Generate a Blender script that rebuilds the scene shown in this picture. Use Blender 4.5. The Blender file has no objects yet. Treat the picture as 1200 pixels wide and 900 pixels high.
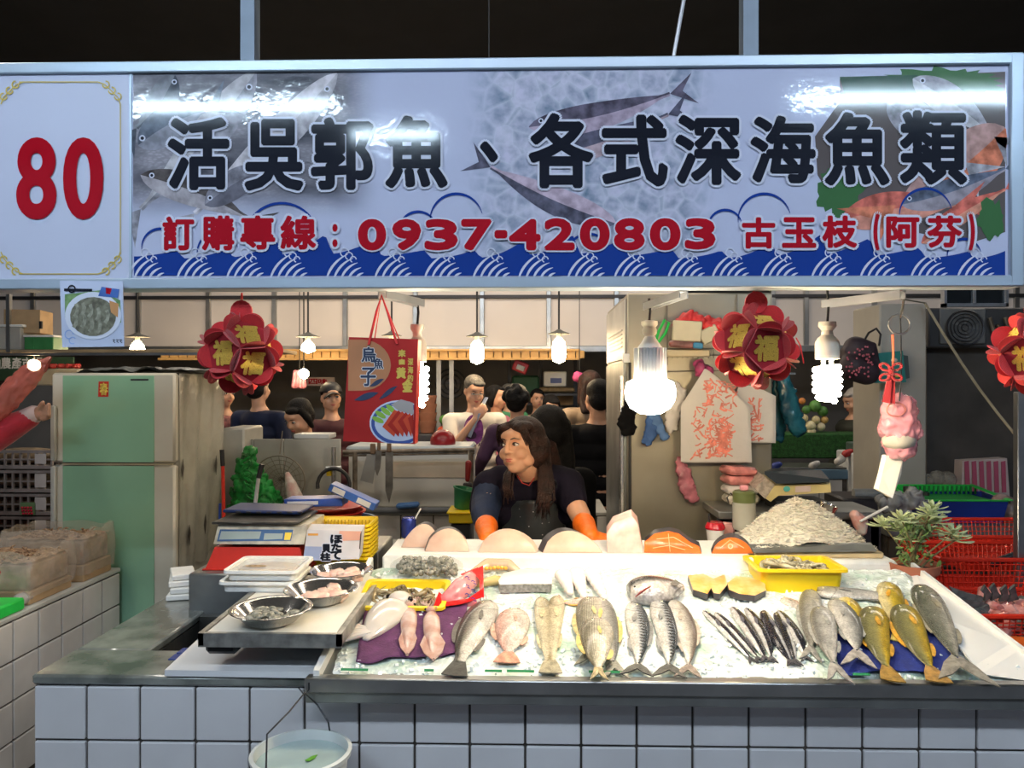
import bpy, bmesh, math, random
import numpy as np
from mathutils import Vector, Matrix, Euler, noise
random.seed(7)
PI = math.pi
SC = bpy.context.scene
COL = SC.collection
# ---------------------------------------------------------------- camera, world, exposure
FPX, YAW, CZ = 900.0, math.radians(1.4), 1.5
cam_d = bpy.data.cameras.new('camera'); cam_d.sensor_width = 36; cam_d.lens = 36*FPX/1200
cam_d.clip_start = 0.02; cam_d.clip_end = 60
cam = bpy.data.objects.new('camera', cam_d); COL.objects.link(cam)
cam.location = (0, 0, CZ); cam.rotation_euler = (PI/2, 0, YAW)
SC.camera = cam
SC.view_settings.view_transform = 'Standard'; SC.view_settings.look = 'None'
SC.view_settings.gamma = 1; SC.view_settings.use_curve_mapping = False
SC.view_settings.exposure = 0.0
w = bpy.data.worlds.new('world'); SC.world = w; w.use_nodes = True
w.node_tree.nodes['Background'].inputs[0].default_value = (0.55, 0.68, 1.0, 1)
w.node_tree.nodes['Background'].inputs[1].default_value = 0.16
LIGHTS = dict(tube=170, led=150, cfl=115, far=80)
def lamp(name, kind, loc, rot, energy, col, size=None, size_y=None):
    d = bpy.data.lights.new(name, kind); d.energy = energy; d.color = col
    if kind == 'AREA':
        d.shape = 'RECTANGLE'; d.size = size; d.size_y = size_y
    elif size: d.shadow_soft_size = size
    o = bpy.data.objects.new(name, d); COL.objects.link(o)
    o.location = loc; o.rotation_euler = rot
    return o
# area lights added to brighten the aisle and halls, no fittings built
lamp('aisle_fill_light', 'AREA', (0.3, -0.6, 3.6), (math.radians(30), 0, 0), 75, (0.82, 0.89, 1.0), 4.5, 0.25)  # added fill, hung high so the sign doesn't mirror it
lamp('stall_fill_light', 'AREA', (-0.2, 3.5, 2.6), (0, 0, 0), 16, (1.0, 0.86, 0.68), 2.4, 0.12)  # added fill over the work area
lamp('market_fill_light', 'AREA', (-0.6, 5.9, 3.1), (0, 0, 0), 60, (1.0, 0.86, 0.68), 4.5, 0.4)  # added fill for the crowd and stalls behind
lamp('left_fill_light', 'AREA', (-2.4, 2.0, 3.2), (0, 0, 0), 26, (1.0, 0.93, 0.82), 0.2, 1.6)  # added fill that lifts the dark left side
lamp('side_fill_light', 'AREA', (3.2, 5.4, 3.1), (0, 0, 0), 24, (1.0, 0.9, 0.78), 2.0, 0.3)  # added fill for the right of the hall

# ---------------------------------------------------------------- pixel -> place
RV = Vector((math.cos(YAW), math.sin(YAW), 0)); FV = Vector((-math.sin(YAW), math.cos(YAW), 0))
def ray(px, py):
    return RV*((px-600)/FPX) + Vector((0, 0, 1))*((450-py)/FPX) + FV
def P(px, py, Y):
    d = ray(px, py); return Vector((0, 0, CZ)) + d*(Y/d.y)
def XP(px, Y): return P(px, 450, Y).x
def ZP(py, Y): return CZ + (450-py)/FPX*Y
def L(px, Y): return px*Y/FPX
ICE_Y0, ICE_Z0, ICE_S = 1.95, 0.757, 0.20
ICE_A = math.atan(ICE_S)
def I(px, py, dz=0.0):                        # a point on the sloping ice
    d = ray(px, py)
    # CZ + t dz = Z0 + dz + S (t dy - Y0)
    t = (ICE_Z0 + dz - ICE_S*ICE_Y0 - CZ) / (d.z - ICE_S*d.y)
    return Vector((0, 0, CZ)) + d*t
def ice_z(Y): return ICE_Z0 + ICE_S*(Y-ICE_Y0)

# ---------------------------------------------------------------- materials
def nod(nt, t, **kw):
    n = nt.nodes.new(t)
    for k, v in kw.items(): setattr(n, k, v)
    return n
def c4(c): return (c[0], c[1], c[2], 1)
def srgb(r, g, b):
    f = lambda v: (v/255/12.92) if v <= 10 else ((v/255+0.055)/1.055)**2.4
    return (f(r), f(g), f(b))
MATS = {}
def M(name, col, rough=0.5, metal=0.0, var=0.12, scale=6.0, bump=0.0, bscale=30.0, trans=0.0, alpha=1.0,
      sss=0.0, coat=0.0, emit=None, estr=1.0, col2=None, spec=0.5, ior=1.45, sheen=0.0, detail=3.0):
    if name in MATS: return MATS[name]
    m = bpy.data.materials.new(name); m.use_nodes = True; nt = m.node_tree
    b = nt.nodes['Principled BSDF']
    b.inputs['Base Color'].default_value = c4(col); b.inputs['Roughness'].default_value = rough
    b.inputs['Metallic'].default_value = metal; b.inputs['IOR'].default_value = ior
    b.inputs['Specular IOR Level'].default_value = spec
    b.inputs['Transmission Weight'].default_value = trans; b.inputs['Alpha'].default_value = alpha
    b.inputs['Subsurface Weight'].default_value = sss
    b.inputs['Subsurface Radius'].default_value = (0.02, 0.01, 0.006)
    b.inputs['Coat Weight'].default_value = coat; b.inputs['Coat Roughness'].default_value = 0.12
    b.inputs['Sheen Weight'].default_value = sheen
    tc = nod(nt, 'ShaderNodeTexCoord')
    if var or col2:
        n = nod(nt, 'ShaderNodeTexNoise'); n.inputs['Scale'].default_value = scale; n.inputs['Detail'].default_value = detail
        nt.links.new(tc.outputs['Object'], n.inputs['Vector'])
        r = nod(nt, 'ShaderNodeValToRGB')
        if col2 is None:
            a = tuple(max(0, x*(1-var)) for x in col); z = tuple(min(1, x*(1+var)) for x in col)
        else: a, z = col, col2
        r.color_ramp.elements[0].color = c4(a); r.color_ramp.elements[0].position = 0.35
        r.color_ramp.elements[1].color = c4(z); r.color_ramp.elements[1].position = 0.65
        nt.links.new(n.outputs['Fac'], r.inputs['Fac']); nt.links.new(r.outputs['Color'], b.inputs['Base Color'])
    if bump:
        n2 = nod(nt, 'ShaderNodeTexNoise'); n2.inputs['Scale'].default_value = bscale; n2.inputs['Detail'].default_value = 4
        nt.links.new(tc.outputs['Object'], n2.inputs['Vector'])
        bp = nod(nt, 'ShaderNodeBump'); bp.inputs['Strength'].default_value = min(1, bump); bp.inputs['Distance'].default_value = 0.01*max(1, bump)
        nt.links.new(n2.outputs['Fac'], bp.inputs['Height']); nt.links.new(bp.outputs['Normal'], b.inputs['Normal'])
    if emit:
        b.inputs['Emission Color'].default_value = c4(emit); b.inputs['Emission Strength'].default_value = estr
    MATS[name] = m
    return m
def fish_mat(name, back, side, belly, stripes=None, sc=1.0, rough=0.22, metal=0.25, line=None, ramp=(.32, .60, .92)):
    if name in MATS: return MATS[name]
    m = bpy.data.materials.new(name); m.use_nodes = True; nt = m.node_tree; lk = nt.links.new
    b = nt.nodes['Principled BSDF']; b.inputs['Roughness'].default_value = rough; b.inputs['Metallic'].default_value = metal
    b.inputs['Coat Weight'].default_value = 0.5; b.inputs['Coat Roughness'].default_value = 0.1
    uv = nod(nt, 'ShaderNodeUVMap'); uv.uv_map = 'UVMap'
    sx = nod(nt, 'ShaderNodeSeparateXYZ'); lk(uv.outputs['UV'], sx.inputs['Vector'])
    tc = nod(nt, 'ShaderNodeTexCoord')
    nz = nod(nt, 'ShaderNodeTexNoise'); nz.inputs['Scale'].default_value = 28; nz.inputs['Detail'].default_value = 3
    lk(tc.outputs['Object'], nz.inputs['Vector'])
    ad = nod(nt, 'ShaderNodeMath', operation='MULTIPLY_ADD'); lk(nz.outputs['Fac'], ad.inputs[0]); ad.inputs[1].default_value = 0.16; lk(sx.outputs['Y'], ad.inputs[2])
    r = nod(nt, 'ShaderNodeValToRGB'); cr = r.color_ramp
    cr.elements[0].position = ramp[0]; cr.elements[0].color = c4(belly)
    cr.elements[1].position = ramp[2]; cr.elements[1].color = c4(back)
    e = cr.elements.new(ramp[1]); e.color = c4(side)
    lk(ad.outputs[0], r.inputs['Fac']); out = r.outputs['Color']
    if stripes:                                    # 'bars' across the back, 'lines' along the body
        wv = nod(nt, 'ShaderNodeTexWave'); wv.bands_direction = 'X' if stripes == 'bars' else 'Y'
        wv.inputs['Scale'].default_value = (7.5 if stripes == 'bars' else 4.2)*sc; wv.inputs['Distortion'].default_value = 3.0 if stripes == 'bars' else 0.6
        wv.inputs['Detail'].default_value = 1.0; wv.inputs['Detail Scale'].default_value = 2
        lk(uv.outputs['UV'], wv.inputs['Vector'])
        rr = nod(nt, 'ShaderNodeValToRGB'); rr.color_ramp.elements[0].position = 0.42; rr.color_ramp.elements[1].position = 0.6
        lk(wv.outputs['Fac'], rr.inputs['Fac'])
        mk = nod(nt, 'ShaderNodeMapRange'); mk.inputs['From Min'].default_value = 0.55 if stripes == 'bars' else 0.3; mk.inputs['From Max'].default_value = 0.7 if stripes == 'bars' else 0.5
        lk(ad.outputs[0], mk.inputs['Value'])
        mu = nod(nt, 'ShaderNodeMath', operation='MULTIPLY'); lk(rr.outputs['Color'], mu.inputs[0]); lk(mk.outputs[0], mu.inputs[1])
        m2 = nod(nt, 'ShaderNodeMath', operation='MULTIPLY'); lk(mu.outputs[0], m2.inputs[0]); m2.inputs[1].default_value = 0.85 if stripes == 'bars' else 0.5
        mx = nod(nt, 'ShaderNodeMix', data_type='RGBA'); lk(m2.outputs[0], mx.inputs['Factor']); lk(out, mx.inputs['A'])
        mx.inputs['B'].default_value = c4(line or tuple(x*0.2 for x in back)); out = mx.outputs['Result']
    # gill cover line
    a1 = nod(nt, 'ShaderNodeMath', operation='SUBTRACT'); lk(sx.outputs['Y'], a1.inputs[0]); a1.inputs[1].default_value = 0.45
    a2 = nod(nt, 'ShaderNodeMath', operation='POWER'); a2.inputs[1].default_value = 2
    ab = nod(nt, 'ShaderNodeMath', operation='ABSOLUTE'); lk(a1.outputs[0], ab.inputs[0]); lk(ab.outputs[0], a2.inputs[0])
    a3 = nod(nt, 'ShaderNodeMath', operation='MULTIPLY_ADD'); lk(a2.outputs[0], a3.inputs[0]); a3.inputs[1].default_value = 0.45; lk(sx.outputs['X'], a3.inputs[2])
    a4 = nod(nt, 'ShaderNodeMath', operation='SUBTRACT'); lk(a3.outputs[0], a4.inputs[0]); a4.inputs[1].default_value = 0.235
    a5 = nod(nt, 'ShaderNodeMath', operation='ABSOLUTE'); lk(a4.outputs[0], a5.inputs[0])
    a6 = nod(nt, 'ShaderNodeMapRange'); lk(a5.outputs[0], a6.inputs['Value']); a6.inputs['From Max'].default_value = 0.012
    a6.inputs['To Min'].default_value = 0.6; a6.inputs['To Max'].default_value = 0
    mg = nod(nt, 'ShaderNodeMix', data_type='RGBA'); lk(a6.outputs[0], mg.inputs['Factor']); lk(out, mg.inputs['A'])
    mg.inputs['B'].default_value = c4(tuple(0.25*s for s in side)); lk(mg.outputs['Result'], b.inputs['Base Color'])
    sv = nod(nt, 'ShaderNodeTexVoronoi'); sv.inputs['Scale'].default_value = 190*sc; lk(tc.outputs['Object'], sv.inputs['Vector'])
    sr = nod(nt, 'ShaderNodeMapRange'); lk(sv.outputs['Distance'], sr.inputs['Value']); sr.inputs['From Max'].default_value = .8; sr.inputs['To Min'].default_value = 1.1; sr.inputs['To Max'].default_value = .72
    n9 = nod(nt, 'ShaderNodeTexNoise'); n9.inputs['Scale'].default_value = 45; n9.inputs['Detail'].default_value = 4; lk(tc.outputs['Object'], n9.inputs['Vector'])
    r9 = nod(nt, 'ShaderNodeMapRange'); lk(n9.outputs['Fac'], r9.inputs['Value']); r9.inputs['From Min'].default_value = .3; r9.inputs['From Max'].default_value = .7; r9.inputs['To Min'].default_value = .68; r9.inputs['To Max'].default_value = 1.08
    mm = nod(nt, 'ShaderNodeMath', operation='MULTIPLY'); lk(sr.outputs[0], mm.inputs[0]); lk(r9.outputs[0], mm.inputs[1])
    vm = nod(nt, 'ShaderNodeVectorMath', operation='SCALE'); lk(mg.outputs['Result'], vm.inputs[0]); lk(mm.outputs[0], vm.inputs['Scale']); lk(vm.outputs[0], b.inputs['Base Color'])
    # scales
    vo = nod(nt, 'ShaderNodeTexVoronoi'); vo.inputs['Scale'].default_value = 260*sc; lk(tc.outputs['Object'], vo.inputs['Vector'])
    bp = nod(nt, 'ShaderNodeBump'); bp.inputs['Strength'].default_value = 0.6; bp.inputs['Distance'].default_value = 0.002
    lk(vo.outputs['Distance'], bp.inputs['Height']); lk(bp.outputs['Normal'], b.inputs['Normal'])
    MATS[name] = m
    return m

# ---------------------------------------------------------------- mesh builder
class MB:
    def __init__(s): s.v = []; s.f = []; s.uv = None
    def add(s, vs, fs):
        n = len(s.v); s.v += [tuple(v) for v in vs]; s.f += [tuple(i+n for i in f) for f in fs]; return s
    def box(s, c, d, rot=None, bev=0.0):
        hx, hy, hz = d[0]/2, d[1]/2, d[2]/2
        if bev <= 0:
            vs = [Vector((x*hx, y*hy, z*hz)) for z in (-1, 1) for y in (-1, 1) for x in (-1, 1)]
            fs = [(0, 2, 3, 1), (4, 5, 7, 6), (0, 1, 5, 4), (2, 6, 7, 3), (0, 4, 6, 2), (1, 3, 7, 5)]
        else:
            b = min(bev, hx*.95, hy*.95, hz*.95); vs = []; ix = {}
            for sx in (-1, 1):
                for sy in (-1, 1):
                    for sz in (-1, 1):
                        for a in range(3):
                            q = [sx*(hx-b), sy*(hy-b), sz*(hz-b)]; q[a] = (sx*hx, sy*hy, sz*hz)[a]
                            ix[(sx, sy, sz, a)] = len(vs); vs.append(Vector(q))
            fs = []
            for a in range(3):
                o = [k for k in range(3) if k != a]
                for sg in (-1, 1):
                    q = []
                    for (i, j) in ((-1, -1), (1, -1), (1, 1), (-1, 1)):
                        k = [0, 0, 0]; k[a] = sg; k[o[0]] = i; k[o[1]] = j; q.append(ix[(*k, a)])
                    fs.append(q)
                for i in (-1, 1):
                    for j in (-1, 1):
                        k1 = [0, 0, 0]; k1[a] = -1; k1[o[0]] = i; k1[o[1]] = j; k2 = list(k1); k2[a] = 1
                        fs.append([ix[(*k1, o[0])], ix[(*k1, o[1])], ix[(*k2, o[1])], ix[(*k2, o[0])]])
            for sx in (-1, 1):
                for sy in (-1, 1):
                    for sz in (-1, 1): fs.append([ix[(sx, sy, sz, a)] for a in range(3)])
        R = rot.to_matrix() if isinstance(rot, Euler) else (rot.to_3x3() if rot is not None else Matrix.Identity(3))
        c = Vector(c)
        return s.add([R @ v + c for v in vs], fs)
    def bb(s, x0, x1, y0, y1, z0, z1, bev=0.0):
        return s.box(((x0+x1)/2, (y0+y1)/2, (z0+z1)/2), (abs(x1-x0), abs(y1-y0), abs(z1-z0)), None, bev)
    def tube(s, path, r, n=8, cap=True, flat=1.0, up=None):
        path = [Vector(p) for p in path]; R = r if isinstance(r, (list, tuple)) else [r]*len(path)
        vs = []; fs = []; pn = None
        for i, p in enumerate(path):
            t = (path[min(i+1, len(path)-1)] - path[max(i-1, 0)])
            t = t.normalized() if t.length > 1e-9 else Vector((0, 0, 1))
            if pn is None:
                a = Vector(up) if up else (Vector((0, 0, 1)) if abs(t.z) < .9 else Vector((1, 0, 0)))
                pn = (a - t*a.dot(t)).normalized()
            else:
                q = pn - t*pn.dot(t); pn = q.normalized() if q.length > 1e-6 else pn
            bn = t.cross(pn)
            for k in range(n):
                a = 2*PI*k/n; vs.append(p + (pn*math.cos(a)*flat + bn*math.sin(a))*R[i])
        for i in range(len(path)-1):
            for k in range(n):
                fs.append((i*n+k, i*n+(k+1) % n, (i+1)*n+(k+1) % n, (i+1)*n+k))
        if cap:
            fs.append(tuple(range(n-1, -1, -1))); fs.append(tuple((len(path)-1)*n+k for k in range(n)))
        return s.add(vs, fs)
    def cap(s, p0, r0, p1, r1, n=12, flat=1.0, up=None):         # rounded tapered limb
        p0 = Vector(p0); p1 = Vector(p1); d = (p1-p0); l = d.length; d = d/l if l > 1e-9 else Vector((0, 0, 1))
        path = []; R = []
        for a in (80, 60, 40, 20): path.append(p0 - d*r0*math.sin(math.radians(a))); R.append(r0*math.cos(math.radians(a)))
        path.append(p0); R.append(r0); path.append((p0+p1)/2); R.append((r0+r1)/2); path.append(p1); R.append(r1)
        for a in (20, 40, 60, 80): path.append(p1 + d*r1*math.sin(math.radians(a))); R.append(r1*math.cos(math.radians(a)))
        return s.tube(path, R, n, True, flat, up)
    def limb(s, pts, n=12, flat=1.0, up=None):                   # pts: [(p, r), ...]
        for (a, ra), (b, rb) in zip(pts, pts[1:]): s.cap(a, ra, b, rb, n, flat, up)
        return s
    def lathe(s, c, prof, n=24, sx=1.0, sy=1.0, rot=None, closed=False):   # prof [(r, z), ...]
        c = Vector(c); vs = []; fs = []
        R = rot.to_matrix() if isinstance(rot, Euler) else (rot.to_3x3() if rot is not None else Matrix.Identity(3))
        for (r, z) in prof:
            for k in range(n):
                a = 2*PI*k/n; vs.append(c + R @ Vector((max(r, 1e-5)*math.cos(a)*sx, max(r, 1e-5)*math.sin(a)*sy, z)))
        m = len(prof)
        for i in range(m-1 if not closed else m):
            j = (i+1) % m
            for k in range(n): fs.append((i*n+k, i*n+(k+1) % n, j*n+(k+1) % n, j*n+k))
        if not closed:
            if prof[0][0] > 1e-4: fs.append(tuple(range(n-1, -1, -1)))
            if prof[-1][0] > 1e-4: fs.append(tuple((m-1)*n+k for k in range(n)))
        return s.add(vs, fs)
    def ell(s, c, r, n=16, m=10, rot=None):
        if not isinstance(r, (list, tuple)): r = (r, r, r)
        R = rot.to_matrix() if isinstance(rot, Euler) else (rot.to_3x3() if rot is not None else Matrix.Identity(3))
        c = Vector(c); vs = []; fs = []
        for i in range(m+1):
            t = PI*(i if 0 < i < m else (0.004 if i == 0 else m-0.004))/m
            for k in range(n):
                a = 2*PI*k/n; vs.append(c + R @ Vector((r[0]*math.sin(t)*math.cos(a), r[1]*math.sin(t)*math.sin(a), r[2]*math.cos(t))))
        for i in range(m):
            for k in range(n): fs.append((i*n+k, (i+1)*n+k, (i+1)*n+(k+1) % n, i*n+(k+1) % n))
        fs.append(tuple(range(n))); fs.append(tuple(m*n+k for k in range(n-1, -1, -1)))
        return s.add(vs, fs)
    def prism(s, pts, off):                                      # polygon (3D points) pushed along off
        off = Vector(off); n = len(pts); pts = [Vector(p) for p in pts]
        vs = pts + [p+off for p in pts]
        fs = [tuple(range(n)), tuple(range(2*n-1, n-1, -1))] + [(i, i+n, (i+1) % n+n, (i+1) % n) for i in range(n)]
        return s.add(vs, fs)
    def grid(s, fn, nu, nv, cu=False):
        vs = [fn(i/(nu if cu else nu), j/nv) for j in range(nv+1) for i in range(nu if cu else nu+1)]
        w_ = nu if cu else nu+1; fs = []
        for j in range(nv):
            for i in range(nu):
                a = i; b = (i+1) % w_; fs.append((j*w_+a, j*w_+b, (j+1)*w_+b, (j+1)*w_+a))
        return s.add(vs, fs)
    def mesh(s, name, mat=None, smooth=40):
        me = bpy.data.meshes.new(name); me.from_pydata(s.v, [], s.f)
        if s.uv is not None:
            ul = me.uv_layers.new(name='UVMap')
            idx = np.empty(len(me.loops), dtype=np.int32); me.loops.foreach_get('vertex_index', idx)
            ul.data.foreach_set('uv', np.array(s.uv, dtype=np.float32)[idx].ravel())
        bm = bmesh.new(); bm.from_mesh(me); bmesh.ops.recalc_face_normals(bm, faces=bm.faces); bm.to_mesh(me); bm.free()
        if smooth:
            me.shade_smooth()
            if smooth < 180: me.set_sharp_from_angle(angle=math.radians(smooth))
        if mat: me.materials.append(mat)
        return me
W = {}
def thing(name, label, cat, loc=(0, 0, 0), group=None, rot=None, kind=None):
    o = bpy.data.objects.new(name, None); COL.objects.link(o); o.empty_display_size = 0.05
    o.location = loc
    if rot is not None: o.rotation_euler = rot
    tag(o, label, cat, group, kind)
    W[o.name] = Matrix.LocRotScale(Vector(loc), Euler(rot) if rot is not None else None, None)
    return o
def tag(o, label=None, cat=None, group=None, kind=None):
    if label: o['label'] = label
    if cat: o['category'] = cat
    if group: o['group'] = group
    if kind: o['kind'] = kind
    return o
def part(mb, name, mat, parent, world=True, smooth=40, label=None, kind=None):
    me = mb if isinstance(mb, bpy.types.Mesh) else mb.mesh(name, mat, smooth)
    if world: me.transform(W[parent.name].inverted())
    o = bpy.data.objects.new(name, me); COL.objects.link(o); o.parent = parent
    W[o.name] = W[parent.name].copy()
    tag(o, label, None, None, kind)
    return o
def solo(mb, name, mat, label=None, cat=None, group=None, kind=None, smooth=40, base=True):
    me = mb if isinstance(mb, bpy.types.Mesh) else mb.mesh(name, mat, smooth)
    co = np.empty(len(me.vertices)*3, dtype=np.float32); me.vertices.foreach_get('co', co); co = co.reshape(-1, 3)
    lo = co.min(0); hi = co.max(0); c = Vector((float(lo[0]+hi[0])/2, float(lo[1]+hi[1])/2, float(lo[2])))
    me.transform(Matrix.Translation(-c))
    o = bpy.data.objects.new(name, me); COL.objects.link(o); o.location = c
    W[o.name] = Matrix.Translation(c)
    return tag(o, label, cat, group, kind)
def struct(mb, name, mat, smooth=0):
    return solo(mb, name, mat, kind='structure', smooth=smooth)
def inst(me, name, parent, mat4):
    o = bpy.data.objects.new(name, me); COL.objects.link(o); o.parent = parent
    o.location, q, o.scale = mat4.decompose()[0], mat4.decompose()[1], mat4.decompose()[2]
    o.rotation_mode = 'QUATERNION'; o.rotation_quaternion = q
    W[o.name] = W[parent.name] @ mat4
    return o
def copy_tree(o, parent=None, **kw):
    c = o.copy(); COL.objects.link(c)
    if parent is not None: c.parent = parent
    for k, v in kw.items(): c[k] = v
    for ch in list(o.children): copy_tree(ch, c)
    return c
def remesh(mb, vox, smooth=3, mat=None, name='body', fac=0.5, dec=None):
    me = mb.mesh(name, mat, 0)
    o = bpy.data.objects.new('tmp', me); COL.objects.link(o)
    r = o.modifiers.new('r', 'REMESH'); r.mode = 'VOXEL'; r.voxel_size = vox; r.use_smooth_shade = True
    if smooth:
        q = o.modifiers.new('s', 'SMOOTH'); q.iterations = smooth; q.factor = fac
    if dec:
        q = o.modifiers.new('d', 'DECIMATE'); q.ratio = dec
    dg = bpy.context.evaluated_depsgraph_get(); dg.update()
    out = bpy.data.meshes.new_from_object(o.evaluated_get(dg)); out.name = name
    if mat and not out.materials: out.materials.append(mat)
    bpy.data.objects.remove(o); bpy.data.meshes.remove(me)
    out.shade_smooth()
    return out
def crumple(me, amp, fr, sd=0, ridge=True):
    for v in me.vertices:
        p = v.co*fr+Vector((sd, sd*2, 0)); n = noise.fractal(p, 1.0, 2.0, 3)
        if ridge: n = abs(n)*2-.5
        v.co += v.normal*(n*amp)
    return me
# ---------------------------------------------------------------- lettering
GL = {}
def glyph(ch):
    if ch in GL: return GL[ch]
    cu = bpy.data.curves.new('t', 'FONT'); cu.body = ch; cu.size = 1; cu.resolution_u = 6 if ch in '80' else 3; cu.fill_mode = 'FRONT'
    o = bpy.data.objects.new('t', cu); COL.objects.link(o)
    dg = bpy.context.evaluated_depsgraph_get()
    me = bpy.data.meshes.new_from_object(o.evaluated_get(dg))
    v = np.array([tuple(x.co)[:2] for x in me.vertices] or [(0, 0)]); f = [tuple(p.vertices) for p in me.polygons]
    bpy.data.objects.remove(o); bpy.data.curves.remove(cu); bpy.data.meshes.remove(me)
    GL[ch] = (v, f)
    return GL[ch]
def put_glyph(mb, ch, fr, x0, y0, x1, y1, off, bold=0.0, nb=8, keep=False):
    """fr(x, y, off) maps a flat place to the world; the glyph's own box is fitted to x0..x1, y0(top)..y1"""
    v, f = glyph(ch); lo = v.min(0); hi = v.max(0); sp = np.maximum(hi-lo, 1e-4)
    ds = [(0, 0)] + [(bold*math.cos(2*PI*k/nb), bold*math.sin(2*PI*k/nb)) for k in range(nb)] if bold else [(0, 0)]
    for q, (dx, dy) in enumerate(ds):
        vs = [fr(x0+(a[0]-lo[0])/sp[0]*(x1-x0)+dx, y1-(a[1]-lo[1])/sp[1]*(y1-y0)+dy, off+q*0.00003) for a in v]
        mb.add(vs, f)
def put_line(mb, s, fr, x0, y0, x1, y1, off, bold=0.0, nb=4, gap=0.12, vert=False):
    n = len(s)
    for k, ch in enumerate(s):
        if ch == ' ': continue
        if vert:
            h = (y1-y0)/n; put_glyph(mb, ch, fr, x0, y0+k*h+h*gap/2, x1, y0+(k+1)*h-h*gap/2, off, bold, nb)
        else:
            w_ = (x1-x0)/n; put_glyph(mb, ch, fr, x0+k*w_+w_*gap/2, y0, x0+(k+1)*w_-w_*gap/2, y1, off, bold, nb)
def rnd(a, b): return a + (b-a)*random.random()
# ================================================================ common materials
steel = M('stainless', (0.42, 0.42, 0.41), 0.32, 0.9, 0.12, 9, 0.06, 60)
steel_dull = M('stainless_dull', (0.30, 0.31, 0.30), 0.42, 0.8, 0.25, 5, 0.08, 40)
alu = M('aluminium', (0.62, 0.64, 0.68), 0.35, 0.75, 0.08, 12)
white_foam = M('white_foam', (0.86, 0.85, 0.80), 0.6, 0, 0.04, 30, 0.15, 200)
white_plastic = M('white_plastic', (0.80, 0.79, 0.75), 0.35, 0, 0.05, 8)
tile_m = M('white_tile', (0.66, 0.655, 0.67), 0.16, 0, 0.06, 3.0, 0.05, 14, coat=0.3)
tile_m2 = M('white_tile_aged', (0.60, 0.58, 0.56), 0.2, 0, 0.12, 4.0, 0.08, 14, coat=0.3)
grout_m = M('grout', (0.075, 0.065, 0.055), 0.9, 0, 0.35, 20, 0.3, 90)
red_pl = M('red_plastic', (0.62, 0.035, 0.02), 0.3, 0, 0.08, 8)
blue_pl = M('blue_plastic', (0.03, 0.08, 0.36), 0.35, 0, 0.1, 8)
green_pl = M('green_plastic', (0.02, 0.45, 0.06), 0.35, 0, 0.1, 8)
yellow_pl = M('yellow_plastic', (0.85, 0.60, 0.015), 0.33, 0, 0.05, 8)
black_m = M('black_rubber', (0.015, 0.015, 0.017), 0.5)
dark_metal = M('dark_metal', (0.05, 0.05, 0.055), 0.45, 0.6)
gold_m = M('gold_foil', (0.80, 0.58, 0.10), 0.3, 0.55, 0.35, 60, 0.6, 220)
wire_m = M('cable', (0.03, 0.03, 0.03), 0.5)
card_m = M('cardboard', (0.42, 0.28, 0.15), 0.8, 0, 0.1, 12)
clear_m = M('clear_film', (0.85, 0.84, 0.80), 0.12, 0, 0.05, 5, 0.5, 25, alpha=0.28)

# ================================================================ the hall
def slab(name, x0, x1, y0, y1, z0, z1, mat): return struct(MB().bb(x0, x1, y0, y1, z0, z1), name, mat)
slab('floor', -6.5, 6.5, -4, 10.1, -0.1, 0, M('wet_floor', (0.10, 0.095, 0.09), 0.25, 0, 0.3, 2, 0.1, 10))
slab('ceiling', -6.5, 6.5, -4, 10.1, 3.75, 3.85, M('unlit_ceiling', (0.005, 0.0055, 0.007), 0.9, 0, 0.3, 3))  # near-black base colour stands in for the lack of light up here
slab('wall_back', -6.5, 6.5, 10.0, 10.1, 0, 3.75, M('stained_wall', (0.26, 0.24, 0.22), 0.8, 0, 0.3, 1.3, 0.1, 12, detail=6))
slab('wall_left', -6.6, -6.5, -4, 10.1, 0, 3.75, M('dim_wall', (0.12, 0.12, 0.12), 0.8))
slab('wall_right', 6.5, 6.6, -4, 10.1, 0, 3.75, MATS['dim_wall'])
# partition of frosted panels over the stalls behind
PY = 7.2
part_root = thing('wall_upper_partition', None, None, (0, PY, ZP(412, PY)), kind='structure')
zb, zt = ZP(409, PY), 3.74
pan_m = M('frosted_panel', (0.66, 0.60, 0.56), 0.28, 0, 0.05, 1.5)
edges = [-60, 40, 163, 245, 322, 405, 487, 565, 643, 722, 800, 905, 944, 1024, 1105, 1190, 1290]
for a, b in zip(edges, edges[1:]):
    if a == 800: continue
    x0, x1 = XP(a, PY)+0.02, XP(b, PY)-0.02
    part(MB().bb(x0, x1, PY, PY+0.012, zb+0.03, zt), 'panel', pan_m, part_root)
for e in edges:
    part(MB().bb(XP(e, PY)-0.022, XP(e, PY)+0.022, PY-0.03, PY+0.03, zb, zt, 0.004), 'mullion', steel, part_root)
part(MB().bb(XP(-60, PY), XP(1290, PY), PY-0.035, PY+0.035, zb-0.03, zb+0.03, 0.005), 'rail', steel, part_root)
part(MB().bb(XP(-60, PY), XP(1290, PY), PY-0.033, PY+0.033, ZP(350, PY), ZP(346, PY), 0.004), 'rail', dark_metal, part_root)
# slatted timber valance under the panels
beam = thing('trim_1', None, None, (0, 6.9, ZP(421, 6.9)), kind='structure')
bm_ = M('valance_wood', (0.62, 0.36, 0.12), 0.5, 0, 0.2, 5)
x = XP(188, 6.9)
mesh_s = None
while x < XP(678, 6.9):
    part(MB().bb(x, x+0.075, 6.9, 6.925, ZP(420, 6.9), ZP(411, 6.9), 0.004), 'plank', bm_, beam); x += 0.082
part(MB().bb(XP(186, 6.9), XP(680, 6.9), 6.88, 6.90, ZP(422, 6.9), ZP(419, 6.9), 0.003), 'lath', bm_, beam)
part(MB().bb(XP(186, 6.9), XP(680, 6.9), 6.88, 6.90, ZP(411.5, 6.9), ZP(409, 6.9), 0.003), 'lath', bm_, beam)

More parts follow.
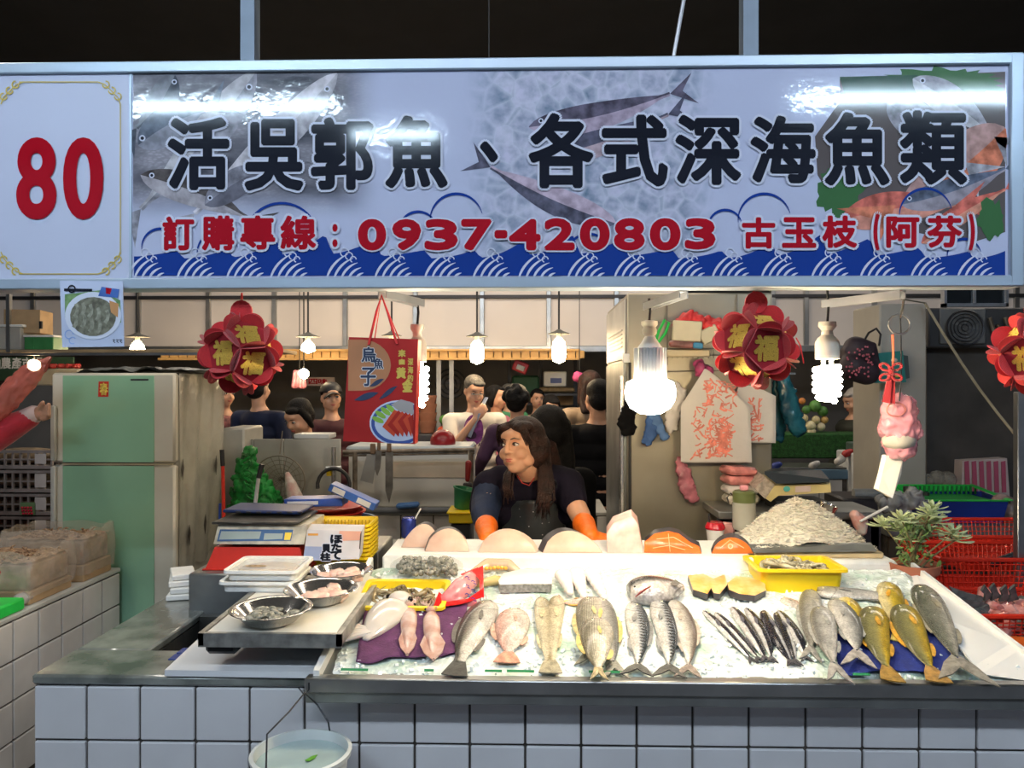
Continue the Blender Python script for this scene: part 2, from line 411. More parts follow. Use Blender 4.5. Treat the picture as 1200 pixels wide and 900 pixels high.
# ================================================================ shop sign
SY = 1.88
def S(px, py, off=0.0): return P(px, py, SY-off)
sx0, sx1 = XP(-190, SY), XP(1197, SY); sz1, sz0 = ZP(69, SY), ZP(338, SY)
# a slightly wider world box so its edges follow the photo's slant
sign = thing('shop_sign', 'long bluish white sign box numbered 80 with Chinese lettering over the fish stall', 'sign', ((sx0+sx1)/2, SY, sz0))
fr_m = M('sign_frame_metal', (0.38, 0.46, 0.55), 0.38, 0.35, 0.05, 4)
ix1 = XP(1181, SY); iz1, iz0 = ZP(82.5, SY), ZP(325, SY)
part(MB().bb(sx0, sx1, SY-0.012, SY+0.06, iz1, sz1, 0.003), 'frame_top', fr_m, sign)
part(MB().bb(sx0, sx1, SY-0.012, SY+0.06, sz0, iz0, 0.003), 'frame_bottom', fr_m, sign)
part(MB().bb(ix1, sx1, SY-0.0125, SY+0.06, sz0+0.001, sz1-0.001, 0.003), 'frame_side', fr_m, sign)
part(MB().bb(sx0, sx0+0.03, SY-0.0125, SY+0.06, sz0+0.001, sz1-0.001, 0.003), 'frame_side', fr_m, sign)
part(MB().bb(sx0, sx1, SY+0.03, SY+0.058, sz0+0.005, sz1-0.005), 'box', dark_metal, sign)
def sign_panel_mat():
    m = bpy.data.materials.new('sign_print'); m.use_nodes = True; nt = m.node_tree; lk = nt.links.new
    b = nt.nodes['Principled BSDF']; b.inputs['Roughness'].default_value = 0.08
    tc = nod(nt, 'ShaderNodeTexCoord'); sp = nod(nt, 'ShaderNodeSeparateXYZ'); lk(tc.outputs['Object'], sp.inputs[0])
    ox = sign.location.x
    def X(px): return XP(px, SY) - ox
    def ss(a, b_):                                              # smooth 0->1 from a to b along x
        q = nod(nt, 'ShaderNodeMapRange', interpolation_type='SMOOTHSTEP'); lk(sp.outputs['X'], q.inputs['Value'])
        q.inputs['From Min'].default_value = a; q.inputs['From Max'].default_value = b_
        return q.outputs[0]
    def mul(a, b_):
        q = nod(nt, 'ShaderNodeMath', operation='MULTIPLY'); lk(a, q.inputs[0]); lk(b_, q.inputs[1]); return q.outputs[0]
    def inv(a):
        q = nod(nt, 'ShaderNodeMath', operation='SUBTRACT'); q.inputs[0].default_value = 1; lk(a, q.inputs[1]); return q.outputs[0]
    def mix(f, a, b_):
        q = nod(nt, 'ShaderNodeMix', data_type='RGBA'); lk(f, q.inputs['Factor'])
        (lk(a, q.inputs['A']) if not isinstance(a, tuple) else setattr(q.inputs['A'], 'default_value', c4(a)))
        (lk(b_, q.inputs['B']) if not isinstance(b_, tuple) else setattr(q.inputs['B'], 'default_value', c4(b_)))
        return q.outputs['Result']
    base = (0.45, 0.485, 0.64)
    nz = nod(nt, 'ShaderNodeTexNoise'); nz.inputs['Scale'].default_value = 3.5; lk(tc.outputs['Object'], nz.inputs['Vector'])
    # ice cubes in the middle photo
    vo = nod(nt, 'ShaderNodeTexVoronoi'); vo.inputs['Scale'].default_value = 22; lk(tc.outputs['Object'], vo.inputs['Vector'])
    r1 = nod(nt, 'ShaderNodeValToRGB'); r1.color_ramp.elements[0].color = c4((0.10, 0.17, 0.24)); r1.color_ramp.elements[1].color = c4((0.50, 0.50, 0.64))
    s2 = nod(nt, 'ShaderNodeSeparateXYZ'); lk(vo.outputs['Color'], s2.inputs[0])
    n5 = nod(nt, 'ShaderNodeTexNoise'); n5.inputs['Scale'].default_value = 38; n5.inputs['Detail'].default_value = 3; lk(tc.outputs['Object'], n5.inputs['Vector'])
    a5 = nod(nt, 'ShaderNodeMath', operation='MULTIPLY_ADD'); lk(s2.outputs[0], a5.inputs[0]); a5.inputs[1].default_value = .55
    m5 = nod(nt, 'ShaderNodeMath', operation='MULTIPLY_ADD'); lk(n5.outputs['Fac'], m5.inputs[0]); m5.inputs[1].default_value = 1.6; m5.inputs[2].default_value = -.5; lk(m5.outputs[0], a5.inputs[2]); lk(a5.outputs[0], r1.inputs['Fac'])
    ve = nod(nt, 'ShaderNodeTexVoronoi', feature='DISTANCE_TO_EDGE'); ve.inputs['Scale'].default_value = 22; lk(tc.outputs['Object'], ve.inputs['Vector'])
    em = nod(nt, 'ShaderNodeMapRange'); lk(ve.outputs['Distance'], em.inputs['Value']); em.inputs['From Max'].default_value = 0.16; em.inputs['To Min'].default_value = 0.55; em.inputs['To Max'].default_value = 0
    ice = mix(em.outputs[0], r1.outputs['Color'], (0.55, 0.57, 0.68))
    mid = mul(ss(X(535), X(600)), inv(ss(X(790), X(850))))
    col = mix(mid, base, ice)
    # dark heap of fish in the left photo
    mp = nod(nt, 'ShaderNodeMapping'); mp.inputs['Rotation'].default_value = (0, math.radians(-38), 0); mp.inputs['Scale'].default_value = (1, 1, 2.4)
    lk(tc.outputs['Object'], mp.inputs['Vector'])
    n3 = nod(nt, 'ShaderNodeTexNoise'); n3.inputs['Scale'].default_value = 5.5; n3.inputs['Detail'].default_value = 5; lk(mp.outputs[0], n3.inputs['Vector'])
    r3 = nod(nt, 'ShaderNodeValToRGB'); r3.color_ramp.elements[0].position = 0.36; r3.color_ramp.elements[1].position = 0.66
    r3.color_ramp.elements[0].color = c4((0.03, 0.035, 0.05)); r3.color_ramp.elements[1].color = c4((0.36, 0.35, 0.40)); lk(n3.outputs['Fac'], r3.inputs['Fac'])
    v4 = nod(nt, 'ShaderNodeTexVoronoi'); v4.inputs['Scale'].default_value = 95; lk(mp.outputs[0], v4.inputs['Vector'])
    r4 = nod(nt, 'ShaderNodeMapRange'); lk(v4.outputs['Distance'], r4.inputs['Value']); r4.inputs['From Max'].default_value = 0.7; r4.inputs['To Min'].default_value = 0.0; r4.inputs['To Max'].default_value = 0.45
    heap = mix(r4.outputs[0], r3.outputs['Color'], (0.10, 0.10, 0.12))
    zz = nod(nt, 'ShaderNodeMapRange', interpolation_type='SMOOTHSTEP'); lk(sp.outputs['Z'], zz.inputs['Value'])
    zz.inputs['From Min'].default_value = ZP(262, SY)-sz0; zz.inputs['From Max'].default_value = ZP(215, SY)-sz0
    lm = mul(mul(inv(ss(X(395), X(450))), ss(X(156.3), X(156.6))), zz.outputs[0])
    col = mix(lm, col, heap)
    lk(col, b.inputs['Base Color'])
    bn = nod(nt, 'ShaderNodeTexNoise'); bn.inputs['Scale'].default_value = 55; lk(tc.outputs['Object'], bn.inputs['Vector'])
    bp = nod(nt, 'ShaderNodeBump'); bp.inputs['Strength'].default_value = 0.10; bp.inputs['Distance'].default_value = 0.003
    lk(bn.outputs['Fac'], bp.inputs['Height']); lk(bp.outputs['Normal'], b.inputs['Normal'])
    return m
sp_m = sign_panel_mat()
part(MB().bb(XP(155, SY), ix1, SY-0.002, SY+0.02, iz0, iz1), 'panel', sp_m, sign)
p80 = M('sign_white', (0.47, 0.505, 0.64), 0.42, 0, 0.02, 3)
part(MB().bb(sx0+0.03, XP(153, SY), SY-0.003, SY+0.02, iz0, iz1), 'number_panel', p80, sign)
part(MB().bb(XP(152.5, SY), XP(155.5, SY), SY-0.005, SY+0.02, iz0, iz1), 'divider', fr_m, sign)
def pm(name, c, r=0.08, v=.03): return M(name, c, r, 0, v, 3 if v < .1 else 34, spec=.4)
inkR, inkK, inkW, inkB = pm('ink_red', (0.36, 0.006, 0.015)), pm('ink_black', (0.012, 0.014, 0.022)), pm('ink_white', (0.56, 0.59, 0.70)), pm('ink_blue', (0.010, 0.04, 0.24))
inkG = M('ink_gold', (0.55, 0.42, 0.08), 0.4)
def ribbon(mb, pts, wd, fr, off):
    """flat stroke through pixel points with width wd (number or list)"""
    n = len(pts); vs = []
    for i, (x, y) in enumerate(pts):
        a = pts[max(i-1, 0)]; b = pts[min(i+1, n-1)]; dx, dy = b[0]-a[0], b[1]-a[1]; l = math.hypot(dx, dy) or 1
        w_ = (wd[i] if isinstance(wd, (list, tuple)) else wd)/2
        vs.append(fr(x-dy/l*w_, y+dx/l*w_, off)); vs.append(fr(x+dy/l*w_, y-dx/l*w_, off))
    mb.add(vs, [(2*i, 2*i+1, 2*i+3, 2*i+2) for i in range(n-1)])
def arc(cx, cy, r, a0, a1, n=14, ry=None):
    ry = ry or r
    return [(cx+r*math.cos(math.radians(a0+(a1-a0)*k/n)), cy-ry*math.sin(math.radians(a0+(a1-a0)*k/n))) for k in range(n+1)]
def poly(mb, pts, fr, off): mb.add([fr(x, y, off) for x, y in pts], [tuple(range(len(pts)))])
# printed fish and greens in the photographs on the sign
def print_fish(head, tail, h, col_a, col_b, off, bend=0.0, name='printed_fish', eye=True):
    mb = MB(); hx, hy = head; tx, ty = tail; dx, dy = tx-hx, ty-hy; l = math.hypot(dx, dy); ux, uy = dx/l, dy/l; nx, ny = uy, -ux
    up, lo = [], []
    for k in range(25):
        u = k/24; w_ = h*max(0.12, math.sin(PI*min(1, u*1.04)**0.75)**0.8)*(1 if u < .97 else 1); w_ = w_ if u > 0.01 else h*0.05
        if u > 0.86: w_ = max(h*0.14, w_)
        c = bend*math.sin(PI*u); up.append((hx+ux*u*l+nx*(c+w_*.5), hy+uy*u*l+ny*(c+w_*.5))); lo.append((hx+ux*u*l+nx*(c-w_*.5), hy+uy*u*l+ny*(c-w_*.5)))
    # two tone body
    mid = [((a[0]+b[0])/2, (a[1]+b[1])/2) for a, b in zip(up, lo)]
    m1 = pm('ink_'+'_'.join('%02d' % int(v*99) for v in col_a), col_a, v=.45); m2 = pm('ink_'+'_'.join('%02d' % int(v*99) for v in col_b), col_b, v=.3)
    for (A, B, mm, q) in ((up, mid, m1, 0), (mid, lo, m2, 0)):
        b = MB(); vs = []
        for a_, c_ in zip(A, B): vs += [S(*a_, off), S(*c_, off)]
        b.add(vs, [(2*i, 2*i+1, 2*i+3, 2*i+2) for i in range(24)])
        if q == 0 and A is up:
            tl = [tail, (tail[0]+ux*h*.9+nx*h*.55, tail[1]+uy*h*.9+ny*h*.55), (tail[0]+ux*h*.45, tail[1]+uy*h*.45), (tail[0]+ux*h*.9-nx*h*.55, tail[1]+uy*h*.9-ny*h*.55)]
            poly(b, tl, S, off+0.0002)
        part(b, name, mm, sign, smooth=0)
    if eye:
        ex, ey = hx+ux*l*.09+nx*h*.12, hy+uy*l*.09+ny*h*.12
        b = MB(); poly(b, arc(ex, ey, h*.09, 0, 340, 11), S, off+0.0004); part(b, 'printed_eye', inkW, sign, smooth=0)
        b = MB(); poly(b, arc(ex, ey, h*.05, 0, 340, 11), S, off+0.0006); part(b, 'printed_eye', inkK, sign, smooth=0)
o0 = 0.0024
# left photo: long pale bellies and dark backs
for i, (a, b_, h, c1, c2) in enumerate([((300, 84), (165, 245), 44, (.26, .26, .30), (.42, .41, .44)), ((205, 88), (160, 150), 34, (.06, .07, .09), (.18, .19, .22)),
        ((395, 86), (228, 250), 40, (.34, .33, .36), (.50, .48, .52)), ((162, 170), (240, 130), 42, (.10, .12, .16), (.24, .25, .30)),
        ((165, 205), (290, 255), 36, (.08, .07, .07), (.34, .32, .35)), ((240, 240), (330, 190), 34, (.20, .20, .24), (.12, .12, .15))]):
    print_fish(a, b_, h, c1, c2, o0+i*0.0001, 5)
print_fish((620, 149), (785, 110), 34, (.10, .09, .13), (.34, .28, .36), o0, -6)
print_fish((622, 188), (783, 134), 32, (.08, .08, .12), (.36, .28, .32), o0+.0007, -6)
print_fish((722, 262), (575, 196), 34, (.09, .09, .13), (.42, .34, .42), o0+.0002, 5, eye=False)
# right photo: dish with leaf, ferns and red fish
def spiky(cx, cy, rx, ry, n, amp, c, name, off):
    b = MB(); pts = []
    for k in range(n): a = 2*PI*k/n; q = 1+amp*(random.random()-.5); pts.append((min(1176, cx+rx*q*math.cos(a)), cy-ry*q*math.sin(a)))
    poly(b, pts, S, off); part(b, name, c, sign, smooth=0)
grn, grn2 = pm('ink_leaf', (.02, .07, .045)), pm('ink_fern', (.045, .13, .05))
b = MB(); poly(b, [(984, 92), (1178, 84), (1178, 272), (1140, 284), (990, 258), (958, 205), (955, 160), (985, 118)], S, o0); part(b, 'printed_dish', pm('ink_dish', (.10, .085, .085)), sign, smooth=0)
spiky(1110, 96, 66, 17, 46, .5, grn2, 'printed_fern', o0+.0001)
spiky(985, 225, 26, 28, 36, .5, grn2, 'printed_fern', o0+.0001)
b = MB(); poly(b, [(984, 90), (1075, 88), (1092, 112), (1020, 122), (990, 112)], S, o0+.0002); part(b, 'printed_leaf', grn, sign, smooth=0)
print_fish((1070, 92), (1165, 160), 38, (.30, .30, .34), (.50, .50, .54), o0+.0003, 4)
print_fish((1040, 120), (1130, 190), 46, (.34, .34, .38), (.26, .26, .30), o0+.0004, 4, eye=False)
print_fish((1178, 150), (1050, 240), 66, (.52, .17, .10), (.42, .26, .24), o0+.0005, 8, eye=False)
print_fish((1056, 240), (1178, 198), 32, (.10, .12, .17), (.26, .24, .28), o0+.0007, -5)
print_fish((985, 258), (1120, 240), 42, (.50, .13, .10), (.56, .24, .18), o0+.0006, 5, eye=False)
print_fish((1080, 285), (1178, 222), 24, (.52, .13, .10), (.60, .26, .18), o0+.0009, 4, eye=False)
spiky(1162, 258, 16, 24, 30, .5, grn2, 'printed_fern', o0+.0010)
# sea waves along the foot of the sign
o1 = 0.0040
wb = MB(); N = 240
top = []
for k in range(N+1):
    x_ = 157+(1178-157)*k/N; ph = (x_-157)/58.0; fz = ph-math.floor(ph)
    h_ = 8+26*(fz**1.6)*(1 if fz < .86 else (1-fz)/.14); top.append((x_, 306-h_*(0.75+0.35*math.sin(x_*0.021))))
vs = []
for (x_, y_) in top: vs += [S(x_, y_, o1), S(x_, 323 if x_ > 20 else 325, o1)]
wb.add(vs, [(2*i, 2*i+1, 2*i+3, 2*i+2) for i in range(N)])
for (cx, cy, r) in ((188, 290, 22), (535, 258, 31), (896, 258, 31), (1085, 252, 31), (330, 282, 44), (255, 296, 24), (490, 270, 22), (850, 266, 20), (690, 300, 26), (1130, 300, 20)):
    ribbon(wb, arc(cx, cy, r, 15, 185, 22), [2.6*math.sin(PI*k/22)+.6 for k in range(23)], S, o1+.0001)
part(wb, 'printed_waves', inkB, sign, smooth=0)
wc = MB()
for k in range(18):
    cx = 160+k*57.5+rnd(-5, 5)
    for j in range(5):
        r = 9+j*7; ribbon(wc, arc(cx+34, 330+j*1.5, r*1.25, 100+j*4, 178, 10, r*1.15), [0.5+2.4*math.sin(PI*q/10) for q in range(11)], S, o1+.0003)
    for j in range(3):
        ribbon(wc, arc(cx+10+j*5, 296+j*4, 5-j*.8, 0, 250, 10), [1.3]*11, S, o1+.0004)
wc.v = [v for v in wc.v]
part(wc, 'printed_foam', inkW, sign, smooth=0, kind='stuff')
# lettering
BIG = [('活', 197, 138, 268, 222), ('吳', 287, 140, 355, 223), ('郭', 365, 138, 437, 222), ('魚', 452, 136, 524, 220), ('、', 563, 166, 583, 190),
       ('各', 620, 133, 695, 220), ('式', 706, 135, 782, 218), ('深', 792, 135, 868, 216), ('海', 880, 136, 955, 214), ('魚', 967, 132, 1042, 217), ('類', 1055, 130, 1133, 216)]
for (c_, x0, y0, x1, y1) in BIG:
    b = MB(); put_glyph(b, c_, S, x0+2, y0+2, x1-2, y1-2, 0.0056, 5.6, 14); part(b, 'character_outline', inkW, sign, smooth=0)
    b = MB(); put_glyph(b, c_, S, x0+2, y0+2, x1-2, y1-2, 0.0064, 2.9, 10); put_glyph(b, c_, S, x0+2, y0+2, x1-2, y1-2, 0.0068, 1.5, 6); part(b, 'character', inkK, sign, smooth=0)
RED = [('訂', 190, 253, 228, 294), ('購', 236, 252, 275, 294), ('專', 281, 252, 323, 293), ('線', 328, 252, 371, 293), (':', 389, 262, 396, 290),
       ('0', 420, 257, 452, 293), ('9', 460, 257, 493, 293), ('3', 498, 257, 536, 293), ('7', 541, 257, 576, 293), ('-', 580, 270, 594, 279), ('4', 597, 257, 633, 293),
       ('2', 638, 256, 673, 293), ('0', 680, 256, 714, 293), ('8', 720, 256, 755, 293), ('0', 762, 256, 797, 293), ('3', 803, 256, 838, 292),
       ('古', 869, 254, 909, 292), ('玉', 916, 254, 957, 291), ('枝', 963, 252, 1005, 291), ('(', 1023, 250, 1031, 294), ('阿', 1038, 253, 1078, 291), ('芬', 1086, 252, 1128, 291), (')', 1135, 250, 1143, 294)]
for (c_, x0, y0, x1, y1) in RED:
    dg = c_ in '0123456789-'
    b = MB(); put_glyph(b, c_, S, x0+2, y0+2, x1-2, y1-2, 0.0072, 4.4, 12); part(b, 'character_outline', inkW, sign, smooth=0)
    b = MB(); put_glyph(b, c_, S, x0+2, y0+2, x1-2, y1-2, 0.0078, 2.6 if dg else 1.6, 10)
    part(b, 'character', inkR, sign, smooth=0)
for (c_, x0, x1) in (('8', 19, 66), ('0', 74, 121)):
    b = MB(); put_glyph(b, c_, S, x0+3, 164, x1-3, 254, 0.0055, 3.2, 32); put_glyph(b, c_, S, x0+3, 164, x1-3, 254, 0.0066, 1.4, 10); part(b, 'character', inkR, sign, smooth=0)
gb = MB()
for (xa, ya, xb, yb) in ((22, 96, 115, 96), (141, 122, 141, 298), (22, 321, 115, 321)): ribbon(gb, [(xa, ya), (xb, yb)], 1.2, S, 0.0052)
for (cx, cy, s_, t_) in ((141, 96, -1, 1), (141, 321, -1, -1), (1, 96, 1, 1), (1, 321, 1, -1)):
    for q in range(3): ribbon(gb, [(cx+s_*(3+q*7+4*math.cos(a)), cy+t_*(3+(2-q)*7+4*math.sin(a))) for a in [i*.6 for i in range(9)]], 1.6, S, 0.0053)
    ribbon(gb, [(cx, cy+t_*26), (cx+s_*3, cy+t_*18), (cx+s_*18, cy+t_*3), (cx+s_*26, cy)], 1.3, S, 0.0054)
part(gb, 'gold_ornament', inkG, sign, smooth=0)
# posts that carry the sign
for px, wd in ((295, 0.035), (876, 0.037)):
    solo(MB().bb(XP(px, 1.93)-wd/2, XP(px, 1.93)+wd/2, 1.90, 1.94, sz1-0.01, 3.75), 'sign_post', M('post_metal', (0.16, 0.20, 0.25), 0.5, 0.3), 'grey steel post rising from the sign box, %s' % ('above the first fish characters' if px < 500 else 'above the deep-sea characters'), 'post')
solo(MB().tube([P(789, 68, 2.05), P(812, -60, 2.05)], 0.0055, 8), 'diagonal_rod', alu, 'thin bright slanting rod rising behind the sign box', 'rod')
solo(MB().tube([P(573, 68, 2.4), P(573, -40, 2.4)], 0.002, 6), 'hanging_wire', wire_m, 'thin dark vertical wire above the middle of the sign box', 'wire')

# fluorescent tubes over the aisle on the viewer's side (seen as streaks in the sign)
tube_m = M('tube_glow', (1, 1, 1), 0.5, var=0, emit=(0.62, 0.82, 1.0), estr=LIGHTS['tube'])
for (x0, x1, y, z) in ((-2.15, -0.95, 0.0, 2.87), (1.28, 2.48, 0.0, 2.88), (-1.15, -0.6, -1.2, 3.11)):
    f_ = thing('fluorescent_fitting', 'bare fluorescent tube fitting over the aisle, %s' % ('left of the viewer' if x0 < -2 else 'right of the viewer' if x0 > 1 else 'behind the viewer'), 'light', ((x0+x1)/2, y, z-0.02))
    part(MB().bb(x0-.03, x1+.03, y-.03, y+.03, z+.03, z+.08, .005), 'housing', white_plastic, f_)
    part(MB().tube([(x0, y, z), (x1, y, z)], 0.014, 10), 'tube', tube_m, f_)

# ================================================================ tiled counter of the stall
TY = 2.0; TS = 0.145
cx0 = XP(40, TY); ctz = ZP(809, TY)
counter = thing('tiled_counter', 'low white tiled counter with dark joints under the fish display', 'counter', (0.3, TY, 0))
cx1 = XP(1290, TY)
part(MB().bb(cx0, cx1, TY+0.006, TY+0.14, 0, ctz-0.003), 'core', grout_m, counter)
TXS = [40, 101.5, 164, 229, 292.5, 357, 421, 486, 550.5, 615.5, 681, 746, 811.5, 877.5, 944, 1010.5, 1077, 1144, 1212, 1280]
tme = None
for r in range(3):
    for a, b_ in zip(TXS, TXS[1:]):
        x0, x1 = XP(a, TY)+0.003, XP(b_, TY)-0.003; z1 = ctz-0.001-r*TS; z0 = z1-TS+0.007
        part(MB().box(((x0+x1)/2, TY+0.003+rnd(-.0008, .0008), (z0+z1)/2), (x1-x0, 0.012, z1-z0), None, 0.0025), 'tile', tile_m, counter, smooth=0)
# stone rim of the tank at the left end
stone = M('grey_stone', (0.08, 0.09, 0.08), 0.2, 0, 0.5, 6, 0.05, 20, coat=0.5, col2=(0.30, 0.31, 0.28), detail=8)
rz = ctz+0.003; rt = 0.028
part(MB().bb(cx0-0.005, XP(372, TY), TY-0.006, TY+0.19, rz, rz+rt, 0.007), 'stone_rim', stone, counter)
part(MB().bb(cx0-0.004, cx0+0.21, TY+0.191, 3.05, rz, rz+rt, 0.007), 'stone_rim', stone, counter)
part(MB().bb(cx0-0.003, cx0+0.005, TY+0.01, 3.05, 0, rz), 'side', tile_m2, counter)
dk = M('tank_wall', (0.05, 0.05, 0.045), 0.3, 0, 0.4, 6, 0.1, 30)
part(MB().bb(cx0+0.19, cx0+0.21, TY+0.2, 3.05, rz-0.4, rz), 'tank_wall', dk, counter)
part(MB().bb(cx0+0.21, -0.62, 2.53, 2.56, rz-0.4, rz+0.02), 'tank_wall', dk, counter)
part(MB().bb(cx0+0.2, -0.62, TY+0.14, 2.56, rz-0.42, rz-0.38), 'tank_floor', dk, counter)
wat = M('dark_water', (0.02, 0.03, 0.035), 0.05, 0, 0.1, 3, 0.25, 30)
part(MB().bb(cx0+0.211, -0.62, TY+0.14, 2.53, rz-0.2, rz-0.195), 'water', wat, counter)
bt = M('blue_tile', (0.02, 0.05, 0.25), 0.2)
for i in range(3):
    for j in range(2):
        part(MB().box((cx0+0.33+i*.058, TY+0.13+j*.05, rz+rt+.001), (0.048, 0.042, 0.004), None, 0.001), 'blue_tile', bt, counter, smooth=0)

# neighbouring tiled counter on the left (runs away from the viewer)
NX = XP(140, 3.47)
neigh = thing('side_counter', 'white tiled counter at the left edge with bags of dried goods on top', 'counter', (NX-0.4, 2.6, 0))
nz1 = 0.66
part(MB().bb(NX-0.85, NX-0.008, 1.5, 3.47, 0, nz1-0.02), 'core', grout_m, neigh)
part(MB().bb(NX-0.85, NX+0.004, 1.5, 3.474, nz1-0.019, nz1, 0.004), 'top', M('counter_top', (0.5, 0.5, 0.47), 0.35, 0, 0.1, 5), neigh)
for r in range(4):
    y_ = 3.47
    while y_ > 1.6:
        part(MB().box((NX-0.003, y_-TS/2, nz1-0.022-TS/2-r*TS), (0.012, TS-0.007, TS-0.007), None, 0.0025), 'tile', tile_m2, neigh, smooth=0); y_ -= TS
for i in range(3):
    for r in range(4): part(MB().box((NX-0.08-i*TS, 3.472, nz1-0.022-TS/2-r*TS), (TS-.007, 0.012, TS-.007), None, 0.0025), 'tile', tile_m2, neigh, smooth=0)
# ================================================================ lamps under the sign
glow = M('lamp_glow', (1, 1, 1), 0.5, var=0, emit=(1.0, 0.84, 0.58), estr=LIGHTS['led'])
glow_c = M('lamp_glow_spiral', (1, 1, 1), 0.5, var=0, emit=(1.0, 0.78, 0.45), estr=LIGHTS['cfl'])
porc = M('porcelain', (0.72, 0.68, 0.58), 0.3)
def bracket(p0, p1, name, label):
    p0, p1 = Vector(p0), Vector(p1); d = p1-p0
    mb = MB(); r = d.to_track_quat('X', 'Z').to_matrix()
    mb.box((p0+p1)/2, (d.length, 0.016, 0.003), r); mb.box((p0+p1)/2+r @ Vector((0, 0.011, -0.008)), (d.length, 0.003, 0.02), r); mb.box((p0+p1)/2+r @ Vector((0, -0.011, -0.008)), (d.length, 0.003, 0.02), r)
    return solo(mb, name, alu, label, 'bracket')
bracket(P(801, 341, 1.93), P(758, 356, 2.42-.3), 'lamp_bracket', 'short metal bracket under the sign holding the wide bulb')
bracket(P(1058, 341, 1.93), P(966, 353, 2.12), 'lamp_bracket', 'long thin metal bracket under the sign holding the spiral bulb')
bracket(P(448, 341, 1.93), P(493, 352, 2.12), 'lamp_bracket', 'metal bracket under the sign beside the red paper bag')
def cable(top, bot, parent): part(MB().tube([top, (Vector(top)+Vector(bot))/2+Vector((0.003, 0, 0)), bot], 0.0035, 6), 'cord', wire_m, parent)
YL = 2.10
# wide finned bulb
c = P(762, 450, YL); lb = thing('finned_bulb', 'glowing wide light bulb with finned metal neck hanging over the shark chunk', 'lamp', (c.x, YL, ZP(486, YL)))
cable((c.x-.003, YL, ZP(350, YL)), (c.x-.003, YL, ZP(378, YL)), lb)
z = lambda py: ZP(py, YL); rr = lambda px: px*YL/FPX
part(MB().lathe((c.x-.002, YL, 0), [(rr(5), z(376)), (rr(9.5), z(377)), (rr(9.5), z(381)), (rr(7), z(384)), (rr(8.5), z(387)), (rr(8.5), z(391)), (rr(5.5), z(394)), (rr(5.5), z(398))], 20), 'socket', porc, lb)
part(MB().lathe((c.x-.001, YL, 0), [(rr(5), z(393)), (rr(9), z(400)), (rr(14), z(407)), (rr(14), z(409))], 24), 'collar', white_plastic, lb)
fm = MB(); fm.lathe((c.x, YL, 0), [(rr(11.5), z(408)), (rr(14), z(446))], 20)
for k in range(30):
    a = 2*PI*k/30; R3 = Matrix.Rotation(a, 3, 'Z')
    fm.box(Vector((c.x, YL, (z(408)+z(446))/2))+R3 @ Vector((rr(15.5), 0, 0)), (rr(7), 0.0016, z(408)-z(446)), R3)
part(fm, 'heat_sink', alu, lb, smooth=0)
part(MB().lathe((c.x, YL, 0), [(rr(19), z(444.5)), (rr(27), z(448)), (rr(29.5), z(458)), (rr(28.5), z(468)), (rr(23), z(478)), (rr(12), z(484.5)), (0, z(486))], 28), 'globe', glow, lb, smooth=180)
# spiral bulb
def spiral(px, Y, topy, base0, base1, g0, g1, wpx, wbase, label, cord_top, turns=5):
    c = P(px, 450, Y); z = lambda py: ZP(py, Y); rr = lambda q: q*Y/FPX
    t = thing('spiral_bulb', label, 'lamp', (c.x, Y, z(g1)))
    cable((c.x, Y, z(cord_top)), (c.x, Y, z(topy)), t)
    part(MB().lathe((c.x, Y, 0), [(rr(wbase*.72), z(topy-2)), (rr(wbase*.75), z(topy+3)), (rr(wbase*.45), z(topy+8)), (rr(wbase*.5), z(base0+1))], 20), 'socket', porc, t)
    part(MB().lathe((c.x, Y, 0), [(rr(wbase*.45), z(base0)), (rr(wbase*.8), z(base0+4)), (rr(wbase), z(base0+9)), (rr(wbase), z(base1))], 24), 'ballast', porc, t)
    pts = []; R = []
    n = turns*14
    for k in range(n+1):
        u = k/n; a = 2*PI*turns*u; rad = rr(wpx)*(0.98-0.35*max(0, u-.72)/.28)-rr(2.6); pts.append((c.x+rad*math.cos(a), Y+rad*math.sin(a), z(g0+(g1-g0)*u))); 
    part(MB().tube(pts, rr(3.3), 6), 'spiral_tube', glow_c, t, smooth=180)
    for s_ in (-1, 1): part(MB().tube([(c.x+s_*rr(4.5), Y, z(base1-.5)), (c.x+s_*rr(4.5), Y, z(g0+5))], rr(2.4), 8), 'tube_leg', glow_c, t)
    return t
spiral(969.5, 2.1, 380, 393, 421, 430, 470, 16.5, 13.5, 'glowing spiral bulb hanging right of the middle red lantern', 340)
spiral(489, 2.14, 382, 394, 424, 432, 475, 14, 11, 'glowing spiral bulb partly hidden behind the red paper bag', 350)

# ================================================================ red paper lanterns
lred = M('lantern_paper', (0.50, 0.008, 0.014), 0.7, 0, 0.12, 40, 0.3, 300, sheen=0.3)
lred2 = M('lantern_paper_panel', (0.26, 0.004, 0.012), 0.7, 0, 0.15, 40)
ribm = M('red_ribbon', (0.75, 0.03, 0.03), 0.5)
t_ = (1+5**.5)/2
icov = [Vector(v).normalized() for v in [(-1, t_, 0), (1, t_, 0), (-1, -t_, 0), (1, -t_, 0), (0, -1, t_), (0, 1, t_), (0, -1, -t_), (0, 1, -t_), (t_, 0, -1), (t_, 0, 1), (-t_, 0, -1), (-t_, 0, 1)]]
icof = [(a, b, c) for a in range(12) for b in range(a+1, 12) for c in range(b+1, 12) if all(abs((icov[i]-icov[j]).length-1.0515) < .01 for i, j in ((a, b), (b, c), (a, c)))]
dod = [(icov[a]+icov[b]+icov[c]).normalized() for a, b, c in icof]
PET = None
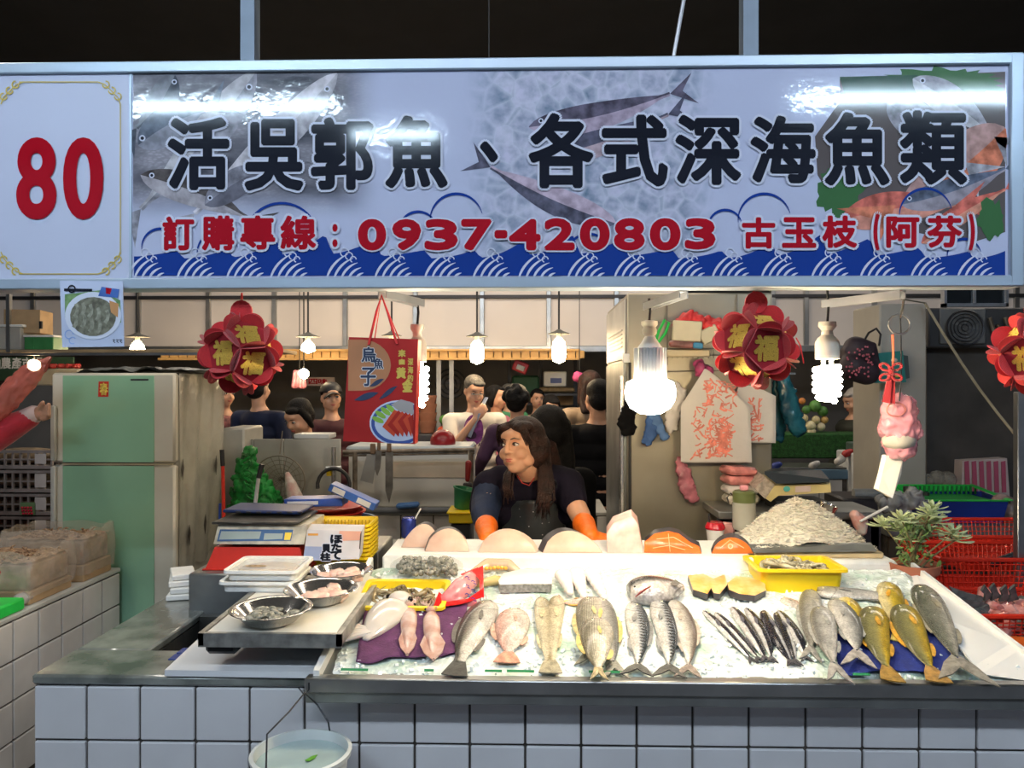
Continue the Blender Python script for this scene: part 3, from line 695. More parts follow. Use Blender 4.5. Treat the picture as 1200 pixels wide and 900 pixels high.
def lantern(px, py, Y, dpx, rot, label, ztop):
    global PET
    c = P(px, py, Y); R = L(dpx, Y)/2; r = R*0.80
    t = thing('paper_lantern', label, 'lantern', c)
    Rm = Euler(rot).to_matrix().to_4x4()
    if PET is None:
        pm_ = MB(); pm_.lathe((0, 0, 0), [(1e-5, 0), (1, 0), (1, .012), (1e-5, .012)], 5)
        n = 12; el = 0.7136                                         # edge of a unit dodecahedron
        pt = MB(); sg = 0.36
        rad = (el*el/4+sg*sg)/(2*sg); an = math.asin(min(1, el/2/rad))
        an = an if sg < rad else PI-an
        arcp = [Vector((rad*math.sin(-an+2*an*k/n), 0, rad*math.cos(-an+2*an*k/n)-rad*math.cos(an))) for k in range(n+1)]
        pt.prism(arcp, (0, 0.012, 0))
        fu = MB(); put_glyph(fu, '福', lambda x, y, o: Vector((x, -y, o)), -0.27, -0.29, 0.27, 0.29, 0.0, 0.03, 8)
        PET = (pm_.mesh('face_panel', lred2), pt.mesh('petal', lred, 60), fu.mesh('gold_character', gold_m, 0), el)
    pan, pet, fu, el = PET
    up = Vector((0, 0, 1))
    for i, n_ in enumerate(icov):
        vs = [d for d in dod if d.dot(n_) > 0.75]
        u0 = (vs[0]-n_*vs[0].dot(n_)); cr = u0.length; u0.normalize(); v0 = n_.cross(u0); dist = vs[0].dot(n_)
        B = Matrix((u0, v0, n_)).transposed().to_4x4()
        A = Rm @ Matrix.Translation(n_*dist*r) @ B @ Matrix.Scale(cr*r, 4)
        inst(pan, 'face_panel', t, A)
        # gold sign, kept roughly upright
        nw = (Rm @ n_.to_4d()).to_3d(); uu = up-nw*up.dot(nw)
        if uu.length > .1:
            uu.normalize(); xx = uu.cross(nw); Bq = Matrix((xx, uu, nw)).transposed().to_4x4()
            inst(fu, 'gold_character', t, Matrix.Translation(nw*(dist*r+0.0035)) @ Bq @ Matrix.Scale(cr*r*1.95, 4))
        vs.sort(key=lambda d: math.atan2(d.dot(v0), d.dot(u0)))
        for k in range(5):
            a, b_ = vs[k]*r, vs[(k+1) % 5]*r; m_ = (a+b_)/2; x_ = (b_-a).normalized(); rad = m_.normalized()
            z_ = (rad*1.0+(n_-rad*n_.dot(rad))*0.55).normalized(); z_ = (z_-x_*z_.dot(x_)).normalized(); y_ = z_.cross(x_)
            B2 = Matrix((x_, y_, z_)).transposed().to_4x4()
            inst(pet, 'petal', t, Rm @ Matrix.Translation(m_) @ B2 @ Matrix.Scale(r, 4))
    part(MB().lathe((c.x, Y, c.z+R*1.02), [(1e-5, -.004), (R*.26, -.004), (R*.26, .004), (1e-5, .004)], 16, rot=Euler((PI/2, 0, 0))), 'top_disc', lred, t)
    mb = MB(); mb.tube([(c.x-.003, Y, c.z+R*1.15), (c.x-.004, Y+.01, ztop)], 0.0014, 5); mb.tube([(c.x+.003, Y, c.z+R*1.15), (c.x-.002, Y+.01, ztop)], 0.0014, 5)
    part(mb, 'loop', ribm, t, kind='stuff')
    return t
lz = sz0-0.002
lantern(283, 414, 1.93, 98, (0.25, 0.35, 0.3), 'red flower-ball paper lantern with gold characters hanging near the fridge', lz)
lan = lantern(886, 406, 1.93, 100, (0.0, -0.2, 0.6), 'red flower-ball paper lantern hanging between the wide bulb and the spiral bulb', lz)
part(MB().tube([P(933, 396, 1.9), P(938, 405, 1.88), P(942, 426, 1.88)], 0.0015, 5), 'loose_ribbon', ribm, lan)
lantern(1214, 414, 1.93, 98, (0.3, 0.1, -0.3), 'red flower-ball paper lantern cut off by the right edge of the view', lz)

# ================================================================ red paper bag
by = 1.91
def B_(px, py, off=0.0): return P(px, py, by-off)
bag = thing('gift_bag', 'red printed paper gift bag with handles hanging beside a bulb', 'bag', P(446, 520, by))
bagm = M('bag_paper', (0.40, 0.022, 0.018), 0.3, 0, 0.25, 4, 0.25, 10)
mb = MB(); mb.prism([B_(409, 395), B_(490, 397.5), B_(486, 520.5), B_(402, 517)], (0, 0.055, 0)); part(mb, 'body', bagm, bag, smooth=0)
part(MB().tube([B_(432, 404, .004), B_(441, 366, -.004), B_(447, 346, -.01), B_(455, 368, -.004), B_(465, 403, .004)], 0.0033, 8), 'handle', ribm, bag)
part(MB().tube([B_(438, 404, -.05), B_(447, 346, -.02), B_(470, 403, -.05)], 0.0018, 8), 'handle', ribm, bag)
gi = M('print_gold', (0.62, 0.45, 0.08), 0.4); wi = M('print_white', (0.75, 0.72, 0.68), 0.4); bi = M('print_dark_blue', (0.03, 0.045, 0.09), 0.4)
mb = MB(); poly(mb, arc(424, 428, 34, 90, -90, 14, 30)+[(408, 458), (408, 398)], B_, .0008); part(mb, 'printed_sunset', M('print_orange', (0.46, 0.20, 0.09), 0.35), bag, smooth=0)
mb = MB(); put_glyph(mb, '烏', B_, 424, 407, 440, 424, .0012, 1.5, 6); put_glyph(mb, '魚', B_, 438, 420, 449, 432, .0012, 1.2, 6); put_glyph(mb, '子', B_, 423, 431, 440, 452, .0012, 1.5, 6); part(mb, 'lettering', wi, bag, smooth=0)
mb = MB(); put_glyph(mb, '烏', B_, 424, 407, 440, 424, .0018, .6, 6); put_glyph(mb, '魚', B_, 438, 420, 449, 432, .0018, .4, 6); put_glyph(mb, '子', B_, 423, 431, 440, 452, .0018, .6, 6); part(mb, 'lettering', bi, bag, smooth=0)
mb = MB(); put_glyph(mb, '來', B_, 467, 410, 475, 418, .0012, .5); put_glyph(mb, '自', B_, 468, 421, 474, 427, .0012, .5)
for k, ch in enumerate('深海的'): put_glyph(mb, ch, B_, 478, 420+k*9.5, 484, 428+k*9.5, .0012, .3)
put_glyph(mb, '黃', B_, 465, 431, 475, 443, .0012, .9, 6); put_glyph(mb, '金', B_, 472, 445, 483, 459, .0012, .9, 6); part(mb, 'lettering', gi, bag, smooth=0)
for (a, b_, h) in (((433, 452), (450, 443), 6), ((415, 468), (444, 459), 8), ((444, 467), (466, 451), 7)):
    mb = MB(); n = 12; up = [(a[0]+(b_[0]-a[0])*k/n, a[1]+(b_[1]-a[1])*k/n - h*.5*math.sin(PI*k/n)+1) for k in range(n+1)]; lo = [(a[0]+(b_[0]-a[0])*k/n, a[1]+(b_[1]-a[1])*k/n + h*.5*math.sin(PI*k/n)+1) for k in range(n, -1, -1)]
    poly(mb, up+lo[1:-1], B_, .0012); part(mb, 'printed_roe', bi, bag, smooth=0)
pl_c = (468, 496)
def clip(pts): return [(min(487.3 - (y-397)*.028, x), min(519.5, y)) for x, y in pts]
for (rx, ry, c_, o_, nm) in ((35, 27, (0.55, 0.6, 0.72), .0012, 'printed_plate'), (33, 25, (0.05, 0.09, 0.30), .0015, 'printed_plate'), (29, 21, (0.5, 0.55, 0.66), .0018, 'printed_plate')):
    mb = MB(); poly(mb, clip(arc(*pl_c, rx, 0, 350, 30, ry)), B_, o_); part(mb, nm, M('print_%s_%d' % (nm, rx), c_, 0.35), bag, smooth=0)
for k, (x_, y_, a_) in enumerate(((446, 486, 40), (452, 482, 45), (443, 492, 30), (458, 479, 50))):
    mb = MB(); poly(mb, [(x_+8*math.cos(math.radians(a_))*math.cos(q)-3*math.sin(math.radians(a_))*math.sin(q), y_+8*math.sin(math.radians(a_))*math.cos(q)*.8+3*math.cos(math.radians(a_))*math.sin(q)) for q in [i*.55 for i in range(11)]], B_, .0021); part(mb, 'printed_leaf', M('print_green', (0.25, 0.45, 0.06), 0.4), bag, smooth=0)
for k in range(6):
    mb = MB(); poly(mb, clip([(448+k*6, 500-k*2), (462+k*4.5, 480+k), (470+k*4, 484+k*2), (462+k*5, 512)]), B_, .0022+k*.0002); part(mb, 'printed_slice', M('print_red_slice%d' % (k % 2), ((0.55, 0.07, 0.03), (0.38, 0.03, 0.02))[k % 2], 0.25), bag, smooth=0)
mb = MB(); poly(mb, clip([(458, 474), (470, 468), (484, 472), (489, 486), (478, 484), (468, 482)]), B_, .0021); part(mb, 'printed_garnish', M('print_grey', (0.35, 0.32, 0.30), 0.4), bag, smooth=0)

# ================================================================ poster under the number panel
po = thing('food_poster', 'small hanging poster showing a plate of sliced grey seafood', 'poster', P(108, 406, 1.85))
def O_(px, py, off=0.0): return P(px, py, 1.85-off)
mb = MB(); mb.prism([O_(70, 329), O_(143.5, 329.5), O_(145.5, 406), O_(73, 407)], (0, .003, 0)); part(mb, 'sheet', M('poster_sheet', (0.50, 0.56, 0.72), 0.25, 0, 0.15, 6), po, smooth=0)
mb = MB(); poly(mb, [(76, 345), (118, 340), (141, 352), (142, 378), (100, 385), (76, 372)], O_, .0010); part(mb, 'printed_leaf', M('print_leafgreen', (0.10, 0.22, 0.08), 0.3, col2=(0.22, 0.35, 0.15), scale=60), po, smooth=0)
mb = MB(); poly(mb, arc(109, 370, 33, 0, 348, 28, 28), O_, .0014); part(mb, 'printed_plate', M('print_platewhite', (0.62, 0.66, 0.76), 0.3), po, smooth=0)
mb = MB(); poly(mb, arc(109, 371, 27, 0, 348, 20, 23), O_, .0018); part(mb, 'printed_food', M('print_food', (0.09, 0.085, 0.06), 0.3, col2=(0.22, 0.22, 0.16), scale=70), po, smooth=0)
for k in range(9):
    mb = MB(); x_ = 88+k % 5*9+rnd(-1, 1); y_ = 354+(k//5)*14+rnd(-2, 2)+k % 5*2
    ribbon(mb, [(x_, y_), (x_+2, y_+5), (x_+1, y_+11), (x_-2, y_+15)], 4.2, O_, .0021+k*.00004); part(mb, 'printed_slice', M('print_slice', (0.36, 0.36, 0.28), 0.3, col2=(0.16, 0.16, 0.12), scale=90), po, smooth=0)
mb = MB(); poly(mb, [(128, 352), (139, 356), (138, 372), (130, 366)], O_, .0022); part(mb, 'printed_garnish', M('print_orange2', (0.5, 0.25, 0.1), 0.3), po, smooth=0)
mb = MB(); poly(mb, [(119, 336), (140, 339), (138, 349), (115, 347)], O_, .0022); part(mb, 'printed_packet', M('print_bluepk', (0.06, 0.14, 0.42), 0.3), po, smooth=0)
mb = MB(); poly(mb, [(124, 337), (131, 338), (129, 345), (124, 344)], O_, .0024); part(mb, 'printed_mark', inkR, po, smooth=0)
mb = MB(); ribbon(mb, [(75, 339.5), (108, 340)], 3, O_, .0024); ribbon(mb, arc(84, 338.5, 4, 0, 360, 14), 1.6, O_, .0026); part(mb, 'printed_mark', inkK, po, smooth=0)
mb = MB(); ribbon(mb, arc(81, 392, 5, 0, 300, 10), 1.2, O_, .0012); ribbon(mb, arc(85, 399, 4, 30, 300, 10), 1, O_, .0012); part(mb, 'printed_mark', M('print_paleblue', (0.25, 0.38, 0.7), 0.3), po, smooth=0)
mb = MB(); [ribbon(mb, [(132+q*4, 398), (135+q*4, 398), (132.5+q*4, 400), (135+q*4, 401.5)], .9, O_, .0012) for q in range(3)]; part(mb, 'lettering', inkK, po, smooth=0)

# ================================================================ ice display
disp = thing('ice_display', 'stainless steel sloping display trough filled with crushed ice', 'display', (0.3, 1.93, ctz))
FY = 1.93
dx0, dx1 = XP(372, FY), XP(1245, FY); rim_z = ZP(795, FY)
def slopez(y): return rim_z+0.004+ICE_S*(y-FY)
part(MB().bb(dx0-.03, dx1, FY-.014, FY+.02, ZP(808, FY)-.01, rim_z+.0, .004), 'front_rim', steel, disp)
part(MB().bb(dx0-.03, dx1, FY-.004, FY+.06, ZP(826, FY), ZP(812.5, FY), .003), 'lower_rail', steel_dull, disp)
# trough body: sloped slab
xb0 = dx0+0.0; bodyY1 = 2.60
mb = MB(); mb.prism([(dx0-.01, FY+.01, ctz+.0), (dx0-.01, FY+.01, slopez(FY)-.016), (dx0-.01, bodyY1, slopez(bodyY1)-.03), (dx0-.01, bodyY1, ctz+.0)], (dx1-dx0+.01, 0, 0)); part(mb, 'body', steel_dull, disp, smooth=0)
sidewall = lambda x, h0, h1: [(x, FY+.004, slopez(FY)-.02), (x, FY+.004, slopez(FY)+h0), (x, bodyY1, slopez(bodyY1)+h1), (x, bodyY1, slopez(bodyY1)-.04)]
mb = MB(); mb.prism(sidewall(dx0-.012, .01, .012), (0.016, 0, 0)); part(mb, 'side_rim', white_plastic, disp, smooth=0)
# white liner flap on the right side
mb = MB(); q = [P(1072, 664, 2.62), P(1200, 758, 2.1), P(1262, 806, 1.94), P(1150, 790, 1.96), P(1095, 720, 2.2), P(1062, 672, 2.58)]
mb.prism(q, (0, .006, -.004)); part(mb, 'white_liner', M('white_liner', (0.82, 0.81, 0.78), 0.4, 0, 0.03, 5), disp, smooth=0)
mb = MB(); mb.prism([(dx1-.005, FY+.01, slopez(FY)-.02), (dx1-.005, FY+.01, slopez(FY)+.008), (1.27, bodyY1, slopez(bodyY1)+.004), (1.27, bodyY1, slopez(bodyY1)-.03)], (.012, 0, 0)); part(mb, 'side_rim', white_plastic, disp, smooth=0)
# rivets/feet text stamped on the rail is worn; rail stains only. ice bed:
def ice_mat():
    m = M('crushed_ice', (0.78, 0.84, 0.80), 0.12, 0, 0.0, 20, 0, 60, trans=0.0, spec=0.6)
    nt = m.node_tree; b = nt.nodes['Principled BSDF']; tc = nt.nodes['Texture Coordinate'] if 'Texture Coordinate' in nt.nodes else nod(nt, 'ShaderNodeTexCoord')
    n = nod(nt, 'ShaderNodeTexNoise'); n.inputs['Scale'].default_value = 9; n.inputs['Detail'].default_value = 6; nt.links.new(tc.outputs['Object'], n.inputs['Vector'])
    r = nod(nt, 'ShaderNodeValToRGB'); r.color_ramp.elements[0].position = .36; r.color_ramp.elements[1].position = .58
    r.color_ramp.elements[0].color = c4((0.42, 0.56, 0.47)); r.color_ramp.elements[1].color = c4((0.86, 0.89, 0.86)); nt.links.new(n.outputs['Fac'], r.inputs['Fac']); nt.links.new(r.outputs['Color'], b.inputs['Base Color'])
    v = nod(nt, 'ShaderNodeTexVoronoi'); v.inputs['Scale'].default_value = 75; nt.links.new(tc.outputs['Object'], v.inputs['Vector'])
    bp = nod(nt, 'ShaderNodeBump'); bp.inputs['Strength'].default_value = .55; bp.inputs['Distance'].default_value = .006
    nt.links.new(v.outputs['Distance'], bp.inputs['Height']); nt.links.new(bp.outputs['Normal'], b.inputs['Normal'])
    return m
icem = ice_mat()
def icefn(u, v):
    y = FY+.025+v*(bodyY1-.02-FY-.025); x0 = dx0+.008; x1 = (dx1-.01)+(1.265-dx1)*v
    x = x0+(x1-x0)*u
    e = min(1, u*40, (1-u)*40, v*14+.25)
    h = (noise.fractal(Vector((x*7, y*7, 1)), 1.0, 2, 4)*.010+noise.noise(Vector((x*40, y*40, 3)))*.0035)
    return Vector((x, y, ice_z(y)-.012*(1-e)+h*e))
ice = part(MB().grid(icefn, 330, 120), 'ice_bed', icem, disp, smooth=180, kind='stuff')
rs = random.Random(3); mb = MB()
for k in range(900):
    u, v = rs.random(), rs.random()**1.2; p = icefn(u*.98+.01, v*.97+.01); s_ = rs.uniform(.003, .0085)
    mb.box(p+Vector((0, 0, s_*.3)), (s_*rs.uniform(.8, 1.8), s_*rs.uniform(.8, 1.6), s_), Euler((rs.uniform(0, 3), rs.uniform(0, 3), rs.uniform(0, 3))))
part(mb, 'ice_chips', M('ice_chip', (0.84, 0.89, 0.87), 0.08, 0, 0.04, 5, coat=.5), disp, smooth=0, kind='stuff')
# green edge of the sheet under the ice
gmm = M('green_sheet', (0.01, 0.22, 0.05), 0.4)
for (a, b_) in ((399, 431), (497, 508), (568, 588), (594, 626), (690, 735), (1000, 1020)):
    part(MB().box(((XP(a, 1.955)+XP(b_, 1.955))/2, 1.958, ZP(787, 1.955)), (XP(b_, 1.955)-XP(a, 1.955), 0.006, 0.002), Euler((0.9, 0.01, 0))), 'green_sheet_edge', gmm, disp)
# cloths under the fish
def cloth(pts, name, mat, label, cat, dz=.010, amp=.004, n=26):
    def fn(u, v):
        a = (pts[0][0]*(1-u)+pts[1][0]*u, pts[0][1]*(1-u)+pts[1][1]*u); b_ = (pts[3][0]*(1-u)+pts[2][0]*u, pts[3][1]*(1-u)+pts[2][1]*u)
        x, y = a[0]*(1-v)+b_[0]*v, a[1]*(1-v)+b_[1]*v
        y += 2.2*math.sin(u*11)*v
        p = I(x, y, dz); return p+Vector((0, 0, amp*noise.noise(Vector((x*.06, y*.08, 5)))+amp*.6*math.sin(u*17+v*3)*v))
    mb = MB(); mb.grid(fn, n, n); o = solo(mb, name, mat, label, cat, smooth=180)
    so = o.modifiers.new('s', 'SOLIDIFY'); so.thickness = .002; return o
cloth([(427, 716), (548, 705), (542, 765), (417, 775)], 'purple_cloth', M('purple_cloth', (0.11, 0.03, 0.10), 0.75, 0, 0.2, 30, 0.3, 200), 'purple cloth lying on the ice under the squid', 'cloth')
cloth([(975, 742), (1122, 735), (1124, 784), (984, 788)], 'blue_cloth', M('blue_cloth', (0.015, 0.03, 0.20), 0.8, 0, 0.2, 30, 0.3, 200), 'dark blue cloth on the ice under the yellow fish', 'cloth')
# ================================================================ fish
eyeW = M('fish_eye_ring', (0.75, 0.68, 0.45), 0.15, 0.3); eyeK = M('fish_pupil', (0.005, 0.005, 0.006), 0.05)
fn_cache = {}
def fin_mat(c): return M('fin_%02d_%02d_%02d' % tuple(int(x*99) for x in c), c, 0.35, 0, 0.3, 60, 0.3, 300)
def frame_on_ice(hp, tp, dz):
    a, b_ = I(*hp, dz), I(*tp, dz); n = Vector((0, -math.sin(ICE_A), math.cos(ICE_A)))
    return a, b_, n
def fish(hp, tp, hpx, matl, label, flip=1, bend=0.0, tail='fork', tailc=(.2, .2, .2), finc=(.3, .28, .22), thick=.42, shape=(.62, .95), name='fish', group=None,
         dz=.012, roll=0.0, dorsal=True, pect=True, taillen=.16, ped=.16, pectc=None, tailw=1.0, nose=.06, free=None, eyes=True, cat='fish', bellyfin=True, Hm=None):
    if free: a, b_, n = free
    else: a, b_, n = frame_on_ice(hp, tp, dz)
    d = b_-a; Lf = d.length; X = d.normalized(); n = (n-X*n.dot(X)).normalized(); Yv = n.cross(X)*flip; Z = Yv.cross(X)*(-1)
    Z = X.cross(Yv) if X.cross(Yv).dot(n) > 0 else -X.cross(Yv)
    if roll: q = Matrix.Rotation(roll, 3, X); Yv = q @ Yv; Z = q @ Z
    mid = (a+b_)/2; H = Hm or L(hpx, mid.y); 
    t = thing(name, label, cat, mid, group)
    BL = Lf*(1-taillen)
    def hh(u):
        u = max(0, min(1, u)); v = math.sin(PI*u**shape[0])**shape[1]
        return H*.5*max(v, (nose if u < .1 else ped)*(1 if u > .1 else 1)) if u > .02 else H*.5*max(nose, v)
    def P3(x, y, z):
        return a + X*x + Yv*(y+bend*Lf*math.sin(PI*min(1.15, x/Lf))) + Z*z
    ns, nr = 30, 18; mb = MB(); uv = []
    for i in range(ns+1):
        u = i/ns; r = hh(u)
        for k in range(nr):
            an = 2*PI*k/nr; cy, sz = math.cos(an), math.sin(an)
            tz = r*thick*(1.15-.45*u)
            mb.v.append(tuple(P3(u*BL, cy*r, sz*tz*(1 if sz > 0 else .5)))); uv.append((u, .5+.5*cy))
    for i in range(ns):
        for k in range(nr): mb.f.append((i*nr+k, i*nr+(k+1) % nr, (i+1)*nr+(k+1) % nr, (i+1)*nr+k))
    mb.f.append(tuple(range(nr))); mb.f.append(tuple(ns*nr+k for k in range(nr)))
    mb.uv = uv
    part(mb, 'body', matl, t, smooth=70)
    # tail fin
    tm = fin_mat(tailc); r = H*ped*.5; tl = Lf*taillen*1.25; tw = H*.42*tailw; mb = MB(); x0 = BL*.985
    prof = {'fork': [(0, r), (.35, tw*.55), (1, tw), (.78, tw*.45), (.45, 0), (.78, -tw*.45), (1, -tw), (.35, -tw*.55), (0, -r)],
            'fan': [(0, r), (.4, tw*.6), (.95, tw*.85), (1.0, tw*.3), (1.0, -tw*.3), (.95, -tw*.85), (.4, -tw*.6), (0, -r)]}[tail]
    top = [P3(x0+p[0]*tl, p[1], .0015) for p in prof]; bot = [P3(x0+p[0]*tl, p[1], -.0015) for p in prof]; c_t = P3(x0+.2*tl, 0, .0035*H/.06+.001); c_b = P3(x0+.2*tl, 0, -.004)
    n_ = len(prof); mb.add(top+bot+[c_t, c_b], [(2*n_, i, i+1) for i in range(n_-1)]+[(2*n_+1, n_+i+1, n_+i) for i in range(n_-1)]+[(i, n_+i, n_+i+1, i+1) for i in range(n_-1)]+[(n_-1, 2*n_-1, n_, 0)])
    part(mb, 'tail_fin', tm, t, smooth=30)
    fm_ = fin_mat(finc)
    def strip(us, hs, side, nm):
        mb = MB(); vs = []
        for u, h_ in zip(us, hs):
            for zz in (-.0012, .0012): vs += [P3(u*BL, side*hh(u)*.93, zz), P3(u*BL+h_*.35, side*(hh(u)+h_), zz)]
        fs = []
        for i in range(len(us)-1):
            b0 = i*4; fs += [(b0, b0+1, b0+5, b0+4), (b0+2, b0+6, b0+7, b0+3), (b0+1, b0+3, b0+7, b0+5)]
        mb.add(vs, fs); part(mb, nm, fm_, t, smooth=0)
    if dorsal:
        us = [.32+.045*i for i in range(10)]; strip(us, [H*.13*math.sin(PI*(i+.6)/10)**.5 for i in range(10)], 1, 'dorsal_fin')
    if bellyfin:
        us = [.62+.04*i for i in range(6)]; strip(us, [H*.12*math.sin(PI*(i+.7)/6.5)**.6 for i in range(6)], -1, 'anal_fin')
    if pect:
        u = .27; zt = hh(u)*thick*1.0; mb = MB(); pm2 = fin_mat(pectc or finc)
        q = [(0, .02), (.35, .10), (.9, .06), (1, -.03), (.6, -.12), (.1, -.05)]; ll = Lf*.13
        top = [P3(u*BL+p[0]*ll, -hh(u)*.12+p[1]*ll*1.3-p[0]*ll*.15, zt*(1.02-.10*p[0])+.003) for p in q]; bo = [v-Z*.0016 for v in top]
        mb.add(top+bo, [tuple(range(6)), tuple(range(11, 5, -1))]+[(i, i+6, (i+1) % 6+6, (i+1) % 6) for i in range(6)]); part(mb, 'pectoral_fin', pm2, t, smooth=0)
    if eyes:
        u = .095; zt = hh(u)*thick*1.12; er = max(.0035, H*.055)
        c_ = P3(u*BL, hh(u)*.28, zt*.92); rm = Matrix((X, Yv, Z)).transposed()
        e = part(MB().ell(c_, (er, er, er*.5), 14, 8, rm), 'eye', eyeW, t); part(MB().ell(c_+Z*er*.22, (er*.55, er*.55, er*.4), 10, 6, rm), 'pupil', eyeK, e)
    # mouth
    mb = MB(); mb.tube([P3(BL*.002, -H*.01, hh(.03)*thick*.6), P3(BL*.03, -hh(.03)*.35, hh(.04)*thick*.95), P3(BL*.055, -hh(.05)*.5, hh(.06)*thick*.92)], H*.008+.0005, 5); part(mb, 'mouth', M('fish_mouth', (0.12, 0.05, 0.04), 0.5), t)
    return t
silver = fish_mat('skin_seabass', (.045, .045, .035), (.34, .32, .26), (.75, .72, .66), rough=.28, ramp=(.40, .66, .82))
snap = fish_mat('skin_snapper', (.75, .42, .34), (.74, .62, .54), (.78, .70, .62), metal=.1)
croak = fish_mat('skin_croaker', (.30, .24, .12), (.58, .50, .33), (.74, .66, .46), rough=.3)
bream = fish_mat('skin_bream', (.20, .18, .12), (.48, .45, .36), (.66, .62, .52), 'lines', line=(.13, .115, .08))
mack = fish_mat('skin_mackerel', (.035, .06, .08), (.50, .52, .54), (.72, .70, .66), 'bars', line=(.01, .014, .02))
mackp = fish_mat('skin_mackerel_pale', (.16, .12, .10), (.62, .58, .52), (.75, .72, .68), rough=.3)
saury = fish_mat('skin_saury', (.006, .010, .026), (.014, .022, .05), (.74, .74, .74), rough=.14, metal=.4, ramp=(.40, .48, .66))
milk = fish_mat('skin_milkfish', (.20, .20, .19), (.50, .49, .46), (.68, .66, .62), rough=.3)
yell = fish_mat('skin_yellow', (.13, .125, .04), (.34, .31, .10), (.72, .48, .03), rough=.28)
yell2 = fish_mat('skin_bright_yellow', (.60, .40, .03), (.80, .58, .05), (.82, .70, .35), rough=.28)
olive = fish_mat('skin_grey_mullet', (.10, .11, .08), (.26, .26, .20), (.60, .56, .46), rough=.2)
darkfin = (.07, .07, .065)
fish((573, 706), (533, 790), 41, silver, 'dark-backed silver sea bass lying head up beside the purple cloth', flip=-1, tail='fan', tailc=(.05, .05, .045), finc=(.14, .13, .11), shape=(.60, .6), ped=.34, taillen=.14, bend=.02)
fish((603, 716), (594, 775), 42, snap, 'small round pale pink fish between the sea bass and the paired croakers', flip=-1, tail='fan', tailc=(.66, .30, .20), finc=(.6, .35, .26), shape=(.62, .55), ped=.24, taillen=.16, name='fish')
fish((634, 700), (641, 787), 25, croak, 'left of two slim yellowish silver croakers lying side by side', flip=1, tail='fan', tailc=(.34, .3, .2), finc=(.50, .42, .26), shape=(.66, .6), ped=.26, taillen=.12, bend=.02)
fish((654, 698), (649, 787), 25, croak, 'right of two slim yellowish silver croakers lying side by side', flip=-1, tail='fan', tailc=(.34, .3, .2), finc=(.50, .42, .26), shape=(.66, .6), ped=.26, taillen=.12, bend=.03)
fish((686, 704), (651, 708), 15, snap, 'small fish with an orange fin poking out behind the striped bream', tail='fork', tailc=(.5, .34, .15), finc=(.7, .38, .06), dz=.006)
fish((702, 702), (722, 792), 34, milk, 'plain silver bream lying under the striped one', flip=1, tail='fork', tailc=(.25, .24, .2), finc=(.60, .45, .15), shape=(.6, .6), ped=.2, dz=.008)
fish((693, 702), (690, 778), 37, bream, 'bream with faint stripes lying head up behind the front striped bream', flip=-1, tail='fork', tailc=(.3, .28, .2), finc=(.5, .42, .2), shape=(.55, .55), ped=.2, dz=.012)
fish((699, 728), (702, 795), 41, bream, 'front striped bream overlapping the bream behind it', flip=-1, tail='fork', tailc=(.45, .36, .2), finc=(.60, .45, .15), shape=(.52, .55), ped=.22, dz=.036, tailw=.6, bend=.01)
fish((742, 706), (746, 790), 29, mack, 'leftmost banded mackerel with dark blue back', flip=1, tail='fork', tailc=darkfin, finc=(.2, .2, .2), shape=(.62, .75), ped=.12, taillen=.12, tailw=1.5, bend=.03, name='mackerel')
fish((770, 702), (784, 792), 30, mack, 'middle banded mackerel beside the leftmost one', flip=1, tail='fork', tailc=darkfin, finc=(.2, .2, .2), shape=(.62, .75), ped=.12, taillen=.12, tailw=1.5, bend=.03, name='mackerel')
fish((789, 703), (806, 792), 27, mackp, 'pale brownish-backed mackerel, the rightmost of three', flip=1, tail='fork', tailc=(.25, .2, .17), finc=(.4, .35, .3), shape=(.62, .75), ped=.12, taillen=.12, tailw=1.3, bend=.05, name='mackerel')
SA = [((824, 716), (884, 777), 11, 1, 'leftmost dark blue saury of the row', .02), ((838, 718), (892, 776), 11, 1, 'second saury from the left of the row', .015),
      ((858, 712), (899, 776), 14, 1, 'third saury from the left, broad silver belly showing', .02), ((874, 713), (905, 776), 12, 1, 'fourth saury from the left, curving silvery one', .05),
      ((894, 716), (930, 780), 14, -1, 'bright silver saury, third from the right end of the row', .02), ((909, 718), (934, 779), 12, -1, 'dark saury second from the right end of the row', -.01), ((912, 716), (946, 775), 13, 1, 'rightmost saury, against the big silver fish', .04)]
for (a, b_, h, fl, lb_, bd) in SA:
    fish(a, b_, h*1.2, saury, lb_, flip=fl, bend=bd, tail='fork', tailc=(.05, .05, .06), finc=(.08, .08, .1), shape=(.75, .45), ped=.2, taillen=.09, tailw=1.1, name='saury', dz=.009, dorsal=False, group='sauries on the ice', thick=.6)
fish((915, 702), (955, 718), 18, snap, 'small whitish pink fish with its head showing left of the big silver fish', tail='fork', tailc=(.5, .4, .35), dz=.006)
fish((950, 692), (950, 772), 27, milk, 'silver fish lying head up, leftmost of the silver trio', flip=-1, tail='fork', tailc=(.25, .24, .22), finc=(.3, .3, .28), shape=(.6, .6), ped=.18, dz=.012)
fish((962, 712), (984, 796), 30, milk, 'front silver fish with long forked tail hanging to the steel rim', flip=-1, tail='fork', tailc=(.30, .28, .26), finc=(.3, .3, .28), shape=(.6, .6), ped=.18, dz=.036, taillen=.2, tailw=1.1, bend=.02)
fish((979, 704), (1006, 778), 31, milk, 'bright silver fish with spread forked tail over the blue cloth', flip=1, tail='fork', tailc=(.34, .31, .28), finc=(.3, .3, .28), shape=(.6, .6), ped=.18, dz=.03, taillen=.2, tailw=1.4, bend=.04)
fish((957, 694), (1062, 700), 27, milk, 'large long grey fish lying crosswise behind the others', flip=1, tail='fork', tailc=(.3, .3, .28), finc=(.2, .2, .19), shape=(.5, .45), ped=.3, dz=.014, taillen=.1)
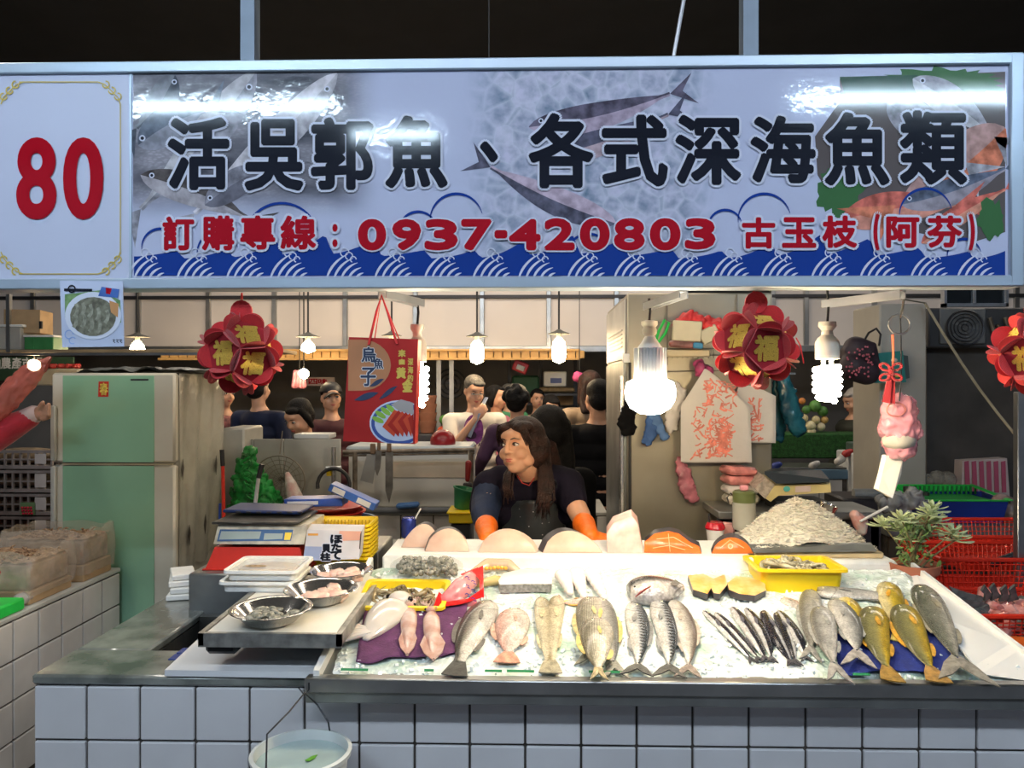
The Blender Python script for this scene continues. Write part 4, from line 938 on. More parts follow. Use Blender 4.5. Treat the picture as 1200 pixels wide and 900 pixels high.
fish((990, 701), (1015, 745), 25, yell2, 'bright yellow fish half hidden behind the silver one', flip=1, tail='fan', tailc=(.6, .5, .3), finc=(.75, .5, .05), shape=(.6, .6), ped=.2, dz=.010)
fish((1040, 684), (1056, 750), 30, yell2, 'orange and yellow fish with its mouth pointing up, behind the olive ones', flip=1, tail='fan', tailc=(.5, .4, .1), finc=(.7, .35, .03), shape=(.55, .6), ped=.22, dz=.016)
fish((1024, 713), (1046, 796), 35, yell, 'left olive yellow fish lying on the blue cloth', flip=-1, tail='fan', tailc=(.30, .17, .03), finc=(.50, .26, .02), shape=(.56, .55), ped=.24, dz=.022, taillen=.15, bend=.04)
fish((1058, 711), (1100, 797), 37, yell, 'right olive yellow fish with an orange fin on the blue cloth', flip=-1, tail='fan', tailc=(.36, .20, .05), finc=(.62, .32, .03), shape=(.56, .55), ped=.22, dz=.022, taillen=.15, bend=.03)
fish((1079, 687), (1133, 795), 37, olive, 'big grey-olive mullet at the right end of the ice', flip=-1, tail='fork', tailc=(.26, .24, .2), finc=(.3, .27, .2), shape=(.58, .6), ped=.2, dz=.026, taillen=.2, tailw=1.8)

# ---------------------------------------------------------------- squid
sq = M('squid_white', (0.66, 0.60, 0.54), 0.10, 0, 0.05, 20, 0.1, 30, sss=0.25, coat=0.6)
sqp = M('squid_pink', (0.50, 0.27, 0.21), 0.12, 0, 0.25, 25, 0.2, 60, sss=0.2, coat=0.6, col2=(0.62, 0.45, 0.39))
def squid(hp, tp, wpx, matl, label, finw=1.0, tent=(1, 8), tl=.06, arm_dir=None):
    a, b_, n = frame_on_ice(hp, tp, .014); X = (b_-a).normalized(); Yv = n.cross(X).normalized(); Lf = (b_-a).length; H = L(wpx, a.y)
    t = thing('squid', label, 'squid', (a+b_)/2)
    def prof(u): return H*.5*(min(1, (u*5)**.5*.9+.1) if u < .2 else 1)*(1-.85*max(0, (u-.35)/.65)**1.6)
    mb = MB(); ns, nr = 22, 16
    vs = [a+X*(u*Lf)+Yv*math.cos(q)*prof(u)+n*math.sin(q)*prof(u)*.55 for u in [i/ns for i in range(ns+1)] for q in [2*PI*k/nr for k in range(nr)]]
    mb.add(vs, [(i*nr+k, i*nr+(k+1) % nr, (i+1)*nr+(k+1) % nr, (i+1)*nr+k) for i in range(ns) for k in range(nr)]+[tuple(range(nr)), tuple(ns*nr+k for k in range(nr))])
    part(mb, 'mantle', matl, t, smooth=80)
    for s_ in (-1, 1):
        mb = MB(); q = [(.45, 0), (.55, .55), (.72, .85), (.88, .6), (1.0, .1), (.98, 0)]
        top = [a+X*p[0]*Lf+Yv*s_*p[1]*H*.62*finw+n*(.001) for p in q]; mb.prism(top, n*.004); part(mb, 'fin', matl, t)
    ad = (arm_dir or -X)
    for k in range(tent[1]):
        sp = (k-(tent[1]-1)/2)/tent[1]; r_ = random.Random(k)
        pts = [a+ad*(tl*Lf*8*q)+Yv*(sp*H*(.5+1.0*q)+.006*math.sin(q*7+k))+n*(.004-.012*q+.003*math.sin(q*9+k*2)) for q in [0, .25, .5, .75, 1]]
        part(MB().tube(pts, [H*.09, H*.085, H*.07, H*.05, H*.02], 6), 'tentacle', matl, t)
    for s_ in (-1, 1): part(MB().ell(a-X*H*.12+Yv*s_*H*.3+n*.004, H*.09, 10, 6), 'eye', eyeK, t)
    part(MB().ell(a+ad*H*.15, (H*.32, H*.3, H*.22), 14, 8), 'head', matl, t)
    return t
aX = (I(392, 748, .008)-I(425, 738, .014)).normalized()
squid((466, 705), (428, 750), 44, sq, 'large glossy white squid at the left end of the ice', .55, (1, 3), .02)
t = squid((480, 711), (477, 768), 19, sqp, 'left of two small pinkish squid on the purple cloth', 1.0, (1, 6), .05)
squid((505, 716), (508, 774), 20, sqp, 'right of two small pinkish squid on the purple cloth', 1.3, (1, 8), .05)
tt = MB()
for k in range(5): tt.tube([I(432, 738+k, .02), I(418-k, 735+k*3, .02), I(405, 738+k*3, .016), I(392-k*2, 742+k*3, .016)], [.006, .007, .005, .002], 7)
cut = thing('squid_scrap', 'pale limp squid arms trailing over the left edge of the ice', 'squid', I(410, 745, 0))
for k in range(5): part(MB().tube([I(434, 738+k, .02), I(420-k, 734+k*3, .021), I(405, 738+k*3, .018), I(392-k*2, 743+k*3, .018)], [.007, .008, .005, .002], 7), 'arm', sq, cut)

# ---------------------------------------------------------------- white board with steaks behind the ice
bY0, bY1 = 2.575, 2.86; bz = ZP(652, bY0)
foam = thing('foam_board', 'long white foam slab behind the ice carrying fish steaks', 'board', (XP(665, 2.7), bY0, bz-.05))
part(MB().bb(XP(448, bY0), XP(884, bY0), bY0, bY1, bz-.048, bz, .006), 'slab', white_foam, foam)
part(MB().bb(XP(444, bY0), XP(884, bY0), bY0-.006, bY0+.1, bz-.062, bz-.049, .003), 'glass_edge', M('pale_green_glass', (0.45, 0.62, 0.5), 0.1), foam)
part(MB().bb(XP(448, bY0), XP(884, bY0), bY0+.02, bY1-.02, ctz, bz-.063), 'support', steel_dull, foam)
stk = M('swordfish_flesh', (0.66, 0.44, 0.33), 0.35, 0, 0.08, 14, 0.1, 60, sss=.1, col2=(0.74, 0.55, 0.43)); skn = M('dark_fish_skin', (0.05, 0.045, 0.05), 0.3)
shk = M('pink_flesh', (0.78, 0.46, 0.40), 0.3, 0, 0.15, 22, 0.1, 60, sss=.1, col2=(0.85, 0.66, 0.58)); slm = M('salmon_flesh', (0.78, 0.13, 0.02), 0.28, 0, 0.2, 20, 0.1, 60, sss=.08, col2=(0.84, 0.20, 0.04)); slmf = M('salmon_fat', (0.90, 0.52, 0.30), 0.3)
def steak(outline, Y, label, flesh, thick=.035, lean=.5, name='fish_steak', cat='fish steak', skin_from=None, lines=None, ring=None, skin=None, dz=0, offx=.006):
    """outline px points of the cut face (front), pushed back; skin wraps the top edge"""
    pts = [P(x, y, Y) for x, y in outline]; zb_ = min(p.z for p in pts); lowest = bz+.001+dz
    pts = [Vector((p.x, p.y+(p.z-zb_)*lean, p.z-zb_+lowest)) for p in pts]
    c_ = sum(pts, Vector())/len(pts)
    t = thing(name, label, cat, Vector((c_.x, Y, lowest)))
    off = Vector((offx, thick, thick*.22))
    # rounded cut face
    n = len(pts); inner = [c_+(p-c_)*.93+Vector((0, -.004, .001)) for p in pts]
    mb = MB(); mb.add(pts+inner, [(i, (i+1) % n, n+(i+1) % n, n+i) for i in range(n)]+[tuple(range(n, 2*n))]); part(mb, 'cut_face', flesh, t, smooth=180)
    mb = MB(); sc_ = [c_+(p-c_)*1.004 for p in pts]; mb.add(sc_+[p+off for p in sc_], [(i, i+n, (i+1) % n+n, (i+1) % n) for i in range(n)]+[tuple(range(2*n-1, n-1, -1))]); part(mb, 'skin', skin or skn, t, smooth=60)
    toF = lambda x, y, o: (lambda p: Vector((p.x, Y+(p.z-zb_)*lean-.0055-o, p.z-zb_+lowest+.001)))(P(x, y, Y))
    if lines:
        for l_ in lines: mb = MB(); ribbon(mb, l_, .8, toF, 0); part(mb, 'fat_line', slmf, t, smooth=0)
    if ring: mb = MB(); ribbon(mb, arc(ring[0], ring[1], ring[2], 0, 360, 14), 1.2, toF, 0); part(mb, 'bone_ring', slmf, t, smooth=0)
    return t
def dome(x0, x1, y0, y1, sk=0, n=12, pw=.75):
    y0 += (y1-y0)*.06; pts = [(x0, y1)]
    for k in range(1, n): u = k/n; pts.append((x0+(x1-x0)*u, y1-(y1-y0)*math.sin(PI*min(1, u**(1+sk)))**pw))
    return pts+[(x1, y1)]
steak(dome(470, 516, 625, 652, .15, pw=.6), 2.70, 'pale swordfish steak at the far left end of the foam slab', stk, .02, skin=MATS['dark_fish_skin'])
steak(dome(498, 550, 629, 655, .0, pw=.5), 2.64, 'pale swordfish steak second from the left on the foam slab', stk, .02, offx=-.004)
steak(dome(560, 629, 632, 656, -.1, pw=.62), 2.63, 'wide pale swordfish steak in front of the left orange glove', stk, .022, skin=stk)
steak(dome(636, 706, 630, 655, -.15, pw=.7), 2.63, 'wide pale steak with a dark skin edge at the middle of the slab', stk, .026, offx=-.016)
t = steak([(711, 634), (719, 622), (741, 613.5), (748, 622), (754, 656), (712, 656)], 2.63, 'tall chunk of pink shark meat beside the salmon', shk, .06, .12, name='fish_chunk', cat='fish chunk', skin=shk)
steak([(755, 655), (756, 643), (768, 634), (785, 631), (797, 634), (809, 643), (820, 648), (822, 656)], 2.63, 'larger salmon cutlet with a wavy belly end on the slab', slm, .035, .3, lines=[[(770, 640), (790, 638), (812, 650)], [(765, 650), (784, 647), (803, 652)], [(784, 634), (785, 654)]])
steak(dome(834, 883, 637, 656, 0, pw=.6), 2.63, 'smaller round salmon cutlet with a bone ring at the right end of the slab', slm, .035, .3, ring=(856, 648, 2.5), lines=[[(844, 650), (856, 641), (872, 650)]])
# lying slices on the ice
def slab_on_ice(pts, h, top, side, name, label, cat, dz=.004):
    q = [I(x, y, dz) for x, y in pts]; n = Vector((0, -math.sin(ICE_A), math.cos(ICE_A)))*h
    c_ = sum(q, Vector())/len(q); t = thing(name, label, cat, c_)
    m_ = len(q); up = [p+n for p in q]; inn = [c_+n*1.12+(p-c_)*.9 for p in q]
    mb = MB(); mb.add(q+up, [(i, (i+1) % m_, m_+(i+1) % m_, m_+i) for i in range(m_)]+[tuple(range(m_-1, -1, -1))]); part(mb, 'skin', side, t, smooth=50)
    mb = MB(); mb.add(up+inn, [(i, (i+1) % m_, m_+(i+1) % m_, m_+i) for i in range(m_)]+[tuple(range(m_, 2*m_))]); part(mb, 'cut_face', top, t, smooth=180)
    return t
codm = M('cod_flesh', (0.84, 0.80, 0.74), 0.3, sss=.1); codsk = M('mottled_skin', (0.20, 0.18, 0.16), 0.5, 0, .3, 90, .3, 200, col2=(0.40, 0.36, 0.33))
slab_on_ice([(584, 690), (590, 681), (612, 676), (636, 677), (647, 688), (646, 694), (615, 694), (586, 695)], .028, codm, codsk, 'cod_steak', 'thick white cod steak with speckled grey skin lying on the ice', 'fish steak')
slab_on_ice([(806, 681), (824, 679), (836, 685), (849, 680), (852, 692), (843, 703), (836, 702), (833, 696), (829, 703), (812, 698)], .02, M('salmon_pale', (0.80, 0.36, 0.08), .3, col2=(.82, .52, .24), scale=30), skn, 'salmon_slice', 'left salmon slice with dark skin lying flat on the ice', 'fish steak')
slab_on_ice([(852, 690), (862, 682), (880, 684), (896, 690), (897, 699), (884, 705), (866, 703), (854, 698)], .02, MATS['salmon_pale'], skn, 'salmon_slice', 'right salmon slice with dark skin lying flat on the ice', 'fish steak')
def blob(name, label, cat, pts, matl, parent_loc, fnpos, vox=.004, partname='flesh'):
    t = thing(name, label, cat, parent_loc); mb = MB()
    for (x, y, dz, r) in pts: mb.ell(fnpos(x, y, dz), r, 12, 8)
    me = remesh(mb, vox, 4, matl, partname); part(me, partname, None, t); return t
wf = M('white_fillet', (0.84, 0.74, 0.68), 0.22, 0, .06, 18, .15, 60, sss=.15, coat=.3)
for k, (x0, y0, x1, y1, lbl) in enumerate(((660, 674, 668, 694, 'leftmost white fillet leaning on the foam slab'), (676, 672, 684, 698, 'middle white fillet leaning on the foam slab'), (694, 672, 708, 700, 'rightmost white fillet leaning on the foam slab'))):
    blob('white_fillet', lbl, 'fillet', [(x0+(x1-x0)*u, y0+(y1-y0)*u, .022-.008*u, (.030*(1-.55*u), .034*(1-.5*u), .02*(1-.4*u))) for u in (0, .2, .4, .6, .8, 1)], wf, I((x0+x1)/2, (y0+y1)/2, 0), I)
# big fish head
hd = thing('fish_portion', 'cut fish head with dark back and open red gill on the ice', 'fish head', I(768, 690, 0))
hm = fish_mat('skin_head', (.03, .035, .04), (.20, .19, .18), (.80, .74, .70), sc=.6, ramp=(.38, .50, .62))
a, b_, n = frame_on_ice((738, 694), (800, 688), .028); X = (b_-a).normalized(); Yv = n.cross(X); mb = MB(); uv = []; ns, nr = 20, 18; Lh = (b_-a).length
for i in range(ns+1):
    u = i/ns; r = .058*(math.sin(PI*min(1, u*.9+.05)**.7)**.7)+.004
    for k in range(nr):
        q = 2*PI*k/nr; mb.v.append(tuple(a+X*u*Lh+Yv*(math.cos(q)*r)+n*(math.sin(q)*r*.65))); uv.append((u*.2, .5+.5*math.cos(q)))
for i in range(ns):
    for k in range(nr): mb.f.append((i*nr+k, i*nr+(k+1) % nr, (i+1)*nr+(k+1) % nr, (i+1)*nr+k))
mb.f += [tuple(range(nr)), tuple(ns*nr+k for k in range(nr))]; mb.uv = uv; part(mb, 'head', hm, hd, smooth=80)
part(MB().tube([I(745, 699, .040), I(750, 695, .055), I(757, 690, .064), I(763, 687, .066)], [.003, .007, .007, .002], 8, flat=.5), 'gill', M('gill_red', (.35, .07, .06), .3), hd)
part(MB().ell(I(744, 688, .052), (.0045, .0045, .004), 10, 8), 'eye', eyeK, hd)
part(MB().prism([I(785, 684, .06), I(791, 679, .07), I(797, 683, .062), I(793, 687, .055)], (0, -.002, .001)), 'fin', fin_mat((.12, .1, .08)), hd)
# roe fish in a film
rf = thing('roe_parcel', 'opened fish with yellow roe wrapped in clear film', 'fish', I(582, 672, 0))
part(MB().limb([(I(553, 672, .02), .012), (I(572, 662, .03), .022), (I(595, 662, .03), .02), (I(610, 672, .018), .01)]), 'body', M('roe_fish_skin', (.55, .38, .22), .25, coat=.6, col2=(.62, .50, .38)), rf, smooth=180)
for k in range(6): part(MB().ell(I(570+k*4.5, 665+abs(k-3)*.4, .052), (.007, .006, .006), 10, 8), 'roe', M('roe_yellow', (.80, .42, .06), .25), rf)
part(MB().limb([(I(560, 684, .012), .012), (I(580, 680, .02), .016), (I(600, 682, .012), .010)]), 'belly', M('roe_fish_belly', (.55, .42, .16), .25, coat=.6), rf, smooth=180)
# bags and trays at the left of the ice
oy = M('oyster', (.07, .075, .06), .25, 0, .3, 60, .3, 200, coat=.3, col2=(.42, .40, .32))
ob = thing('oyster_bag', 'clear plastic bag packed with grey shucked oysters', 'bag', I(500, 668, 0))
r_ = random.Random(5)
for k in range(120):
    x_, y_ = 466+r_.random()*68, 654+r_.random()*18; h_ = .012+.045*math.sin(PI*(x_-462)/78)*r_.random()**.5
    part(MB().ell(I(x_, y_, h_), (.011, .009, .008), 8, 6, Euler((r_.random()*3, r_.random()*3, 0))), 'oyster', oy, ob)
part(MB().ell(I(500, 664, .028), (.122, .062, .042), 24, 14), 'film', M('oyster_film', (.5, .5, .45), .1, 0, .05, 5, .5, 25, alpha=.13), ob, smooth=180)
def tray(name, label, x0, x1, y0, y1, z, h, mat, cat='tray', slope=0.0, wall=.004, flare=.018, loc=None, lipw=.012, group=None):
    cx_, cy_ = (x0+x1)/2, (y0+y1)/2
    t = thing(name, label, cat, (cx_, cy_, z), group, (slope, 0, 0) if slope else None)
    hx, hy = (x1-x0)/2, (y1-y0)/2
    def loop(hx_, hy_, zz, r=.02, n=5):
        o = []
        for (sx_, sy_, a0) in ((1, 1, 0), (-1, 1, 90), (-1, -1, 180), (1, -1, 270)):
            for k in range(n): a_ = math.radians(a0+90*k/(n-1)); o.append(Vector((sx_*(hx_-r)+r*math.cos(a_), sy_*(hy_-r)+r*math.sin(a_), zz)))
        return o
    loops = [loop(hx-flare, hy-flare, 0), loop(hx-lipw, hy-lipw, h-.002), loop(hx, hy, h), loop(hx, hy, h-.006), loop(hx+.001, hy+.001, h-.006), loop(hx, hy, h+.003), loop(hx-lipw-.002, hy-lipw-.002, h+.002), loop(hx-flare-wall, hy-flare-wall, wall)]
    m_ = len(loops[0]); mb = MB(); vs = [v for l_ in loops for v in l_]
    fs = [(i*m_+k, i*m_+(k+1) % m_, (i+1)*m_+(k+1) % m_, (i+1)*m_+k) for i in range(len(loops)-1) for k in range(m_)]
    fs += [tuple(range(m_-1, -1, -1)), tuple((len(loops)-1)*m_+k for k in range(m_))]
    mb.add(vs, fs); part(mb, 'shell', mat, t, world=False, smooth=35)
    return t
def pile(t, n, mk, mat, hx, hy, z0, zh, seed, name='shrimp', sc=1.0, n_lim=60):
    rs_ = random.Random(seed)
    me = [mk(rs_).mesh(name, mat, 60) for _ in range(4)]
    for k in range(min(n, n_lim)):
        x_, y_ = rs_.uniform(-hx, hx), rs_.uniform(-hy, hy); e = max(0, 1-(x_/hx)**2*.8-(y_/hy)**2*.8)
        inst(me[k % 4], name, t, Matrix.Translation((x_, y_, z0+zh*e*rs_.uniform(.5, 1))) @ Euler((rs_.uniform(-.5, .5), rs_.uniform(-.5, .5), rs_.uniform(0, 6.3))).to_matrix().to_4x4() @ Matrix.Scale(sc*rs_.uniform(.8, 1.15), 4))
def shrimp_mb(rs_):
    mb = MB(); pts = [Vector((.024*math.cos(a), .024*math.sin(a), 0)) for a in [i*.38 for i in range(8)]]
    mb.tube(pts, [.006, .0068, .0066, .006, .0052, .0044, .0035, .002], 7); mb.tube([pts[0], pts[0]+Vector((0, -.02, .004))], [.0014, .0004], 4); mb.tube([pts[0], pts[0]+Vector((.006, -.028, 0))], [.0008, .0003], 3)
    mb.prism([pts[-1], pts[-1]+Vector((-.008, -.009, 0)), pts[-1]+Vector((.003, -.011, 0))], (0, 0, .0015))
    return mb
shm = M('shrimp_shell', (.10, .07, .03), .2, 0, .4, 40, .2, 100, coat=.5, col2=(.34, .26, .14)); shm2 = M('shrimp_shell_light', (.24, .20, .10), .2, coat=.5, col2=(.50, .46, .32), scale=40)
c0 = I(471, 692, 0); t = tray('shrimp_tray', 'flat yellow tray of brown shrimps left of the red bag', XP(421, 2.32), XP(524, 2.32), 2.26, 2.45, ice_z(2.30)-.004, .034, yellow_pl, slope=ICE_A)
pile(t, 46, shrimp_mb, shm, .085, .055, .012, .018, 11)
c1 = XP(940, 2.42); t = tray('shrimp_basket', 'deep yellow basket of green-brown shrimps below the whitebait heap', XP(887, 2.42), XP(993, 2.42), 2.40, 2.60, ice_z(2.45)-.02, .085, yellow_pl, flare=.02)
pile(t, 58, shrimp_mb, shm2, .095, .065, .055, .045, 12, sc=1.1)
# red plastic bag of meat
rb = thing('red_bag', 'knotted red and clear plastic bag with blue writing on the ice', 'bag', I(537, 690, 0))
me = remesh(MB().limb([(I(524, 702, .018), .022), (I(540, 690, .028), .034), (I(551, 680, .024), .026)], 16).limb([(I(518, 708, .006), .012), (I(555, 706, .006), .012)]).limb([(I(557, 684, .02), .01), (I(565, 668, .03), .005)]), .005, 3, M('pink_bag', (.72, .18, .20), .12, 0, .2, 14, .8, 22, coat=.7, col2=(.80, .36, .36)), 'sack'); part(me, 'sack', None, rb)
redfilm = M('red_film', (.70, .02, .02), .15, 0, .1, 10, .8, 30, coat=.6)
for pts in ([(508, 712), (514, 695), (520, 700), (514, 714)], [(508, 713), (540, 708), (566, 700), (567, 690), (548, 703), (520, 707)], [(553, 670), (566, 664), (567, 700), (562, 700), (562, 680)], [(540, 674), (560, 666), (556, 674)]):
    q = [I(x, y, .04 if y < 700 else .018) for x, y in pts]; part(MB().prism(q, (0, .004, .003)), 'flap', redfilm, rb)
ff = lambda x, y, o: I(x, y, .0625+o)+Vector((0, -.004, 0))
mb = MB()
for k in range(6): x_, y_ = 545+(k % 2)*7, 675+k*5; ribbon(mb, [(x_, y_+1), (x_+2, y_), (x_+5, y_+1.5), (x_+3, y_+3), (x_+6, y_+4)], 1.1, ff, .002+k*.0001)
part(mb, 'lettering', inkB, rb, smooth=0)
# ================================================================ left work area
lip_m = M('steel_tray_rim', (0.36, 0.35, 0.32), 0.4, 0.7, 0.3, 25, 0.1, 80)
Yf, Yb = 1.97, 2.56; tz0, tz1 = ZP(746, Yf), ZP(746, Yf)+.012
sl = (tz1-tz0)/(Yb-Yf); sa = math.atan(sl)
ts = thing('steel_tray_table', 'steel-rimmed sloping tray with a white board beside the ice display', 'tray', ((XP(232, Yf)+XP(398, Yf))/2, Yf, tz0-.05))
tx0, tx1 = XP(232, Yf), XP(400, Yf)
def tz(y): return tz0+sl*(y-Yf)
def slp(x0, x1, y0, y1, h0, h1): # slab following the tray's slope
    return MB().prism([(x0, y0, tz(y0)+h0), (x0, y0, tz(y0)+h1), (x0, y1, tz(y1)+h1), (x0, y1, tz(y1)+h0)], (x1-x0, 0, 0))
part(slp(tx0, tx1, Yf, Yf+.012, -.034, .002), 'front_rim', lip_m, ts, smooth=0)
part(slp(tx0, tx0+.014, Yf, Yb, -.03, .0025), 'side_rim', lip_m, ts, smooth=0)
part(slp(tx1-.014, tx1, Yf, Yb, -.03, .0025), 'side_rim', lip_m, ts, smooth=0)
part(slp(tx0+.01, tx1-.01, Yf+.01, Yb, -.03, -.012), 'bottom', steel_dull, ts, smooth=0)
part(slp(tx0+.016, tx1-.018, Yf+.014, Yb-.02, -.011, -.001), 'board', M('cutting_board', (0.80, 0.76, 0.66), 0.45, 0, 0.05, 6, 0.1, 50), ts, smooth=0)
part(MB().bb(XP(243, 2.02), XP(281, 2.02), 2.0, 2.09, tz(2.03)-.066, tz(2.03)-.031, .01), 'foot', black_m, ts)
part(MB().bb(tx0+.05, tx1-.01, 2.3, 2.36, rz+.027, tz(2.33)-.031), 'foot', black_m, ts)
# lower white cutting board lying on the stone rim
lbz = rz+rt+.001
mb = MB(); lo_pts = [(XP(195, 2.0), 1.99), (XP(371, 1.99), 1.985), (XP(378, 2.0), 2.24), (XP(232, 2.24), 2.26)]
mb.prism([(x, y, lbz) for x, y in lo_pts], (0, 0, .016)); solo(mb, 'cutting_board', M('cutting_board_white', (0.72, 0.73, 0.74), 0.4, 0, 0.05, 4, 0.08, 40), 'bare white cutting board lying on the stone rim under the steel tray', 'cutting board', smooth=0)
bowl_m = M('bowl_steel', (0.62, 0.62, 0.62), 0.14, 0.95, 0.05, 8)
def bowl(px, py, wpx, label, Yc, n, mk, matl, seed, sc=1.0, group='steel bowls on the tray', pname='piece', h=.037):
    c = P(px, py, Yc); z0 = tz(Yc)+.002; R = L(wpx, Yc)/2
    t = thing('steel_bowl', label, 'bowl', (c.x, Yc, z0), group, (sa, 0, 0))
    part(MB().lathe((0, 0, 0), [(1e-4, 0), (R*.52, 0), (R*.62, .004), (R*.86, h-.004), (R*.97, h), (R, h+.002), (R*.98, h+.0035), (R*.86, h), (R*.60, .008), (R*.5, .004), (1e-4, .004)], 40), 'shell', bowl_m, t, world=False, smooth=50)
    rs_ = random.Random(seed); me = [mk(rs_).mesh(pname, matl, 60) for _ in range(4)]
    for k in range(n):
        a, q = rs_.uniform(0, 6.3), R*.62*rs_.random()**.6
        inst(me[k % 4], pname, t, Matrix.Translation((q*math.cos(a), q*math.sin(a), .016+.014*(1-q/R)*rs_.random())) @ Euler((rs_.uniform(-.3, .3), rs_.uniform(-.3, .3), rs_.uniform(0, 6.3))).to_matrix().to_4x4() @ Matrix.Scale(sc*rs_.uniform(.85, 1.15), 4))
    return t
def chunk_mb(rs_):
    mb = MB(); mb.box((0, 0, 0), (.042, .03, .02), None, .006); mb.v = [(x*(1+.25*rs_.random()), y*(1+.3*rs_.random()), z*(1+.3*rs_.random())) for x, y, z in mb.v]; return mb
def oyster_mb(rs_):
    return MB().ell((0, 0, 0), (.017, .010, .006), 10, 6)
meatm = M('pink_chunks', (.72, .42, .34), .3, 0, .1, 30, .1, 60, sss=.1, col2=(.82, .66, .54))
bowl(400, 671, 74, 'small steel bowl of pinkish fish chunks behind the larger bowl', 2.46, 13, chunk_mb, meatm, 1, .85)
bowl(376, 699, 86, 'steel bowl of pink fish chunks next to the foam packs', 2.25, 12, chunk_mb, meatm, 2, 1.0)
bowl(318, 726, 96, 'steel bowl of grey oysters at the front of the white board', 2.065, 44, oyster_mb, oy, 3, 1.0)
# foam packs
for k, lb_ in enumerate(('lower of two stacked white foam packs of shrimp meat', 'upper of two stacked white foam packs, filled with pale shrimp meat and film')):
    yy0, yy1 = 2.34, 2.53; z_ = tz(2.38)+.002+k*.032; sh = -.01 if k == 0 else 0
    t = tray('foam_pack', lb_, XP(276, 2.45)+sh, XP(362, 2.45)+sh-.004*k, yy0+sh, yy1, z_, .030, white_foam, 'food pack', slope=sa, flare=.012, lipw=.008, group='foam packs on the board')
    part(MB().ell((0, 0, .018), (.098, .068, .011), 20, 8), 'shrimp_meat', M('shrimp_meat', (.70, .56, .46), .3, 0, .2, 50, .4, 90, col2=(.80, .72, .62)), t, world=False, smooth=180)
    part(MB().box((0, 0, .031), (.19, .135, .001)), 'film', clear_m, t, world=False)
    if k: part(MB().lathe((-.035, -.03, .0318), [(1e-4, 0), (.034, 0), (.034, .0005), (1e-4, .0005)], 24, sy=.35), 'label', M('label_tan', (.45, .30, .15), .5), t, world=False); mb = MB(); [ribbon(mb, [(-.058+q*.018, .027), (-.050+q*.018, .027), (-.056+q*.018, .031), (-.049+q*.018, .034)], .0022, lambda x, y, o: Vector((x, -y, o)), .0327) for q in range(3)]; part(mb, 'lettering', inkK, t, world=False, smooth=0)
# steel sink block with the scale
solo(MB().bb(XP(225, 2.6), XP(355, 2.6), 2.57, 2.96, .35, ZP(672, 2.6), .006), 'steel_cabinet', steel_dull, 'dull stainless steel block under the red box and scale', 'cabinet')
cz = ZP(672, 2.6)
sb = thing('red_crate', 'upturned red plastic crate under the digital scale', 'crate', (XP(305, 2.7), 2.7, cz))
x0, x1 = XP(247, 2.64), XP(356, 2.64); zt_ = ZP(643, 2.64)
mb = MB(); mb.add([(x0-.012, 2.62, cz+.001), (x1+.012, 2.62, cz+.001), (x1+.012, 2.88, cz+.001), (x0-.012, 2.88, cz+.001), (x0+.014, 2.64, zt_), (x1-.014, 2.64, zt_), (x1-.014, 2.86, zt_), (x0+.014, 2.86, zt_)], [(0, 1, 5, 4), (1, 2, 6, 5), (2, 3, 7, 6), (3, 0, 4, 7), (4, 5, 6, 7), (3, 2, 1, 0)]); part(mb, 'shell', red_pl, sb, smooth=0)
part(MB().bb(x0-.02, x1+.02, 2.612, 2.888, cz, cz+.005, .002), 'lip', red_pl, sb)
scm = M('scale_body', (.50, .46, .36), .45, 0, .3, 20, .2, 60)
sc_ = thing('digital_scale', 'worn beige digital scale with black platform on the red crate', 'scale', (XP(306, 2.68), 2.7, zt_))
z0_, z1_ = ZP(638, 2.65), ZP(617, 2.65)
mb = MB(); xs0, xs1 = XP(253, 2.65), XP(358, 2.65); mb.prism([(xs0, 2.63, z0_), (xs0+.004, 2.66, z1_), (xs0+.004, 2.88, z1_), (xs0, 2.88, z0_)], (xs1-xs0, 0, 0)); part(mb, 'body', scm, sc_, smooth=0)
def sf(x, y, o=0):
    v = (y-617)/(638-617); return Vector((XP(x, 2.645), 2.66-.03*v-.002-o, z1_+(z0_-z1_)*v))
mb = MB(); poly(mb, [(257, 622), (343, 622), (342, 634), (256, 635)], sf, 0); part(mb, 'display_panel', M('scale_panel', (.05, .12, .28), .15), sc_, smooth=0)
mb = MB(); poly(mb, [(259, 624), (306, 624), (305, 632), (258, 633)], sf, .001); poly(mb, [(310, 626), (332, 626), (332, 632), (310, 633)], sf, .001); part(mb, 'screen', M('lcd', (.35, .42, .42), .1), sc_, smooth=0, kind='stuff')
mb = MB(); poly(mb, [(334, 625), (342, 625), (341, 633), (334, 633)], sf, .001); part(mb, 'sticker', yellow_pl, sc_, smooth=0)
part(MB().bb(xs0-.012, XP(350, 2.65), 2.64, 2.90, z1_+.004, z1_+.012, .003), 'platform', M('black_worn', (.03, .028, .025), .35, 0, .4, 30), sc_)
part(MB().bb(XP(265, 2.65), XP(345, 2.65), 2.68, 2.85, z1_, z1_+.004), 'spacer', dark_metal, sc_)
part(MB().bb(XP(270, 2.65), XP(340, 2.65), 2.67, 2.85, zt_, z0_), 'foot', black_m, sc_)
bl = thing('shallow_tray', 'dark blue plastic tray with a row of buttons lying on the scale', 'tray', (XP(320, 2.9), 2.86, z1_+.012))
part(MB().box((XP(318, 2.86), 2.84, z1_+.028), (L(90, 2.86), .17, .012), Euler((.0, .02, 0)), .004), 'shell', M('navy_plastic', (.012, .028, .11), .4), bl)
for k in range(7): part(MB().box((XP(280+k*12, 2.76), 2.753, z1_+.028), (.018, .004, .006), Euler((.0, .02, 0)), .001), 'button', dark_metal, bl)
